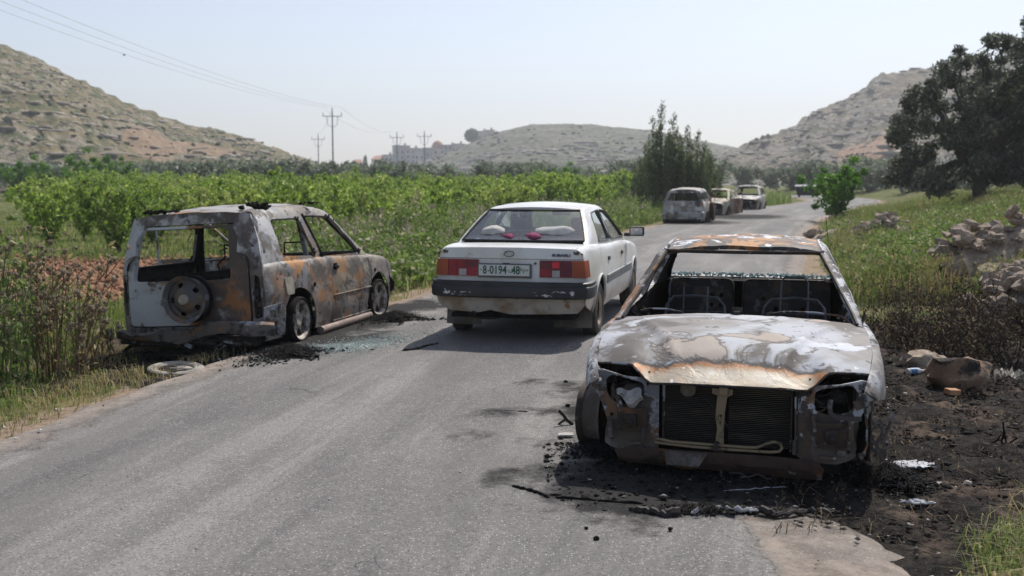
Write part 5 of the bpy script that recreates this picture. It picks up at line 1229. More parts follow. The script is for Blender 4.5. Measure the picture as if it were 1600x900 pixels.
    ring = [(-.79, .20), (.79, .20), (.80, .5), (.79, .86), (.74, 1.12), (.66, 1.36)] + top[::-1] + [(-.66, 1.36), (-.74, 1.12), (-.79, .86), (-.80, .5)]
    gate_hole = rnd([(-.735, .26), (.665, .26), (.665, .84), (.58, 1.29), (-.62, 1.29), (-.735, .84)], [.04, .04, .02, .08, .08, .02])
    lampL = rnd([(-.785, .38), (-.75, .38), (-.75, .72), (-.785, .74)], .01); lampR = rnd([(.69, .32), (.765, .34), (.755, .74), (.71, .77), (.69, .6)], .02)
    panel('rear_frame', ring, ff, [m_suv, m_sootin], r, [gate_hole, lampL, lampR], step=.06, thick=.04, out=(0, -1, 0), bump=.012, seed=3)
    for s_ in (1, -1):
        mb = MB(); x = .71 * s_
        mb.box(x - .05, x + .05, -1.72, -1.70, .30, .80); rr = random.Random(4 + s_)
        for k in range(8): mb.cbox((x + rr.uniform(-.03, .03), -1.755, .36 + k * .05), (rr.uniform(.02, .06), .02, rr.uniform(.01, .03)), (0, rr.uniform(-.4, .4), 0))
        mb.lathe([(0, .001), (.01, .001), (.02, .03), (0, .034)], (x, -1.77, .58), 'y', 12); mb.build('tail_lamp_socket', m_sootin, r, 0)
    gf = lambda x, z: (x, yb(x, z) - .012 + .010 * mnoise.noise(Vector((x * 4, z * 4, 6))), z)
    win = rnd([(-.655, .725), (.47, .725), (.43, 1.25), (-.56, 1.25)], [.05, .05, .07, .07])
    gt = panel('tailgate', rnd([(-.72, .275), (.65, .275), (.65, .84), (.565, 1.275), (-.605, 1.275), (-.72, .84)], [.05, .05, .02, .07, .07, .02]), gf, [m_suvgate, m_sootin], r, [win, circ(-.33, .66, .015, n=8), circ(-.63, .64, .014, n=8)], step=.06, thick=.05, out=(0, -1, 0), bump=.012, seed=8)
    mb = MB()
    for z in (1.13, .95): mb.cbox((.625, -1.80 + max(0, z - .8) * .17 + .0, z), (.035, .04, .055))
    bevel(mb.build('hinge', m_suvbump, gt, 0), .006)
    mb = MB(); mb.cbox((-.02, -1.74, .755), (.92, .06, .09), (0, -.06, 0)); mb.build('window_sill_trim', m_soot, gt, 0)
    # spare wheel
    w = wheel(r, (.055, -1.93, .555), 0, .225, .20, m_rim_dark, 5, False, style='none', hub=.06, outer=1)
    w.name = 'spare_wheel'; w.rotation_euler = (0, 0, -PI / 2)
    face = panel('rim_face', circ(0, 0, .205, n=36), lambda a, b: (.035 + .05 * (1 - (math.hypot(a, b) / .205) ** 2) - .02 * math.exp(-(math.hypot(a, b) - .15) ** 2 / .0006), a, b), [m_rim_dark, m_soot], w,
                 [rnd([(.128 * math.cos(t - .21), .128 * math.sin(t - .21)), (.175 * math.cos(t - .17), .175 * math.sin(t - .17)), (.175 * math.cos(t + .17), .175 * math.sin(t + .17)), (.128 * math.cos(t + .21), .128 * math.sin(t + .21))], .012, 3) for t in [PI / 2 + .35 + k * 2 * PI / 5 for k in range(5)]], step=.022, thick=.008, out=(1, 0, 0))
    mb = MB(); mb.lathe([(.07, .001), (.11, .001), (.11, .045), (.09, .055), (.07, .057)], axis='x', n=20); mb.box(.108, .118, -.012, .012, -.035, .035); mb.build('hub_cap', m_rim_b, w, 30)
    mb = MB(); mb.lathe([(-.09, .12), (-.09, .232), (-.05, .242), (-.04, .23), (-.06, .12)], axis='x', n=40); mb.lathe([(-.16, .001), (-.16, .10), (-.06, .10), (-.06, .001)], axis='x', n=20, closed=False); mb.build('wheel_carrier', m_soot, w, 30)
    # bumper: bent beam, drooping
    mb = MB(); P = []
    for i in range(31):
        x = -.84 + 1.74 * i / 30; dip = .05 * math.exp(-((x + .02) / .16) ** 2); P.append((x, -1.87 - .05 * math.cos(x * 1.7) + .28 * max(0, abs(x) - .72) ** 1.1 * 2, .22 + .012 * math.sin(x * 5) - dip + .02 * (x > .2)))
    prof = [(.0, -.075), (.05, -.06), (.062, .0), (.055, .05), (.0, .07), (-.03, .05), (-.03, -.06)]
    o = mb.sweep(P, [(-a, b) for a, b in prof]); bo = mb.build('rear_bumper', m_suvbump, r, 35)
    for v in bo.data.vertices:
        n = mnoise.noise(v.co * 5); v.co += Vector((0, n * .035 + .012 * mnoise.noise(v.co * 16), n * .035 + .012 * mnoise.noise(v.co * 14) - (.05 if v.co.x < -.2 and v.co.z > .25 else 0) * sst(-.2, -.5, v.co.x)))
    mb = MB(); mb.box(-.74, .70, -1.80, -1.70, .06, .16); mb.tube([(-.8, -1.84, .13), (-.4, -1.88, .10), (.0, -1.87, .12), (.3, -1.88, .09)], .03, 7); mb.build('rear_crossmember', m_sootin, r, 30)
    mb = MB(); rr = random.Random(6)
    for k in range(16):
        x = rr.uniform(-.7, .7); mb.cbox((x, -1.87 + rr.uniform(-.02, .02), rr.uniform(.07, .16)), (rr.uniform(.03, .12), .03, rr.uniform(.02, .05)), (rr.random(), rr.random() * .5, rr.random()))
    mb.tube([(.38, -1.9, .10), (.30, -1.93, .06), (.36, -1.94, .04), (.42, -1.92, .08)], .012, 6); tag(mb.build('bumper_bracket', m_wstruct, r, 0), kind='stuff')
    mb = MB(); mb.tube([(-.72, -1.75, .1), (-.77, -1.86, .03), (-.66, -1.93, .0), (-.5, -1.95, .02), (-.45, -1.9, .05)], .022, 7); mb.build('tow_loop', m_soot, r)
    # corner bracket behind the rear wheel arch
    bk = panel('bumper_corner_bracket', [(-1.80, .16), (-1.45, .12), (-1.44, .40), (-1.50, .46), (-1.80, .44)], lambda y, z: (c.sx(y, z) + .015, y, z), [m_suvbump, m_soot], r, [rnd([(-1.72, .32), (-1.62, .32), (-1.62, .40), (-1.72, .40)], .01), rnd([(-1.70, .20), (-1.60, .20), (-1.60, .28), (-1.70, .28)], .01)], step=.05, out=(1, 0, 0), bump=.012)
    mb = MB(); mb.tube([Vector(c.side(1)(y, .06)) + Vector((.03, 0, 0)) for y in (-.66, -.2, .3, .76)], .045, 12); mb.build('side_step', plain('fallen_step_tube', (.22, .17, .145), .7, .3, .35, 6, bump=.3), r, 40)
    # cabin
    mb = MB(); mb.box(-.80, .80, -1.7, 1.0, .14, .18); mb.box(-.78, .78, .95, 1.0, .15, .80); mb.box(-.8, -.74, -.3, -.24, .15, 1.3); mb.build('floor_pan', m_soot, r, 0)
    mb = MB(); mb.tube([(-.74, -.33, .15), (-.74, -.36, .9), (-.66, -.42, 1.38)], [.06, .055, .05], 8); mb.build('door_pillar', m_soot, r)
    mb = MB(); mb.tube([(.60, -.38, .2), (.62, -.40, .88), (.56, -.45, 1.36)], [.03, .03, .025], 8); mb.build('door_pillar', m_suvbump, r)
    for x in (-.38, .38):
        st = empty('seat_frame', (0, 0, 0), 0, r); mb = MB(); mb.tube([(x - .22, -.02, .25), (x - .23, -.18, .8), (x - .12, -.2, .88), (x - .11, -.22, 1.02), (x + .11, -.22, 1.02), (x + .12, -.2, .88), (x + .23, -.18, .8), (x + .22, -.02, .25)], .011, 6); mb.build('back_hoop', m_soot, st)
        mb = MB(); mb.box(x - .22, x + .22, -.2, .3, .3, .34); mb.build('seat_pan', m_soot, st, 0)
    mb = MB(); mb.cbox((0, -1.15, .45), (1.25, .10, .30), (.25, 0, 0)); mb.cbox((0, -.95, .36), (1.25, .45, .10)); mb.build('rear_bench_frame', m_soot, r, 0)
    mb = MB(); mb.tube([(-.7, .8, .72), (0, .78, .75), (.7, .8, .72)], .03, 6); mb.lathe([(-.012, .155), (.0, .17), (.012, .155), (.0, .145)], (0, 0, 0), 'y', 24); mb.build('dashboard_beam', m_soot, r)
    # open passenger door on the far side
    open_door(r, (-.80, .84, 0), R(-82), 1.18, .84, 1.33, [m_suvbump, m_sootin])
    # wheels and arches
    wheel(r, (.765, -1.10, .235), 0, .205, .21, m_rim_b, 5, True, .245, hub=.062, tmat=m_soot, outer=1)
    wheel(r, (.765, 1.12, .235), 0, .205, .21, m_rim_b, 5, True, .245, hub=.062, tmat=m_soot, outer=1, steer=-.12)
    wheel(r, (-.765, -1.10, .235), 0, .205, .21, m_rim_b, 5, True, .24, hub=.062, tmat=m_soot, outer=-1)
    wheel(r, (-.765, 1.12, .235), 0, .205, .21, m_rim_b, 5, True, .24, hub=.062, tmat=m_soot, outer=-1, steer=-.12)
    liner(c, -1.10, .22, .39, .45, .81, m_soot); liner(c, 1.12, .22, .385, .45, .80, m_soot)
    mb = MB(); mb.box(-.6, .6, 1.0, 1.75, .2, .55); mb.tube([(.80, 1.50, .50), (.84, 1.62, .40), (.80, 1.70, .30)], .035, 6); mb.cbox((.80, 1.62, .36), (.06, .16, .16), (0, 0, .4)); mb.build('front_underbody', m_soot, r, 0)
    return c
offroader = suv()

# ---------------------------------------------------------------- 3. white sedan driving away
m_white = layered('white_car_paint', (.72, .72, .71), [
    dict(col=(.58, .56, .52), sc=1.2, lo=.45, hi=.65, seed=3),
    dict(col=(.42, .34, .25), sc=2.2, lo=.30, hi=.58, seed=5, box=(None, None, None, None, None, .44), wob=.05, soft=.07, a=.85),
    dict(col=(.30, .22, .15), sc=5, lo=.55, hi=.66, seed=8, box=(None, None, None, None, None, .46), wob=.08, soft=.06, a=.8),
    dict(col=(.45, .34, .22), sc=10, lo=.62, hi=.70, seed=9, box=(None, None, -2.3, -1.9, .8, 1.0), wob=.1, soft=.05, a=.6),
    dict(col=(.50, .46, .40), sc=30, lo=.62, hi=.72, seed=2, a=.4)], rough=.34, metal=0, bump=0)
m_white.node_tree.nodes['Principled BSDF'].inputs['Coat Weight'].default_value = .35
m_dirt = layered('mud_splashed_paint', (.50, .46, .40), [dict(col=(.33, .25, .17), sc=3, lo=.42, hi=.6, seed=3), dict(col=(.30, .17, .09), sc=7, lo=.60, hi=.66, seed=7)], rough=.75, bump=.2)
m_bump = layered('black_bumper_rubber', (.012, .013, .015), [dict(col=(.026, .027, .03), sc=2, lo=.4, hi=.6, seed=1),
    dict(col=(.62, .60, .60), sc=9, lo=.57, hi=.585, det=6, seed=4.4, stretch=(1, 1, 2.5), box=(.28, .70, None, -2.1, .50, .56), wob=.01, soft=.01),
    dict(col=(.62, .60, .60), sc=11, lo=.56, hi=.575, det=5, seed=6.1, stretch=(1, 1, 2.5), box=(-.68, -.38, None, -2.1, .50, .56), wob=.01, soft=.01)], rough=.5, bump=.1)
m_red = plain('red_lens', (.27, .010, .020), .4, var=.2, sc=5); m_redlit = plain('bright_red_lens', (.62, .01, .03), .25, var=.1); m_darkred = plain('dark_lens', (.13, .008, .018), .4, var=.2, sc=5)
m_amber = plain('amber_lens', (.34, .065, .02), .4, var=.2); m_rev = plain('reversing_lens', (.36, .33, .33), .25, var=.15, coat=.5)
m_plate = plain('plate_white', (.62, .63, .60), .5, var=.08); m_green = plain('plate_green_paint', (.02, .10, .05), .5, var=.1); m_lead = plain('seal_grey', (.10, .10, .10), .5)
gb = NB('car_glass'); gb.b.inputs['Transmission Weight'].default_value = 1.0; gb.b.inputs['IOR'].default_value = 1.7
m_glass = gb.done((.80, .86, .85), .02, 0, .9)
m_rimdust = layered('dusty_steel_rim', (.42, .33, .24), [dict(col=(.28, .21, .15), sc=8, lo=.45, hi=.6, seed=1)], rough=.7, metal=.2, bump=.1)
m_flap = plain('mud_flap', (.13, .118, .098), .85, var=.35, sc=6, bump=.3)
m_tyred = plain('dusty_tyre', (.060, .053, .046), .9, var=.35, sc=8, bump=.3, bsc=60)

def person_driver(x, y, z, parent_loc, yaw):
    root = bpy.data.objects.new('person', None)
    me = bpy.data.meshes.new('person'); bm_v = [(0,0,0),(0,-.03,.22),(0,-.05,.42),(0,-.04,.50),(0,-.02,.58),(0,-.01,.70),(.19,-.05,.43),(.27,.08,.24),(.20,.34,.30),(-.19,-.05,.43),(-.27,.08,.24),(-.20,.34,.30),(.11,.08,-.02),(.14,.46,.02),(.14,.62,-.30),(-.11,.08,-.02),(-.14,.46,.02),(-.14,.62,-.30),(.20,.41,.33),(-.20,.41,.33)]
    ed = [(0,1),(1,2),(2,3),(3,4),(4,5),(2,6),(6,7),(7,8),(8,18),(2,9),(9,10),(10,11),(11,19),(0,12),(12,13),(13,14),(0,15),(15,16),(16,17)]
    rad = [.15,.15,.13,.055,.085,.075,.065,.045,.032,.065,.045,.032,.09,.07,.045,.09,.07,.045,.035,.035]
    me.from_pydata(bm_v, ed, []); o = link('person', me); sk = o.modifiers.new('skin', 'SKIN')
    for v, q in zip(me.skin_vertices[0].data, rad): v.radius = (q, q * .85)
    me.skin_vertices[0].data[0].use_root = True
    s_ = o.modifiers.new('sub', 'SUBSURF'); s_.levels = 1; s_.render_levels = 1
    me.materials.append(plain('dark_shirt', (.035, .035, .045), .9)); return o

def white_sedan():
    yaw = -R(14.2); fw = Vector((math.sin(R(14.2)), math.cos(R(14.2)))); rear = Vector((-.035, 10.82)); loc = rear + fw * 2.19
    c = Car('white_sedan', (loc.x, loc.y, .012), yaw,
        belt=[(-2.16, .945), (-2.08, .985), (-1.75, 1.0), (-1.35, .99), (-.6, .955), (.6, .925), (1.2, .885), (1.8, .80), (2.15, .70)],
        top=[(-1.68, 1.0), (-1.55, 1.035), (-1.02, 1.335), (-.85, 1.372), (-.3, 1.392), (.15, 1.375), (.30, 1.33), (.98, .93), (1.05, .915)],
        plan=[(-2.16, .785), (-1.95, .815), (-1.4, .83), (.6, .83), (1.5, .815), (2.0, .77), (2.18, .70)],
        sec=[(.25, .93), (.42, .985), (.62, 1.0), (.80, .985), (1.0, .935)], tumble=.215, r=.055, r2=.05, bump=0, step=.07)
    r = c.root; tag(r, 'white four door sedan driving away along the road, dusty and complete', 'car')
    mats = [m_white, m_dark]
    seams = [-2.112, -.98, .02, 1.0, 2.16]
    def qt(low, a, b): return [(a, .42)] + [p for p in low[1:]] if low[0][1] <= .29 else low
    c.body_sides(mats, None, seams, [(-1.36, .32, .335), (1.36, .32, .335)], ['rear_wing', 'rear_door', 'front_door', 'front_wing'], zs=.27, endtrim={'rear_wing': lambda low, a, b: [(a, .43), (a + .10, .37), (a + .34, .31)] + low[1:]})
    for sg in (1, -1):      # arch lips, side moulding with two grooves
        for yw in (-1.36, 1.36):
            mb = MB(); arc = [c.side(sg)(yw + .345 * math.cos(a), .32 + .345 * math.sin(a)) for a in np.linspace(-.1, PI + .1, 20)]
            mb.tube([Vector(p) + Vector((sg * .004, 0, 0)) for p in arc], .012, 6); mb.build('arch_lip', m_white, r)
        for (a, b) in ((-2.12, -1.73), (-.97, .01), (.03, .98)) :
            mb = MB(); mb.sweep([Vector(c.side(sg)(y, .575)) for y in np.linspace(a, b, 9)], [(-.005*sg if 0 else -.004, -.05), (.012, -.045), (.014, .045), (-.004, .05)] if sg > 0 else [(.004, -.05), (-.012, -.045), (-.014, .045), (.004, .05)]); mb.build('side_moulding', plain('grey_moulding', (.25, .25, .25), .5, var=.1), r, 20)
            for z in (.545, .575, .605):
                mb = MB(); mb.tube([Vector(c.side(sg)(y, z)) + Vector((sg * .013, 0, 0)) for y in np.linspace(a, b, 9)], .005, 5); mb.build('moulding_groove', m_black, r)
        for y in (-.80, .20):
            mb = MB(); p = Vector(c.side(sg)(y, .80)); mb.cbox(p + Vector((sg * .006, 0, 0)), (.02, .10, .045)); bevel(mb.build('door_handle', m_black, r, 0), .006)
    w1 = rnd([(-1.02, 1.0), (-.28, .985), (-.20, 1.325), (-.78, 1.30)], [.02, .03, .04, .08]); w2 = rnd([(-.20, .985), (.80, .965), (.28, 1.30), (-.12, 1.33)], [.03, .03, .05, .03])
    c.greenhouse(mats, -1.64, 1.0, [w1, w2])
    for sg in (1, -1):
        for w in (w1, w2):
            f = c.gh(sg); panel('side_window', w, lambda a, b: Vector(f(a, b)) - Vector((sg * .014, 0, 0)), [m_glass, m_glass], r, step=.12, thick=.004, out=(sg, 0, 0), rows=())
            mb = MB(); mb.tube([Vector(f(a, b)) + Vector((sg * .002, 0, 0)) for a, b in w], .010, 5, closed=True); mb.build('window_seal', m_black, r)
    c.roof(mats, -.98, .27, crown=.03)
    # rear screen
    f = c.wsf(-1.58, -1.0, .07)
    gpatch('rear_window', lambda u, v: f(u * .985, v), 20, 10, [m_glass, m_glass], r, thick=.005, out=(0, -1, .6))
    mb = MB(); loop = [f(u, 0) for u in np.linspace(-1, 1, 16)] + [f(1, v) for v in np.linspace(.1, .9, 8)] + [f(u, 1) for u in np.linspace(1, -1, 16)] + [f(-1, v) for v in np.linspace(.9, .1, 8)]
    mb.tube([Vector(p) + Vector((0, -.004, .004)) for p in loop], .011, 6, closed=True); mb.build('rear_window_seal', m_black, r)
    mb = MB(); mb.tube([Vector(f(1.01, v)) + Vector((0, -.008, .008)) for v in np.linspace(0, 1, 10)], .006, 5); mb.build('chrome_trim', plain('gold_trim', (.6, .5, .25), .3, .8), r)
    g = c.wsf(.96, .29, .08); gpatch('windscreen', lambda u, v: g(u * .985, v), 16, 8, [m_glass, m_glass], r, thick=.005, out=(0, 1, .6))
    # deck and bonnet
    c.deck('boot_lid', mats, -1.60, -2.12, crown=.012, bowa=-.075, bowb=-.03, nu=20, nv=12)
    c.deck('bonnet', mats, 1.02, 2.12, crown=.03, bowa=.06, bowb=.06)
    gpatch('front_panel', lambda u, v: (u * (c.sx(2.15, .5) - .01), 2.16 + .05 * (1 - u * u), .28 + v * .42), 14, 6, mats, r, out=(0, 1, 0))
    # back face
    yb = lambda x, z: -2.15 - .035 * (1 - (x / .8) ** 2) + .05 * max(0, (z - .62)) * 1.0 + .03 * (abs(x) / .78) ** 8
    bf = lambda x, z: (x, yb(x, z), z)
    xe = lambda z: c.sx(-2.14, z) - .004
    up = [(-xe(.9) + .05, .945 + .035)]
    up_poly = [(-xe(.88), .875), (xe(.88), .875), (xe(.93) - .01, .95), (xe(.93) - .05, .975)] + [(q * .70, .978 + .012 * (1 - q * q)) for q in np.linspace(.95, -.95, 9)] + [(-xe(.93) + .05, .975), (-xe(.93) + .01, .95)]
    panel('boot_face', up_poly, bf, mats, r, step=.07, out=(0, -1, 0))
    panel('rear_panel', [(-xe(.64), .635), (xe(.64), .635), (xe(.87), .870), (-xe(.87), .870)], lambda x, z: (x, yb(x, z) + .012, z), mats, r, step=.07, out=(0, -1, 0))
    vb = lambda x, z: (x, -2.13 - .03 * (1 - (x / .8) ** 2) + .10 * max(0, .46 - z) / .15 * .5, z)
    panel('rear_valance', [(-.66, .315), (-.35, .30), (-.22, .33), (.0, .29), (.35, .30), (.70, .315), (.76, .37), (.79, .42), (.80, .48), (-.80, .48), (-.79, .42), (-.76, .37)], vb, [m_dirt, m_dark], r, step=.07, out=(0, -1, 0), bump=.004)
    # bumper wrapping round the corners
    mb = MB(); P = [(-.815, -1.76, .56), (-.835, -1.95, .56), (-.83, -2.10, .56), (-.80, -2.18, .56), (-.72, -2.225, .56)] + [(x, -2.235 - .03 * (1 - (x / .7) ** 2), .56) for x in np.linspace(-.6, .6, 11)] + [(.72, -2.225, .56), (.80, -2.18, .56), (.83, -2.10, .56), (.835, -1.95, .56), (.815, -1.76, .56)]
    mb.sweep(P, [(-.03, -.085), (.012, -.085), (.03, -.07), (.036, .02), (.03, .035), (.022, .04), (.02, .075), (.0, .085), (-.03, .085)]); mb.build('rear_bumper', m_bump, r, 30)
    # lamps
    def lamp(x0, x1, z0, z1, mat, nm, d=.014): return gpatch(nm, lambda u, v: (x0 + (x1 - x0) * u, yb(x0 + (x1 - x0) * u, z0 + (z1 - z0) * v) - d, z0 + (z1 - z0) * v), max(2, int(abs(x1 - x0) / .05)), 3, [mat, mat], r, thick=d, out=(0, -1, 0), u0=0)
    for s_ in (1, -1):
        lamp(s_*.655, s_*.325, .690, .862, m_darkred if s_ > 0 else m_red, 'tail_lamp', .012)
        if s_ > 0:
            lamp(.455, .530, .785, .850, m_redlit, 'brake_lamp', .018); lamp(.33, .44, .70, .775, m_red, 'fog_lamp', .017)
        else:
            lamp(-.65, -.56, .70, .855, m_red, 'brake_lamp', .017); lamp(-.47, -.33, .785, .855, m_darkred, 'fog_lamp', .017)
        lamp(s_*.455, s_*.535, .695, .762, m_rev, 'reversing_lamp', .018)
        # amber corner, wraps round
        corner = [(s_*.66, .0), (s_*.76, .0)]
        def af(u, v, s_=s_):
            z = .690 + .172 * v
            if u < .6: x = .660 + (c.sx(-2.14, z) + .016 - .660) * u / .6; return (s_ * x, min(yb(x, z), -2.128) - .016, z)
            y = -2.144 + (u - .6) / .4 * .13; return (s_ * (c.sx(y, z) + .016), y, z)
        gpatch('indicator_lamp', af, 12, 4, [m_amber, m_amber], r, thick=.01, out=(s_, -1, 0), u0=0)
        mb = MB(); rr = random.Random(7)
        for k in range(22): mb.cbox((s_ * rr.uniform(.66, .76), yb(.7, .95) - .004, rr.uniform(.925, .955)), (rr.uniform(.004, .02), .006, rr.uniform(.004, .018)), (0, rr.random(), 0))
        mb.build('sticker_remnant', plain('sticker_scraps', (.16, .13, .08), .8, var=.6, sc=50), r, 0)
    # plate
    px = -.045; py = yb(0, .78) - .020
    mb = MB(); mb.box(px-.285, px+.285, py-.006, py+.03, .680, .825); bevel(mb.build('number_plate', m_lead, r, 0), .008)
    pl = bpy.context.scene.objects[-1] if False else None
    fr = MB(); fr.box(px-.268, px+.268, py-.009, py-.004, .700, .812); pf = fr.build('plate_face', m_plate, r, 0)
    tx = lambda s_, x, z, sz, sx=.8, b=.0025: text_mesh('plate_lettering', s_, sz, m_green, pf, (px + x, py - .0105, z), (PI / 2, 0, 0), .001, sx, b)
    tx('8', -.205, .756, .118, .72); tx('0194', -.062, .756, .118, .78); tx('48', .125, .756, .118, .74)
    tx('-', -.165, .756, .07); tx('\u00b7', -.245, .756, .10); tx('\u00b7', .055, .756, .07)
    try: tx('\u0641', .072, .752, .055, .9, .001); tx('\u0641\u0644\u0633', .208, .770, .038, .9, .0006); tx('P', .208, .735, .032, .9, .0006)
    except Exception: pass
    mb = MB(); mb.box(px+.172, px+.1745, py-.0108, py-.009, .712, .80); mb.box(px+.24, px+.252, py-.0108, py-.009, .754, .760); mb.build('plate_rule', m_green, pf, 0)
    mb = MB(); mb.box(px-.015, px+.06, py-.012, py+.01, .826, .832); mb.build('plate_light', m_black, r, 0)
    mb = MB(); mb.lathe([(0, .001), (-.012, .001), (-.012, .012), (0, .014)], (.275, yb(.27, .83) + .006, .83), 'y', 12); mb.build('boot_lock', m_lead, r, 0)
    # emblem: oval ring with six stars, word on the right
    ey = yb(0, .925) - .004; em = MB(); ring = [(.052 * math.cos(a), ey - .004, .925 + .029 * math.sin(a)) for a in np.linspace(0, 2 * PI, 28)[:-1]]
    em.tube(ring, .0045, 6, closed=True); e = em.build('badge', m_lead, r)
    mb = MB()
    for (x, z, s_) in ((-.022, .010, .016), (.006, .014, .008), (.022, .006, .008), (.028, -.008, .008), (.006, -.010, .008), (-.010, -.006, .007)):
        pts = []
        for k in range(8): q = s_ * (1 if k % 2 == 0 else .28); pts.append((x + q * math.cos(k * PI / 4), z + q * .8 * math.sin(k * PI / 4)))
        mb.add([(a, ey - .006, .925 + b) for a, b in pts] + [(x, ey - .009, .925 + z)], [(k, (k + 1) % 8, 8) for k in range(8)])
    mb.build('badge_star', m_lead, e, 0)
    t = text_mesh('boot_lettering', 'SUBARU', .036, plain('badge_blue', (.045, .055, .12), .4), r, (.545, yb(.5, .915) - .006, .915), (PI / 2, 0, R(1.8)), .003, 1.42, .0016)
    # exhaust, flaps, wheels
    mb = MB(); mb.lathe([(0, .0), (.0, .030), (-.16, .030), (-.16, .024), (-.02, .022)], (-.40, -2.02, .285), 'y', 16, False); mb.build('exhaust_pipe', m_rust, r, 40)
    mb = MB(); mb.ico((-.30, -1.85, .27), .14, 3, (1.5, .9, .55), .1, 1); mb.build('silencer', plain('silencer_steel', (.16, .13, .10), .6, .4, .3), r, 40)
    for s_ in (1, -1):
        def fl(u, v, s_=s_): return (s_ * (.60 + .20 * u), -1.76 - .04 * (1 - v) ** 2 + .01 * u, .13 + .28 * v)
        gpatch('mud_flap', fl, 6, 6, [m_flap, m_flap], r, thick=.008, out=(0, -1, 0), bump=.006)
        for y in (-1.36, 1.36): wheel(r, (s_ * .735, y, .285), 0, .17, .165, m_rimdust, 6, True, .285, style='steel', outer=s_, tmat=m_tyred)
    liner(c, -1.36, .32, .34, .5, .79, m_soot); liner(c, 1.36, .32, .34, .5, .79, m_soot)
    mb = MB(); mb.box(-.66, .66, -2.05, 1.95, .24, .28); mb.box(-.5, .5, -2.02, -1.2, .28, .36); mb.box(-.74, .74, -1.2, -1.17, .28, .85); mb.box(-.74, .74, 1.0, 1.03, .28, .90); mb.tube([(-.6, -1.36, .27), (.6, -1.36, .27)], .035, 8); mb.build('underbody', m_soot, r, 0)
    # door mirror
    for s_ in (1, -1):
        mb = MB(); V = [(s_*(.845), .80, .985), (s_*.90, .79, .985)]
        mb.cbox((s_*.93, .76, 1.03), (.19, .085, .125), (0, 0, s_ * .12)); mb.cbox((s_*.81, .78, .985), (.10, .05, .05)); mo = bevel(mb.build('door_mirror', m_black, r, 0), .022, 3)
        mb = MB(); mb.cbox((s_*.93, .714, 1.03), (.15, .006, .09), (0, 0, s_ * .12)); mb.build('mirror_glass', plain('mirror_silver', (.75, .8, .85), .04, 1, .02), mo, 0)
    # cabin
    mb = MB(); mb.cbox((0, -1.28, .985), (1.25, .42, .04)); mb.build('parcel_shelf', m_dark, r, 0)
    mb = MB(); mb.cbox((0, -1.05, .78), (1.3, .16, .46), (.2, 0, 0)); mb.cbox((0, -.8, .50), (1.3, .5, .16)); bevel(mb.build('rear_seat', m_dark, r, 0), .04, 3)
    for x in (-.36, .36):
        st = empty('front_seat', (0, 0, 0), 0, r); mb = MB(); mb.cbox((x, -.02, .80), (.46, .14, .56), (.2, 0, 0)); mb.cbox((x, .22, .50), (.48, .50, .14)); bevel(mb.build('seat_back', m_dark, st, 0), .05, 3)
        mb = MB(); mb.cbox((x, -.09, 1.15), (.24, .09, .15), (.15, 0, 0)); bevel(mb.build('headrest', m_dark, st, 0), .035, 3)
    mb = MB(); mb.cbox((0, .72, .88), (1.3, .30, .16)); bevel(mb.build('dashboard', m_black, r, 0), .03, 2)
    mb = MB(); mb.tube([(-.36 + .17 * math.cos(a), .50 + .05 * math.sin(a), .86 + .16 * math.sin(a)) for a in np.linspace(0, 2 * PI, 20)[:-1]], .012, 6, closed=True); mb.build('steering_wheel', m_black, r)
    mb = MB(); mb.cbox((.02, .40, 1.27), (.24, .03, .06)); bevel(mb.build('inside_mirror', m_black, r, 0), .015, 2)
    mb = MB(); mb.tube([(-.62, -.35, 1.36), (-.70, -.38, 1.62)], .003, 4); mb.build('aerial', m_black, r)
    M4 = r.matrix_basis if False else Matrix.Translation(r.location) @ Matrix.Rotation(yaw, 4, 'Z')
    # things lying on the shelf
    for (x, w, col, lb, h) in ((-.36, .34, (.44, .43, .40), 'cream cushion behind the left half of the white sedan rear window', .075), (.30, .42, (.46, .45, .43), 'cream cushion behind the right half of the white sedan rear window', .08),
                               (-.17, .20, (.20, .035, .09), 'crimson cloth tucked beside the left cushion in the white sedan', .045), (.10, .22, (.22, .04, .10), 'crimson cloth tucked beside the right cushion in the white sedan', .05)):
        mb = MB(); mb.ico((0, 0, 0), 1, 3, (w * .64, .17, h * 1.2), .2, int(w * 100)); o = mb.build('cushion' if w > .3 else 'cloth', plain('cushion_cloth', col, .95, var=.12, sc=12), None, 60)
        o.matrix_basis = M4 @ Matrix.Translation((x, -1.40 + (.05 if w > .3 else -.02), 1.01 + h * 1.0)); tag(o, lb, 'cushion' if w > .3 else 'cloth')
    d = person_driver(0, 0, 0, None, 0); d.matrix_basis = M4 @ Matrix.Translation((-.36, .10, .60)); tag(d, 'driver in a dark shirt at the wheel of the white sedan, seen from behind', 'person')
    mb = MB(); mb.ico((0, -.025, .69), .098, 3, (.9, 1.08, 1.1), .08, 2); h = mb.build('hair', plain('dark_hair', (.02, .015, .012), .9), d, 60)
    return c
white = white_sedan()
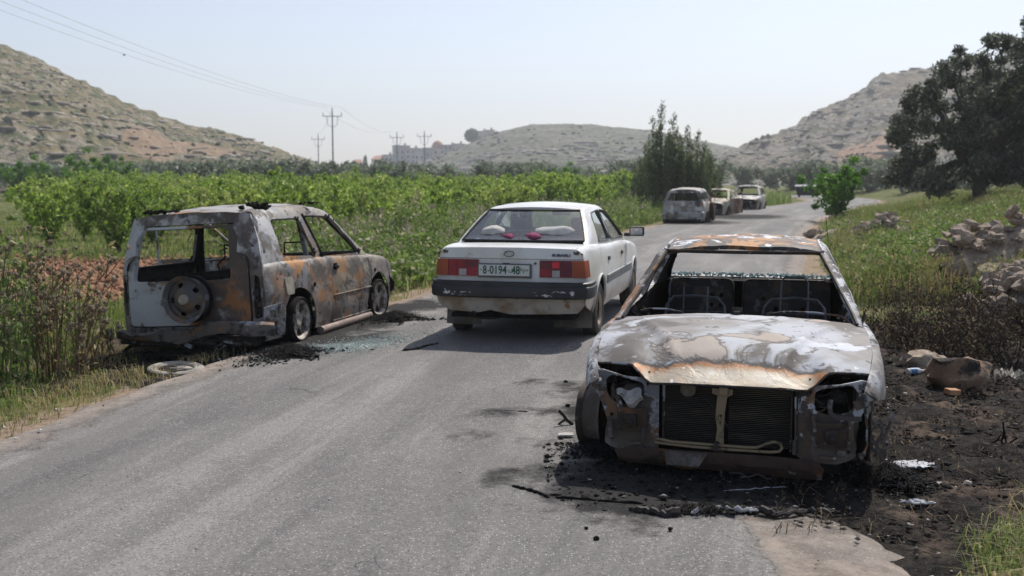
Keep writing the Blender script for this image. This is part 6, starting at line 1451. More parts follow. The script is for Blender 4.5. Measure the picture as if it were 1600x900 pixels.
# ================================================================ FAR WRECKS
m_far = layered('distant_burnt_paint', (.38, .37, .355), [dict(col=(.20, .18, .165), sc=1.8, lo=.46, hi=.58, seed=2), dict(col=(.30, .17, .09), sc=2.1, lo=.54, hi=.64, seed=7), dict(col=(.06, .052, .048), sc=2.6, lo=.54, hi=.62, seed=5, det=8), dict(col=(.60, .59, .56), sc=2.4, lo=.57, hi=.62, seed=9)], rough=.65, bump=.3)
m_far2 = layered('distant_yellowed_paint', (.50, .45, .33), [dict(col=(.20, .14, .09), sc=1.8, lo=.46, hi=.58, seed=12), dict(col=(.05, .045, .042), sc=2.6, lo=.52, hi=.62, seed=15, det=8), dict(col=(.68, .66, .60), sc=2.4, lo=.55, hi=.62, seed=19)], rough=.65, bump=.3)
m_rustside = layered('rust_streaked_door', (.42, .34, .28), [dict(col=(.22, .11, .06), sc=3, lo=.42, hi=.55, seed=3, stretch=(1, 1, .3))], rough=.8)
def far_wreck(name, u, v, Yd, ang, kind, facing, mat, label, seed):
    sl = float(np.interp(Yd, _ys, _sl)); yaw = -math.atan(sl) + R(ang) + (PI if facing else 0); q = atY(u, v, Yd)
    hatch = kind in ('hatch', 'wagon')
    top = [(-1.93, .95), (-1.86, 1.12), (-1.62, 1.31), (-1.2, 1.36), (-.3, 1.38), (.1, 1.36), (.28, 1.31), (1.02, .86), (1.1, .83)] if hatch else [(-1.72, .84), (-1.6, .87), (-1.05, 1.18), (-.85, 1.24), (-.3, 1.27), (.05, 1.25), (.2, 1.21), (.95, .82), (1.0, .8)]
    c = Car(name, (q.x, Yd, -.05), yaw, belt=[(-1.98, .84), (-1.5, .89), (-.5, .86), (.9, .82), (1.4, .77), (1.75, .70), (1.98, .58)], top=top,
            plan=[(-1.98, .72), (-1.6, .82), (-1.0, .86), (.8, .86), (1.4, .84), (1.98, .70)], sec=[(.1, .95), (.4, 1.0), (.6, .995), (.9, .96)], tumble=.2, r=.07, r2=.07, bump=.014, seed=seed, step=.14)
    r = c.root; tag(r, label, 'car', 'burnt cars beyond the white sedan'); ms = [mat, m_sootin]
    c.body_sides(ms, None, [-1.94, -.95, .0, .95, 1.94], [(-1.22, .2, .31), (1.25, .2, .31)], ['rear_wing', 'rear_door', 'front_door', 'front_wing'], zs=.10, matsby={'rear_door': [m_rustside, m_sootin]} if kind == 'hatch' else {})
    if hatch:
        ws = [rnd([(-1.72, .98), (-1.05, .93), (-1.05, 1.24), (-1.55, 1.22)], .05), rnd([(-.96, .92), (-.12, .89), (-.12, 1.26), (-.96, 1.25)], .05), rnd([(-.03, .88), (.78, .86), (.22, 1.22), (-.03, 1.26)], .05)]
        y0 = -1.90
    else: ws = [rnd([(-.95, .90), (-.2, .88), (-.2, 1.17), (-.82, 1.15)], .05), rnd([(-.1, .88), (.74, .85), (.16, 1.13), (-.1, 1.17)], .05)]; y0 = -1.66
    c.greenhouse(ms, y0, 1.0, ws, n=24)
    c.roof(ms, (-1.6 if hatch else -1.0), .2, crown=.04)
    f = c.wsf(.98, .25, .06); mb = MB(); mb.tube([f(u_, 1) for u_ in np.linspace(-1, 1, 9)], .03, 6); mb.build('windscreen_header', mat, r)
    if kind != 'stripped': c.deck('bonnet', ms, 1.0, 1.92, crown=.05, bowb=.12, nu=12, nv=8)
    else: c.deck('bonnet', ms, .95, 1.92, crown=.12, bowb=.12, nu=12, nv=8)
    if hatch:
        yb_ = lambda x, z: (x, -1.93 - .05 * (1 - (x / .8) ** 2) + max(0, z - .85) * .42 + .0, z)
        panel('tailgate', rnd([(-.74, .30), (.74, .30), (.76, .86), (.62, 1.30), (-.62, 1.30), (-.76, .86)], .05), yb_, ms, r, [rnd([(-.60, .92), (.60, .92), (.52, 1.23), (-.52, 1.23)], .06)], step=.14, out=(0, -1, 0), thick=.04, bump=.01)
    else:
        c.deck('boot_lid', ms, -1.62, -1.95, crown=.02, nu=10, nv=4)
        gpatch('tail_panel', lambda u_, v_: (u_ * .74, -1.96, .2 + v_ * .6), 8, 4, ms, r, out=(0, -1, 0))
    mb = MB(); P = [(-.80, -1.80, .36), (-.76, -2.0, .36)] + [(x, -2.05 - .03 * (1 - x * x), .36) for x in np.linspace(-.6, .6, 7)] + [(.76, -2.0, .36), (.80, -1.80, .36)]
    mb.sweep(P, [(-.02, -.16), (.03, -.13), (.04, .0), (.02, .12), (-.02, .14)]); mb.build('rear_bumper', mat, r, 35)
    # bare front: two lamp holes and an empty grille
    fp = lambda x, z: (x, 1.94 + .04 * (1 - x * x) - (.0 if kind != 'x' else 0), z)
    holes = [rnd([(-.34, .18), (.34, .18), (.34, .50), (-.34, .50)], .03), rnd([(.42, .36), (.66, .38), (.64, .54), (.42, .54)], .03), rnd([(-.66, .38), (-.42, .36), (-.42, .54), (-.64, .54)], .03)]
    panel('front_panel', [(-.70, .10), (.70, .10), (.73, .56), (-.73, .56)], fp, [m_wstruct if facing else mat, m_soot], r, holes, step=.14, out=(0, 1, 0), thick=.02)
    mb = MB(); mb.box(-.7, .7, 1.0, 1.04, .1, .78); mb.box(-.45, .45, 1.3, 1.75, .15, .52); mb.box(-.78, .78, -1.9, 1.0, .1, .15); mb.cbox((0, -.95, .5), (1.3, .12, .6), (.2, 0, 0)); mb.build('floor_pan', m_soot, r, 0)
    for x in (-.36, .36):
        mb = MB(); mb.tube([(x - .2, -.1, .3), (x - .2, -.25, .88), (x + .2, -.25, .88), (x + .2, -.1, .3)], .02, 5); mb.build('seat_frame', m_soot, r)
    for x in (-.76, .76):
        for y in (-1.22, 1.25): wheel(r, (x, y, .24), 0, .2, .18, m_rim_dark, 5, True, .24, style='alloy', outer=1 if x > 0 else -1, tmat=m_soot)
    liner(c, -1.22, .22, .33, .5, .78, m_soot); liner(c, 1.25, .22, .33, .5, .78, m_soot)
    return c
w1 = far_wreck('burnt_hatchback', 1078, 318, 42.6, 2, 'hatch', False, m_far, 'burnt pale hatchback seen from behind, nearest of the far wrecks', 21)
o_ = open_door(w1.root, (.82, .0, 0), R(16), .95, .85, 1.2, [m_rustside, m_rustside])
w2 = far_wreck('burnt_saloon', 1120, 315, 51.5, -2, 'sedan', True, m_far2, 'burnt yellowed saloon with an open front end, middle of the three far wrecks', 33)
o_ = open_door(w2.root, (-.82, .9, 0), R(-38), .80, .85, 1.12, [m_far, m_rustside])
w3 = far_wreck('burnt_estate', 1169, 308, 60.5, 4, 'wagon', True, m_far, 'burnt silver estate car with empty windows, farthest of the wrecks', 45)

# ---- waste container
q = G(1259, 308.5); dm = plain('container_green', (.006, .012, .011), .8, var=.3, spec=.15); lid = plain('container_lid', (.42, .43, .42), .5, var=.1)
r = empty('waste_container', (q.x, q.y, .0), -R(22)); tag(r, 'dark waste container with a pale lid at the bend of the road', 'waste container')
mb = MB(); V = [(-.72, -.42, .18), (.72, -.42, .18), (.72, .42, .18), (-.72, .42, .18), (-.92, -.55, 1.0), (.92, -.55, 1.0), (.92, .55, 1.0), (-.92, .55, 1.0)]; mb.add(V, [(0, 3, 2, 1), (0, 1, 5, 4), (1, 2, 6, 5), (2, 3, 7, 6), (3, 0, 4, 7), (4, 5, 6, 7)]); mb.build('bin_body', dm, r, 0)
mb = MB(); mb.sweep([(x, 0, 1.0) for x in (-.96, .96)], [(-.6, .0), (-.5, .10), (-.2, .16), (.2, .16), (.5, .10), (.6, .0)], cap=True); mb.build('bin_lid', lid, r, 30)
for x in (-.6, .6):
    for y in (-.35, .35): mb = MB(); mb.lathe([(-.03, .001), (-.03, .09), (.03, .09), (.03, .001)], (x, y, .09), 'x', 10); mb.build('castor', m_rubber, r)
for x in (-.45, 0, .45): mb = MB(); mb.cbox((x, -.50, .6), (.05, .05, .7), (-.15, 0, 0)); mb.build('rib', dm, r, 0)

# ================================================================ STONES
m_stone = NB('field_stone')
_b = m_stone; _n = _b.noise(3, 8, .7); _c = _b.mix(_b.ss(_n, .35, .65), (.25, .195, .15), (.52, .43, .34)); _c = _b.mix(_b.ss(_b.noise(9, 6, seed=3), .55, .66), _c, (.055, .048, .042)); _b.bump(_b.noise(12, 8, .75), .9, .03); m_stone = _b.done(_c, .95, 0, .2)
m_stonep = plain('pale_stone', (.46, .40, .34), .95, var=.35, sc=4, bump=.8, bsc=12)
smesh = []
for i in range(12):
    mb = MB(); rr = random.Random(i); mb.ico((0, 0, 0), 1, 2, (1, rr.uniform(.5, .95), rr.uniform(.35, .7)), .62, i + 3)
    me = mb.build('stone', m_stone, None, 18); smesh.append(me.data); bpy.data.objects.remove(me)
def stone(parent, loc, s, rr, mesh=None):
    o = link('stone', mesh or rr.choice(smesh), parent); o.location = loc; o.scale = (s, s * rr.uniform(.8, 1.1), s * rr.uniform(.8, 1.15)); o.rotation_euler = (rr.uniform(-.4, .4), rr.uniform(-.4, .4), rr.uniform(0, 6.28)); return o
def heap(label, cx, cy, wx, wy, h, n, s0, s1, seed, ang=0, prof=None):
    root = empty('stone_heap', (cx, cy, hz(cx, cy) + .10), ang); tag(root, label, 'stone heap'); rr = random.Random(seed)
    for k in range(n):
        a = rr.uniform(-1, 1); b = rr.gauss(0, .42); top = h * (prof(a) if prof else (1 - abs(a) ** 2.4)) * max(.0, 1 - min(1, abs(b)) ** 1.6)
        z = top * (1 - .55 * rr.random() ** 2) if k > n * .35 else top * rr.random()
        s = (s0 + (s1 - s0) * rr.random() ** 1.5) * (1.1 - .35 * z / h); stone(root, (a * wx, b * wy, max(s * .2, z - s * .2)), s, rr)
    mb = MB(); V = []; F = []
    for i in range(13):
        for j in range(9):
            a = -1 + i / 6; b = -1 + j / 4; V.append((a * wx * .95, b * wy * .9, -.1 + .82 * h * (prof(a) if prof else (1 - abs(a) ** 2.4)) * (1 - abs(b) ** 1.6)))
    F = [(i*9+j, (i+1)*9+j, (i+1)*9+j+1, i*9+j+1) for i in range(12) for j in range(8)]; mb.add(V, F).build('rubble_core', m_stone, root, 60)
    return root
heap('tall heap of weathered field stones above the scorched brush on the right bank', 8.05, 16.2, 1.35, .85, 1.0, 180, .07, .30, 1, 0, lambda a: .95 - .35 * abs(a + .15) ** 1.6 - .1 * math.sin(a * 9))
heap('low rubble of stones and a broken wall running along the right edge', 6.35, 13.1, 1.9, .5, .58, 85, .10, .26, 2, R(62), lambda a: .75 + .2 * math.sin(a * 7))
heap('rubble bank joining the tall stone heap to the low wall at the right edge', 8.0, 15.1, 1.1, .6, .68, 70, .07, .24, 8, R(50))
heap('smaller stone heap half hidden in grass farther along the right bank', 8.35, 23.6, .85, .7, .92, 80, .10, .22, 3)
heap('pale stones piled beside the cypresses left of the road', atY(1003, 318, 47).x, 47, .8, .6, .75, 22, .18, .34, 4)
heap('scattered stones farther up the right bank behind the seed heads', 9.6, 30.5, 1.0, .6, .42, 26, .10, .20, 6)
def single(name, u, v, w, mat, label, cat, sc=(1, .8, .65), seed=1, rough=.35, lift=.3):
    q = G(u, v, 0.0); mb = MB(); mb.ico((0, 0, 0), w / 2, 3, sc, rough, seed); o = mb.build(name, mat, None, 50); o.location = (q.x, q.y, hz(q.x, q.y) + w * sc[2] * lift); tag(o, label, cat); return o
m_bould = layered('brown_boulder', (.21, .135, .085), [dict(col=(.33, .24, .17), sc=4, lo=.45, hi=.62, seed=1), dict(col=(.035, .03, .026), sc=5, lo=.54, hi=.64, seed=6)], rough=.95, bump=1.0, bsc=14, bdist=.03)
single('boulder', 1495, 600, .50, m_bould, 'brown boulder sitting in the ash to the right of the burnt sedan', 'boulder', (1, .75, .68), 5, .42, .30)
single('boulder', 1440, 566, .40, m_stone, 'soot blackened rock behind the brown boulder', 'rock', (1, .7, .45), 9)
# broken brick
q = G(1488, 611); mb = MB(); mb.cbox((0, 0, .03), (.12, .07, .045), (.1, .1, .4)); o = bevel(mb.build('brick', plain('brick_clay', (.46, .25, .13), .9, var=.2, bump=.5), None, 0), .006); o.location = (q.x, q.y, hz(q.x, q.y)); tag(o, 'orange broken brick lying in the ash just below the boulder', 'brick')
# bottle, crumpled bag
q = G(1430, 580); r = empty('plastic_bottle', (q.x, q.y, hz(q.x, q.y) + .035), .2); tag(r, 'crushed plastic bottle with a blue label lying on the ash left of the boulder', 'bottle')
bm_ = plain('bottle_plastic', (.62, .64, .62), .25, var=.2); mb = MB(); mb.lathe([(-.085, .001), (-.08, .028), (.03, .030), (.065, .014), (.085, .012), (.085, .001)], axis='x', n=14, closed=False); mb.build('bottle_body', bm_, r)
mb = MB(); mb.lathe([(-.05, .0305), (.01, .031)], axis='x', n=14, closed=False); mb.build('bottle_label', plain('blue_label', (.10, .22, .42), .5), r); mb = MB(); mb.lathe([(.085, .001), (.085, .015), (.102, .015), (.102, .001)], axis='x', n=12, closed=False); mb.build('bottle_cap', plain('red_cap', (.35, .05, .03), .5), r)
q = G(1575, 590)
def crumple(name, w, l, mat, seed, amp=.06, n=18):
    V = [(w * (i / n - .5), l * (j / n - .5), amp * (1 + mnoise.fractal(Vector((i * .33, j * .33, seed)), .8, 2, 3)) ) for j in range(n + 1) for i in range(n + 1)]; T = []
    keep = lambda i, j: math.hypot(i / n - .5, j / n - .5) * 2 < .80 + .45 * mnoise.noise(Vector((i * .35, j * .35, seed + 9)))
    for j in range(n):
        for i in range(n):
            if keep(i + .5, j + .5): a = j * (n + 1) + i; T += [(a, a + 1, a + n + 2), (a, a + n + 2, a + n + 1)]
    return shell(name, [Vector(v) for v in V], T, [mat, mat], None, .006, (0, 0, 1), smooth=25)
o = crumple('plastic_bag', .24, .20, plain('dirty_plastic', (.50, .46, .38), .45, var=.35, sc=18), 3, .07); o.location = (q.x, q.y, hz(q.x, q.y)); tag(o, 'crumpled dirty plastic bag in the ash to the right of the boulder', 'bag')
m_alu = plain('melted_aluminium', (.40, .41, .43), .75, .1, .12, 20, bump=.4, bsc=30)
for i, (u, v, w, l, lb) in enumerate(((1420, 718, .36, .20, 'shiny puddle of melted aluminium on the ash, topmost of three by the burnt sedan'), (1428, 748, .36, .20, 'shiny puddle of melted aluminium on the ash, middle of three by the burnt sedan'), (1458, 776, .40, .09, 'thin streak of melted aluminium on the ash, lowest of three by the burnt sedan'))):
    q = G(u, v); o = crumple('metal_puddle', w, l, m_alu, 20 + i, .009, 22); o.location = (q.x, q.y, hz(q.x, q.y) + .0); tag(o, lb, 'metal debris')
q = G(884, 687); o = crumple('pale_scrap', .13, .09, plain('pale_scrap', (.42, .40, .37), .8, var=.2, bump=.3), 41, .008, 8); o.location = (q.x, q.y, .03); tag(o, 'flat pale scrap lying left of the burnt sedan front wheel', 'scrap')
for (u, v, s_, lb) in ((1512, 748, .045, 'small white stone chip on the ash right of the melted metal'), (1414, 610, .04, 'small white chip on the ash behind the burnt sedan wing')):
    single('stone_chip', u, v, s_, m_stonep, lb, 'stone', seed=int(u))
for i, (u, v, s_, lb) in enumerate(((932, 850, .028, 'black lump of charcoal on bare asphalt in the lower centre, leftmost'), (1047, 835, .024, 'black lump of charcoal on the asphalt below the charred strip'), (887, 640, .038, 'dark clod on the road left of the burnt sedan wheel'), (916, 833, .02, 'tiny black crumb just above the leftmost charcoal lump'), (884, 602, .036, 'flat dark scrap on the road behind the burnt sedan wheel'))):
    o = single('charcoal_lump', u, v, s_, m_soot, lb, 'charcoal', seed=i + 3, sc=(1, .8, .7)); o.location.z = .02 + s_ * .3
# strips, wires
def strip(name, pts, w, h, mat, label, cat, z=.022, seed=0):
    P = [G(u, v, z) for u, v in pts]; rr = random.Random(seed); Q = []
    for a, b in zip(P, P[1:]):
        for k in range(6): Q.append(a.lerp(b, k / 6) + Vector((0, rr.uniform(-.006, .006), rr.uniform(0, h * .6))))
    Q.append(P[-1]); mb = MB(); rads = [w * rr.uniform(.6, 1.25) for _ in Q]; rads[0] = rads[-1] = w * .3; mb.tube(Q, rads, 6); o = mb.build(name, mat, None, 40); tag(o, label, cat); return o
strip('rubber_strip', [(800, 760), (822, 765), (845, 772), (858, 778)], .010, .012, m_soot, 'short curved black rubber strip on the asphalt, leftmost below the burnt sedan', 'rubber strip', seed=1)
strip('rubber_strip', [(868, 778), (905, 780), (950, 784), (1005, 787)], .009, .010, m_soot, 'long thin black strip on the asphalt in front of the burnt sedan', 'rubber strip', seed=2)
strip('charred_strip', [(982, 797), (1010, 800), (1040, 806), (1062, 803)], .020, .03, m_sootin, 'thick charred strip left of the pale metal piece in front of the sedan', 'charred strip', seed=3)
strip('metal_strip', [(1080, 802), (1100, 797), (1130, 797), (1165, 800), (1185, 798)], .015, .025, m_alu, 'pale half melted metal strip on the ash in front of the sedan', 'metal strip', seed=4)
strip('charred_strip', [(1185, 800), (1215, 806), (1262, 800), (1300, 806)], .018, .03, m_sootin, 'charred strip to the right of the pale metal piece', 'charred strip', seed=5)
strip('road_tar_strip', [(628, 549), (650, 547), (668, 541), (686, 538)], .022, .004, m_soot, 'dark rubber smear in the shadow left of the white sedan', 'rubber strip', seed=6, z=.015)
strip('thin_wire', [(1130, 767), (1180, 764), (1230, 761)], .003, .01, m_alu, 'thin pale wire on the ash under the sedan front', 'wire', seed=7)
strip('rubber_strip', [(772, 641), (800, 643), (826, 644)], .006, .008, m_soot, 'small black strip on open asphalt left of the burnt sedan wheel', 'rubber strip', seed=9)
# twisted metal right of the wing
q = G(1402, 726); mb = MB(); rr = random.Random(3)
for k in range(5):
    a = Vector((rr.uniform(-.05, .05), rr.uniform(-.05, .05), .0)); P = [a]
    for i in range(6): a = a + Vector((rr.uniform(-.03, .03), rr.uniform(-.03, .03), rr.uniform(.025, .06))); P.append(a)
    mb.sweep(P, [(-.009, -.003), (.009, -.003), (.009, .003), (-.009, .003)], (0, 1, 0))
o = mb.build('twisted_metal', m_apron, None, 30); o.location = (q.x - .12, q.y + .05, .0); tag(o, 'twisted grey metal strips standing against the burnt sedan right hand wing', 'metal debris')
q = G(1568, 692); mb = MB(); mb.tube([(-.12, 0, 0), (-.03, .02, .05), (0, 0, .12), (.02, 0, .02), (.1, .03, .06)], .008, 5); mb.tube([(-.02, 0, 0), (.01, .02, .1), (.0, .02, .17)], .006, 5); o = mb.build('twisted_wire', m_soot, None); o.location = (q.x, q.y, hz(q.x, q.y)); tag(o, 'bent black wire sticking out of the ash near the right edge', 'wire')
q = G(884, 668); mb = MB(); mb.tube([(-.05, 0, .10), (-.02, 0, .07), (.01, 0, .03), (.05, 0, .0)], .012, 6); mb.tube([(.0, 0, .04), (-.05, .01, .0)], .009, 5); o = mb.build('bent_bracket', m_sootin, None); o.location = (q.x, q.y, .02); tag(o, 'small bent bracket standing on the road beside the burnt sedan wheel', 'bracket')
# ring beside the off-roader
q = G(275, 582, -.05); mb = MB(); mb.lathe([(-.02, .165), (-.028, .20), (-.012, .245), (.012, .25), (.026, .235), (.018, .20), (.02, .175), (.006, .160)], axis='z', n=44)
r = mb.build('tyre_ring', layered('ashen_rubber', (.33, .31, .27), [dict(col=(.16, .145, .125), sc=6, lo=.45, hi=.6, seed=3)], rough=.85, bump=.4), None, 40); r.location = (q.x, q.y, hz(q.x, q.y) + .02); r.rotation_euler = (.05, .04, 0); r.scale = (1, 1, .7); tag(r, 'pale ash coloured wheel ring lying flat on the road edge by the off-roader bumper', 'wheel ring')
mb = MB(); mb.lathe([(-.015, .02), (-.005, .165), (-.012, .165), (-.022, .02)], axis='z', n=30); mb.tube([(-.15, 0, 0), (0, 0, .008), (.15, .02, 0)], .012, 5); mb.build('disc', m_rim_b, r, 40)

# ---- chips of ash, clods and glass: uncountable
def chips(name, pts, s0, s1, mat, seed, label, cat, flat=.5, z=None):
    r = np.random.default_rng(seed); N = len(pts); s = s0 + (s1 - s0) * r.random(N) ** 2.5; iv, it = ico_t(1)
    if s1 > 0:
        oc = np.array([(1,0,0),(-1,0,0),(0,1,0),(0,-1,0),(0,0,1),(0,0,-1)], float); of = np.array([(0,2,4),(2,1,4),(1,3,4),(3,0,4),(2,0,5),(1,2,5),(3,1,5),(0,3,5)])
    J = 1 + .35 * r.standard_normal((N, 6, 1)); sc = np.stack([.6 + .9 * r.random(N), .6 + .9 * r.random(N), flat * (.5 + r.random(N))], 1)[:, None, :]
    V = oc[None] * J * sc * s[:, None, None]; a = r.random(N) * 6.28; c_, s_ = np.cos(a)[:, None], np.sin(a)[:, None]
    V = np.stack([V[..., 0] * c_ - V[..., 1] * s_, V[..., 0] * s_ + V[..., 1] * c_, V[..., 2]], -1) + pts[:, None, :] + np.array([0, 0, 1.]) * (s * flat * .5)[:, None, None]
    T = (of[None] + (np.arange(N) * 6)[:, None, None]).reshape(-1, 3); o = np_mesh(name, V.reshape(-1, 3), T, mat, attrs=dict(tint=np.repeat(r.random(N), 6))); tag(o, label, cat, kind='stuff'); return o
def roadz(P):
    d = np.abs(lat(P[:, 0], P[:, 1])); P[:, 2] = np.where(d < 2.6, .022, height(P[:, 0], P[:, 1])); return P
m_ashc = tint_mat('ash_chip', (.008, .007, .007), (.040, .036, .032), .95, spec=.1)
m_ashp = tint_mat('pale_ash_chip', (.14, .13, .12), (.36, .35, .34), .9); m_clod = tint_mat('soil_clod', (.15, .075, .045), (.33, .19, .12), .95, 0, None, .1); m_gravel = tint_mat('gravel', (.10, .09, .08), (.36, .32, .27), .9, 0, (.58, .54, .48))
r_ = np.random.default_rng(4)
P = scatter(26000, .2, 6.2, 4.9, 12.5, lambda x, y, d, q: ((d > 2.4) & (y > 4.7 + .25 * np.abs(x - 2) * 0 + .3 * q)) | ((x - 1.15) ** 2 / 1.35 ** 2 + (y - 6.0) ** 2 / .95 ** 2 < 1 - .4 * q), 21); P = roadz(P)
chips('pale_ash_flakes', P[::9] + [0, 0, .004], .002, .016, m_ashp, 55, 'pale ash flakes and bits of metal scattered over the black ash', 'ash', .3)
chips('ash_debris', P, .003, .022, m_ashc, 5, 'black ash and charred fragments around the foreground burnt sedan', 'ash', .45)
P = scatter(600, .9, 6.2, 4.9, 11, lambda x, y, d, q: (d > 2.2), 22); P = roadz(P); chips('ash_lumps', P, .010, .045, m_ashc, 6, 'larger burnt lumps strewn in the ash beside the sedan', 'debris', .35)
P = scatter(5200, .9, 6.2, 4.9, 11, lambda x, y, d, q: (d > 2.2), 222); P = roadz(P); v = blades(P, .05, .005, 3.2, 62); tag(np_mesh('charred_stubble', v[0], v[1], m_burn, attrs=dict(tint=v[2])), 'charred straw and wire stubble in the ash beside the sedan', 'stubble', kind='stuff')
m_crumb = tint_mat('burnt_rubber_crumb', (.006, .006, .006), (.032, .030, .028), .95, spec=.1)
def heapchips(cx, cy, rx, ry_, h, n, seed, label, s1=.035):
    r = np.random.default_rng(seed); n = int(n * 1.5); a = r.random(n) * 6.28; q = np.abs(r.standard_normal(n)) * .48 * (1 + .45 * np.sin(a * 2 + seed) + .3 * np.sin(a * 5 + seed * 2)); x = cx + rx * q * np.cos(a); y = cy + ry_ * q * np.sin(a); z = .015 + h * np.clip(1 - q, 0, 1) * r.random(n) ** .3
    P = np.stack([x, y, z], 1); P[:, 2] += np.where(np.abs(lat(x, y)) < 2.7, 0, height(x, y)); chips('burnt_rubber_heap', P, .004, s1 * .8, m_crumb, seed, label, 'ash', .45)
    B = P[::2]; v = blades(B, .035, .004, 3.5, seed); o = np_mesh('wire_strands', v[0], v[1], m_crumb, attrs=dict(tint=v[2])); tag(o, label.replace('black heap of', 'tangled steel strands in the').replace('black soot and debris', 'wire strands').replace('black crumbs', 'wire strands').replace('sooty', 'wire strands among sooty'), 'wire', kind='stuff')
g1 = G(455, 556); heapchips(g1.x, g1.y, .42, .40, .09, 2200, 31, 'black heap of burnt rubber under the off-roader rear wheel')
g1 = G(618, 500); heapchips(g1.x, g1.y, .38, .55, .09, 1700, 32, 'black heap of burnt rubber by the off-roader front wheel')
g1 = G(250, 560, -.05); heapchips(g1.x, g1.y + .3, .95, .35, .05, 2000, 33, 'black soot and debris under the off-roader tail')
g1 = G(1390, 752); heapchips(g1.x + .02, g1.y + .1, .22, .30, .10, 1200, 34, 'black heap of wires and rubber beside the sedan right hand wheel', .03)
g1 = G(905, 716); heapchips(g1.x + .15, g1.y + .1, .32, .26, .06, 1100, 35, 'black crumbs under the sedan bare front rim', .028)
g1 = G(1130, 757); heapchips(g1.x, g1.y + .35, .85, .32, .045, 2600, 36, 'sooty crumbs beneath the burnt sedan front', .03)
g1 = G(1100, 803); heapchips(g1.x, g1.y, .42, .05, .02, 700, 37, 'sooty line of crumbs in front of the burnt sedan', .025)
# gravel on the road and verge
P = scatter(5200, -6, 5, 3.8, 16, lambda x, y, d, q: (np.abs(d) < 2.75) & (q < .10 + .9 * nsst(1.7, 2.7, np.abs(d))), 23); P = roadz(P); chips('road_grit', P, .002, .008, m_gravel, 7, 'grit and small stones strewn over the asphalt', 'grit', .6)
P = scatter(9000, -6, 5, 3.8, 15, lambda x, y, d, q: (np.abs(d) > 2.55) & (np.abs(d) < 3.3), 24); P = roadz(P); chips('verge_gravel', P, .003, .016, m_gravel, 8, 'gravel along the broken road edges', 'gravel', .6)
P = scatter_persp(16000, -60, 520, 13.5, 24.5, lambda x, y, d, q: (d < -7.0), 25); chips('field_clods', P, .02, .10, m_clod, 9, 'reddish clods on the ploughed field', 'clods', .7)
P = scatter_persp(3000, 1330, 1680, 30, 60, lambda x, y, d, q: (d > 12), 26); chips('bank_stones', P, .02, .12, m_stonep, 10, 'pale stones on the bare soil behind the right bank', 'stones', .6)
# glass crumbs
a = r_.standard_normal((2600, 2)); gx_, gy_ = -1.62 + .42 * a[:, 0], 10.65 + .30 * a[:, 1] + .35 * a[:, 0]; P = np.stack([gx_, gy_, np.full(2600, .022)], 1)
chips('glass_crumbs', P, .003, .010, m_glass_g, 11, 'pale green crumbs of shattered window glass beside the off-roader', 'broken glass', .8)
P = scatter(1500, -3.5, 3.5, 5.2, 12.5, lambda x, y, d, q: np.abs(d) < 2.7, 27); P = roadz(P); chips('glass_specks', P, .002, .005, m_glass_g, 12, 'tiny specks of glass sprinkled on the road', 'broken glass', .8)

# ---- thistles at left
def thistle(u, v, h, n, seed, label, green=.0, z=-.1):
    q = G(u, v, z); root = empty('thistle', (q.x, q.y, hz(q.x, q.y) - .02)); tag(root, label, 'thistle'); rr = random.Random(seed); mb = MB(); heads = []; lv = []
    for k in range(n):
        a = rr.uniform(0, 6.28); t = rr.uniform(.05, .38); hh = h * rr.uniform(.55, 1.0); P = []; p = Vector((rr.gauss(0, .07), rr.gauss(0, .07), 0))
        for i in range(8):
            P.append(p.copy()); p = p + Vector((math.cos(a) * t, math.sin(a) * t, 1)) * hh / 7.5 + Vector((rr.uniform(-1, 1), rr.uniform(-1, 1), 0)) * .012
            if rr.random() < .7: lv.append((p.x, p.y, p.z, .05))
        mb.tube(P, [.010 * (1 - i / 9.5) for i in range(8)], 5); heads.append(P[-1])
        for j in range(rr.randint(3, 6)):
            i = rr.randint(3, 6); b = rr.uniform(0, 6.28); e = P[i] + Vector((math.cos(b), math.sin(b), 1.1)) * hh * rr.uniform(.08, .24); mb.tube([P[i], P[i].lerp(e, .5) + Vector((0, 0, -.01)), e], [.005, .004, .003], 4); heads.append(e)
    mb.build('stems', layered('dry_stem', (.13, .085, .05) if green < .5 else (.10, .13, .05), [dict(col=(.24, .17, .10), sc=8, lo=.45, hi=.6)], rough=.9), root)
    hb = MB()
    for e in heads: hb.ico(e, rr.uniform(.013, .024), 1, (1, 1, 1.15), .3, rr.randint(0, 99))
    hd = hb.build('seed_heads', plain('thistle_head_brown', (.20, .15, .105), .95, var=.4, sc=30), root, 60); hd['kind'] = 'stuff'
    C = [(e.x, e.y, e.z + .01, .022) for e in heads]; v_, t_, a_ = leaves(C, 14, .030, 3, .5, seed, shell_=.7); o = np_mesh('head_spines', v_, t_, m_thist, root, dict(tint=a_)); o['kind'] = 'stuff'
    v_, t_, a_ = leaves(lv, 3 if green < .5 else 9, .07, 2.6, .2, seed + 1, shell_=.3); o = np_mesh('leaves', v_, t_, m_dry if green < .5 else m_weed, root, dict(tint=a_)); o['kind'] = 'stuff'
thistle(118, 592, 1.28, 14, 1, 'tall dry brown thistle with many seed heads nearest the off-roader')
thistle(80, 585, 1.38, 15, 2, 'dense dry thistle thicket stem cluster left of the tallest one, above the dry grass')
thistle(30, 600, 1.30, 9, 3, 'green leafy thistle with pale heads near the left edge', 1)
thistle(-8, 610, 1.45, 12, 4, 'green thistle cut by the left edge of the view', 1)
thistle(168, 560, .55, 5, 5, 'small dead thistle standing alone just left of the off-roader bumper')
thistle(62, 560, 1.05, 7, 6, 'pale leafy thistle behind the dry ones at left', 1)
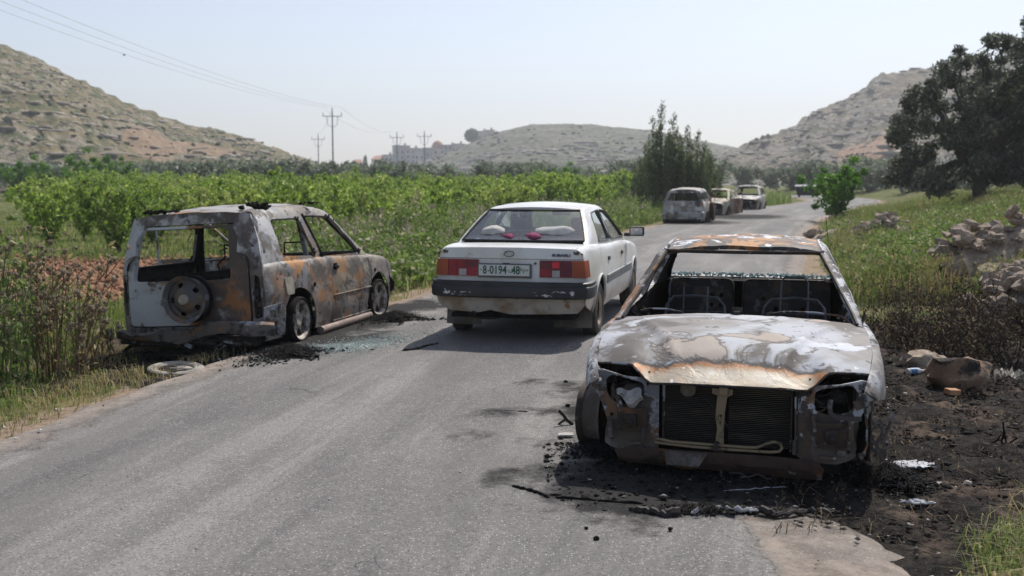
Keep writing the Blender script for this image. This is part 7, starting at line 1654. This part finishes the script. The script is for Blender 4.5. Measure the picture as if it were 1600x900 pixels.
# bare burnt twigs in the brush
for i, (u, v, h) in enumerate(((1470, 545, .5), (1530, 540, .6), (1420, 530, .5), (1575, 560, .5), (1500, 520, .7), (1555, 520, .7))):
    q = G(u, v, .05); rr = random.Random(i); mb = MB()
    for k in range(16):
        a = rr.uniform(0, 6.28); p = Vector((rr.gauss(0, .05), rr.gauss(0, .05), -.02)); P = [p]
        for j in range(5): p = p + Vector((math.cos(a) * .5, math.sin(a) * .5, rr.uniform(.4, 1.1))) * h / 5; a += rr.uniform(-.7, .7); P.append(p)
        mb.tube(P, [.007, .006, .005, .004, .003, .002], 4)
        if k % 2: e = P[3]; mb.tube([e, e + Vector((rr.uniform(-1, 1), rr.uniform(-1, 1), .8)) * h * .25], [.004, .001], 4)
    C = [(rr.gauss(0, h * .5), rr.gauss(0, h * .5), abs(rr.gauss(h * .35, h * .25)), .12) for _ in range(26)]
    root = empty('burnt_bush', (q.x, q.y, hz(q.x, q.y))); mb.build('twigs', plain('charred_twig', (.028, .022, .018), .95, var=.5), root); v_, t_, a_ = leaves(C, 40, .05, 3, .4, i); o = np_mesh('burnt_leaves', v_, t_, m_burn, root, dict(tint=a_)); o['kind'] = 'stuff'
    tag(root, ['charred low bush directly behind the brown boulder', 'charred bush right of the boulder below the rubble', 'scorched brown bush nearest the burnt sedan wing', 'charred bush at the right edge below the low rubble', 'blackened bush in front of the tall stone heap', 'blackened bush below the right end of the tall stone heap'][i], 'burnt bush')

# ================================================================ POWER LINE, TOWN, BIRD
m_pole = plain('pole_steel', (.42, .43, .44), .7, .3, .2); m_wire = plain('cable', (.50, .52, .55), .6, .3, .1)
def pole(x, y, h, label, arm=True, ax=0.0):
    r = empty('utility_pole', (x, y, -.1), ax); tag(r, label, 'utility pole', 'poles of the power line'); mb = MB(); mb.tube([(0, 0, 0), (0, 0, h)], [.11, .07], 7); mb.build('pole', m_pole, r)
    if arm:
        mb = MB(); mb.box(-1.05, 1.05, -.04, .04, h - .60, h - .52); mb.build('crossarm', m_pole, r, 0)
        for s_ in (-1, 1): mb = MB(); mb.tube([(0, 0, h - 1.8), (s_ * .5, 0, h - 1.5), (s_ * .62, 0, h - .6)], .03, 4); mb.build('brace', m_pole, r)
        for x_ in (-1, 0, 1): mb = MB(); z0 = h - .5 if x_ else h - .02; mb.lathe([(0, .001), (0, .03), (.12, .055), (.2, .04), (.38, .03), (.38, .001)], (x_ * 1.0, 0, z0), 'z', 8); mb.build('insulator', m_pole, r)
    return Vector((x, y, h - .1))
def polepx(u, vt, h, label, arm=True):
    best = None
    Yd = (h - .1 - CAMZ) / ((CY - vt) / FPX * 1.0 + 0) if 0 else None
    Yd = 100.0
    for _ in range(30):
        z = atY(u, vt, Yd).z; Yd *= (h - CAMZ) / max(.5, z - CAMZ)
    return pole(atY(u, vt, Yd).x, Yd, h, label, arm)
pA = polepx(519, 172, 9.2, 'tallest utility pole, rising from the orchard left of centre')
pB = polepx(620, 208, 8.6, 'utility pole in front of the hill town, left of the pair'); pC = polepx(663, 206, 8.6, 'utility pole in front of the domed house, right of the pair'); pD = polepx(497, 211, 8.6, 'faint far utility pole just left of the tallest one')
pZ = pole(-20.9, 24, 9.2, 'utility pole outside the left edge that carries the near wires')
def span(a, b, sag, label, off, r=.013):
    P = [a.lerp(b, t) + Vector((off, 0, .42 - sag * 4 * t * (1 - t))) for t in np.linspace(0, 1, 28)]; mb = MB(); mb.tube(P, r, 5); o = mb.build('power_cable', m_wire, None); tag(o, label, 'power cable', 'cables of the power line')
for off, nm in ((-1, 'left'), (0, 'middle'), (1, 'right')): span(pZ, pA, 1.0, f'{nm} cable of the three sweeping down from the upper left to the tallest pole', off)
for off, nm in ((-1, 'lower'), (1, 'upper')): span(pA, pB, 1.2, f'{nm} faint cable from the tallest pole towards the hill town', off, .013)
span(pA, pD, .8, 'faint cable between the tallest pole and the far one on its left', 0, .013)
m_wall = [plain('town_render_' + n, c, .9, var=.12, sc=.3) for n, c in (('cream', (.50, .46, .40)), ('grey', (.38, .38, .38)), ('white', (.60, .58, .55)))]; m_troof = plain('clay_tile_roof', (.42, .20, .12), .85, var=.2, sc=.8); m_win = plain('dark_window', (.05, .055, .065), .3, var=.1); m_con = plain('roof_concrete', (.42, .40, .37), .9, var=.15)
def house(u, vb, w, h, d, floors, mat, label, roof='flat', Yd=655, ax=.25):
    q = atY(u, vb, Yd); r = empty('town_house', (q.x, Yd, q.z - 6), ax); tag(r, label, 'house'); mb = MB(); mb.box(-w/2, w/2, -d/2, d/2, 0, h + 6); mb.build('wall', mat, r, 0)
    for fl in range(floors):
        n = max(2, int(w / 3))
        for k in range(n):
            x = -w/2 + (k + .5) * w / n; mb = MB(); z = 6.8 + fl * 3.1; mb.box(x - .6, x + .6, -d/2 - .08, -d/2 + .05, z, z + 1.5); mb.build('window', m_win, r, 0)
    if roof == 'flat': mb = MB(); mb.box(-w/2 - .3, w/2 + .3, -d/2 - .3, d/2 + .3, h + 6, h + 6.5); mb.build('parapet', m_con, r, 0); mb = MB(); mb.lathe([(0, .001), (0, .7), (1.5, .7), (1.5, .001)], (w * .25, 0, h + 6.5), 'z', 10); mb.build('water_tank', m_con, r)
    elif roof == 'hip': mb = MB(); mb.add([(-w/2-.5, -d/2-.5, h+6), (w/2+.5, -d/2-.5, h+6), (w/2+.5, d/2+.5, h+6), (-w/2-.5, d/2+.5, h+6), (-w/4, 0, h+8.4), (w/4, 0, h+8.4)], [(0,1,5,4), (1,2,5), (2,3,4,5), (3,0,4), (0,3,2,1)]); mb.build('roof', m_troof, r, 0)
    elif roof == 'dome': mb = MB(); mb.lathe([(0, w * .42), (1.2, w * .42), (3.0, w * .36), (4.3, w * .22), (5.0, .1)], (0, 0, h + 6), 'z', 18, False); mb.build('dome_roof', m_troof, r, 60)
house(627, 258, 9.5, 11.5, 10, 3, m_wall[1], 'tall grey house with three floors, leftmost of the hill town')
house(644, 257, 10, 9.5, 10, 3, m_wall[0], 'cream flat roofed house just right of the tall grey one')
house(657, 258, 9, 8.5, 9, 2, m_wall[2], 'pale house behind the right pole in the hill town')
house(671, 254, 8, 8.5, 9, 2, m_wall[1], 'grey house left of the domed one')
house(684, 250, 8.5, 7.0, 9, 2, m_wall[0], 'house with an orange domed roof in the hill town', 'dome')
house(702, 243, 9, 6, 8, 2, m_wall[1], 'grey house right of the domed roof'); house(716, 240, 7, 5.5, 8, 1, m_wall[2], 'small pale house highest on the slope right of the dome')
house(752, 219, 8, 5, 8, 1, m_wall[2], 'low house on the crest beside the round tree'); house(765, 216, 5, 4.5, 7, 1, m_wall[0], 'tiny house at the right end of the crest')
house(593, 262, 9, 5, 8, 1, m_wall[2], 'low house with a red hipped roof left of the tall grey house', 'hip'); house(559, 264, 8, 3.5, 8, 1, m_wall[0], 'lowest far house with a hipped roof, leftmost of all', 'hip')
house(606, 261, 6, 7, 8, 2, m_wall[0], 'narrow cream house beside the cypress below the town')
def farball(u, v, Yd, w, h, label, mat, nm='round_tree', seed=1):
    q = atY(u, v, Yd); root = empty(nm, (q.x, Yd, q.z)); mb = MB(); mb.tube([(0, 0, -3), (0, 0, h * .5)], .3, 6); mb.build('trunk', m_bark, root); v_, t_, a_ = leaves([(0, 0, h * .5, 1)], 1400, 1.0, 1.6, .2, seed, shell_=.3); v_ = v_ * np.array([w / 2, w / 2, 1]) ; v_[:, 2] = (v_[:, 2] - h * .5) * h / 2 + h * .5; np_mesh('crown', v_, t_, mat, root, dict(tint=a_)); tag(root, label, 'tree')
farball(737, 220, 640, 7, 6.5, 'dark round tree on the crest beside the low house', m_conif)
farball(571, 263, 500, 1.6, 5.5, 'single dark pointed tree left of the hill town', m_conif, 'cypress_tree', 4)
for i, (u, v) in enumerate(((1182, 218), (1192, 214), (1200, 212))): farball(u, v + 3, 425, 1.3, 1.3, ['small dark bush on the right hill crest, leftmost', 'small dark bush on the right hill crest, middle', 'small dark bush on the right hill crest, rightmost'][i], m_conif, 'hill_bush', 7 + i)
p = atY(194, 86, 30); mb = MB(); mb.ico((0, 0, 0), .022, 2, (1.7, .8, .8)); mb.add([(0, 0, .01), (.02, .05, .035), (-.02, .05, .035), (0, .09, .02)], [(0, 1, 3, 2)]); mb.add([(0, 0, .01), (.02, -.05, .035), (-.02, -.05, .035), (0, -.09, .02)], [(0, 2, 3, 1)])
o = mb.build('bird', m_black, None); o.location = p; tag(o, 'tiny black bird high in the sky over the left hill', 'bird')

for i, (u, yd, s_) in enumerate(((40, 88, 1.15), (120, 92, 1.0), (160, 90, 1.35), (205, 93, 1.0), (600, 97, .9), (880, 94, 1.0))):
    x = (u - 800) / 1650 * yd; o = copy_tree(fig, (x, yd, -.1), i * 1.3, s_, ['bright green bush at the far left in front of the olive grove', 'round bright green bush among the olives below the left hill', 'largest bright green bush among the olives below the left hill', 'small bright bush right of the largest one below the left hill', 'green bush standing behind the orchard below the hill town', 'green bush behind the orchard below the middle hill'][i]); o['category'] = 'bush'
# ================================================================ HAZE
def haze():
    mb = MB(); mb.box(-2500, 2500, -300, 1900, -6, 130); hb = NB('thin_haze'); hb.n.remove(hb.b)
    pv = hb.n.new('ShaderNodeVolumePrincipled'); pv.inputs['Color'].default_value = (.90, .94, 1.0, 1); pv.inputs['Density'].default_value = .00055; pv.inputs['Anisotropy'].default_value = .3
    hb.l.new(pv.outputs[0], hb.n['Material Output'].inputs['Volume'])
    o = mb.build('haze', hb.m, None, 0); tag(o, 'pale thin haze over the whole valley', 'haze', kind='stuff')
haze()
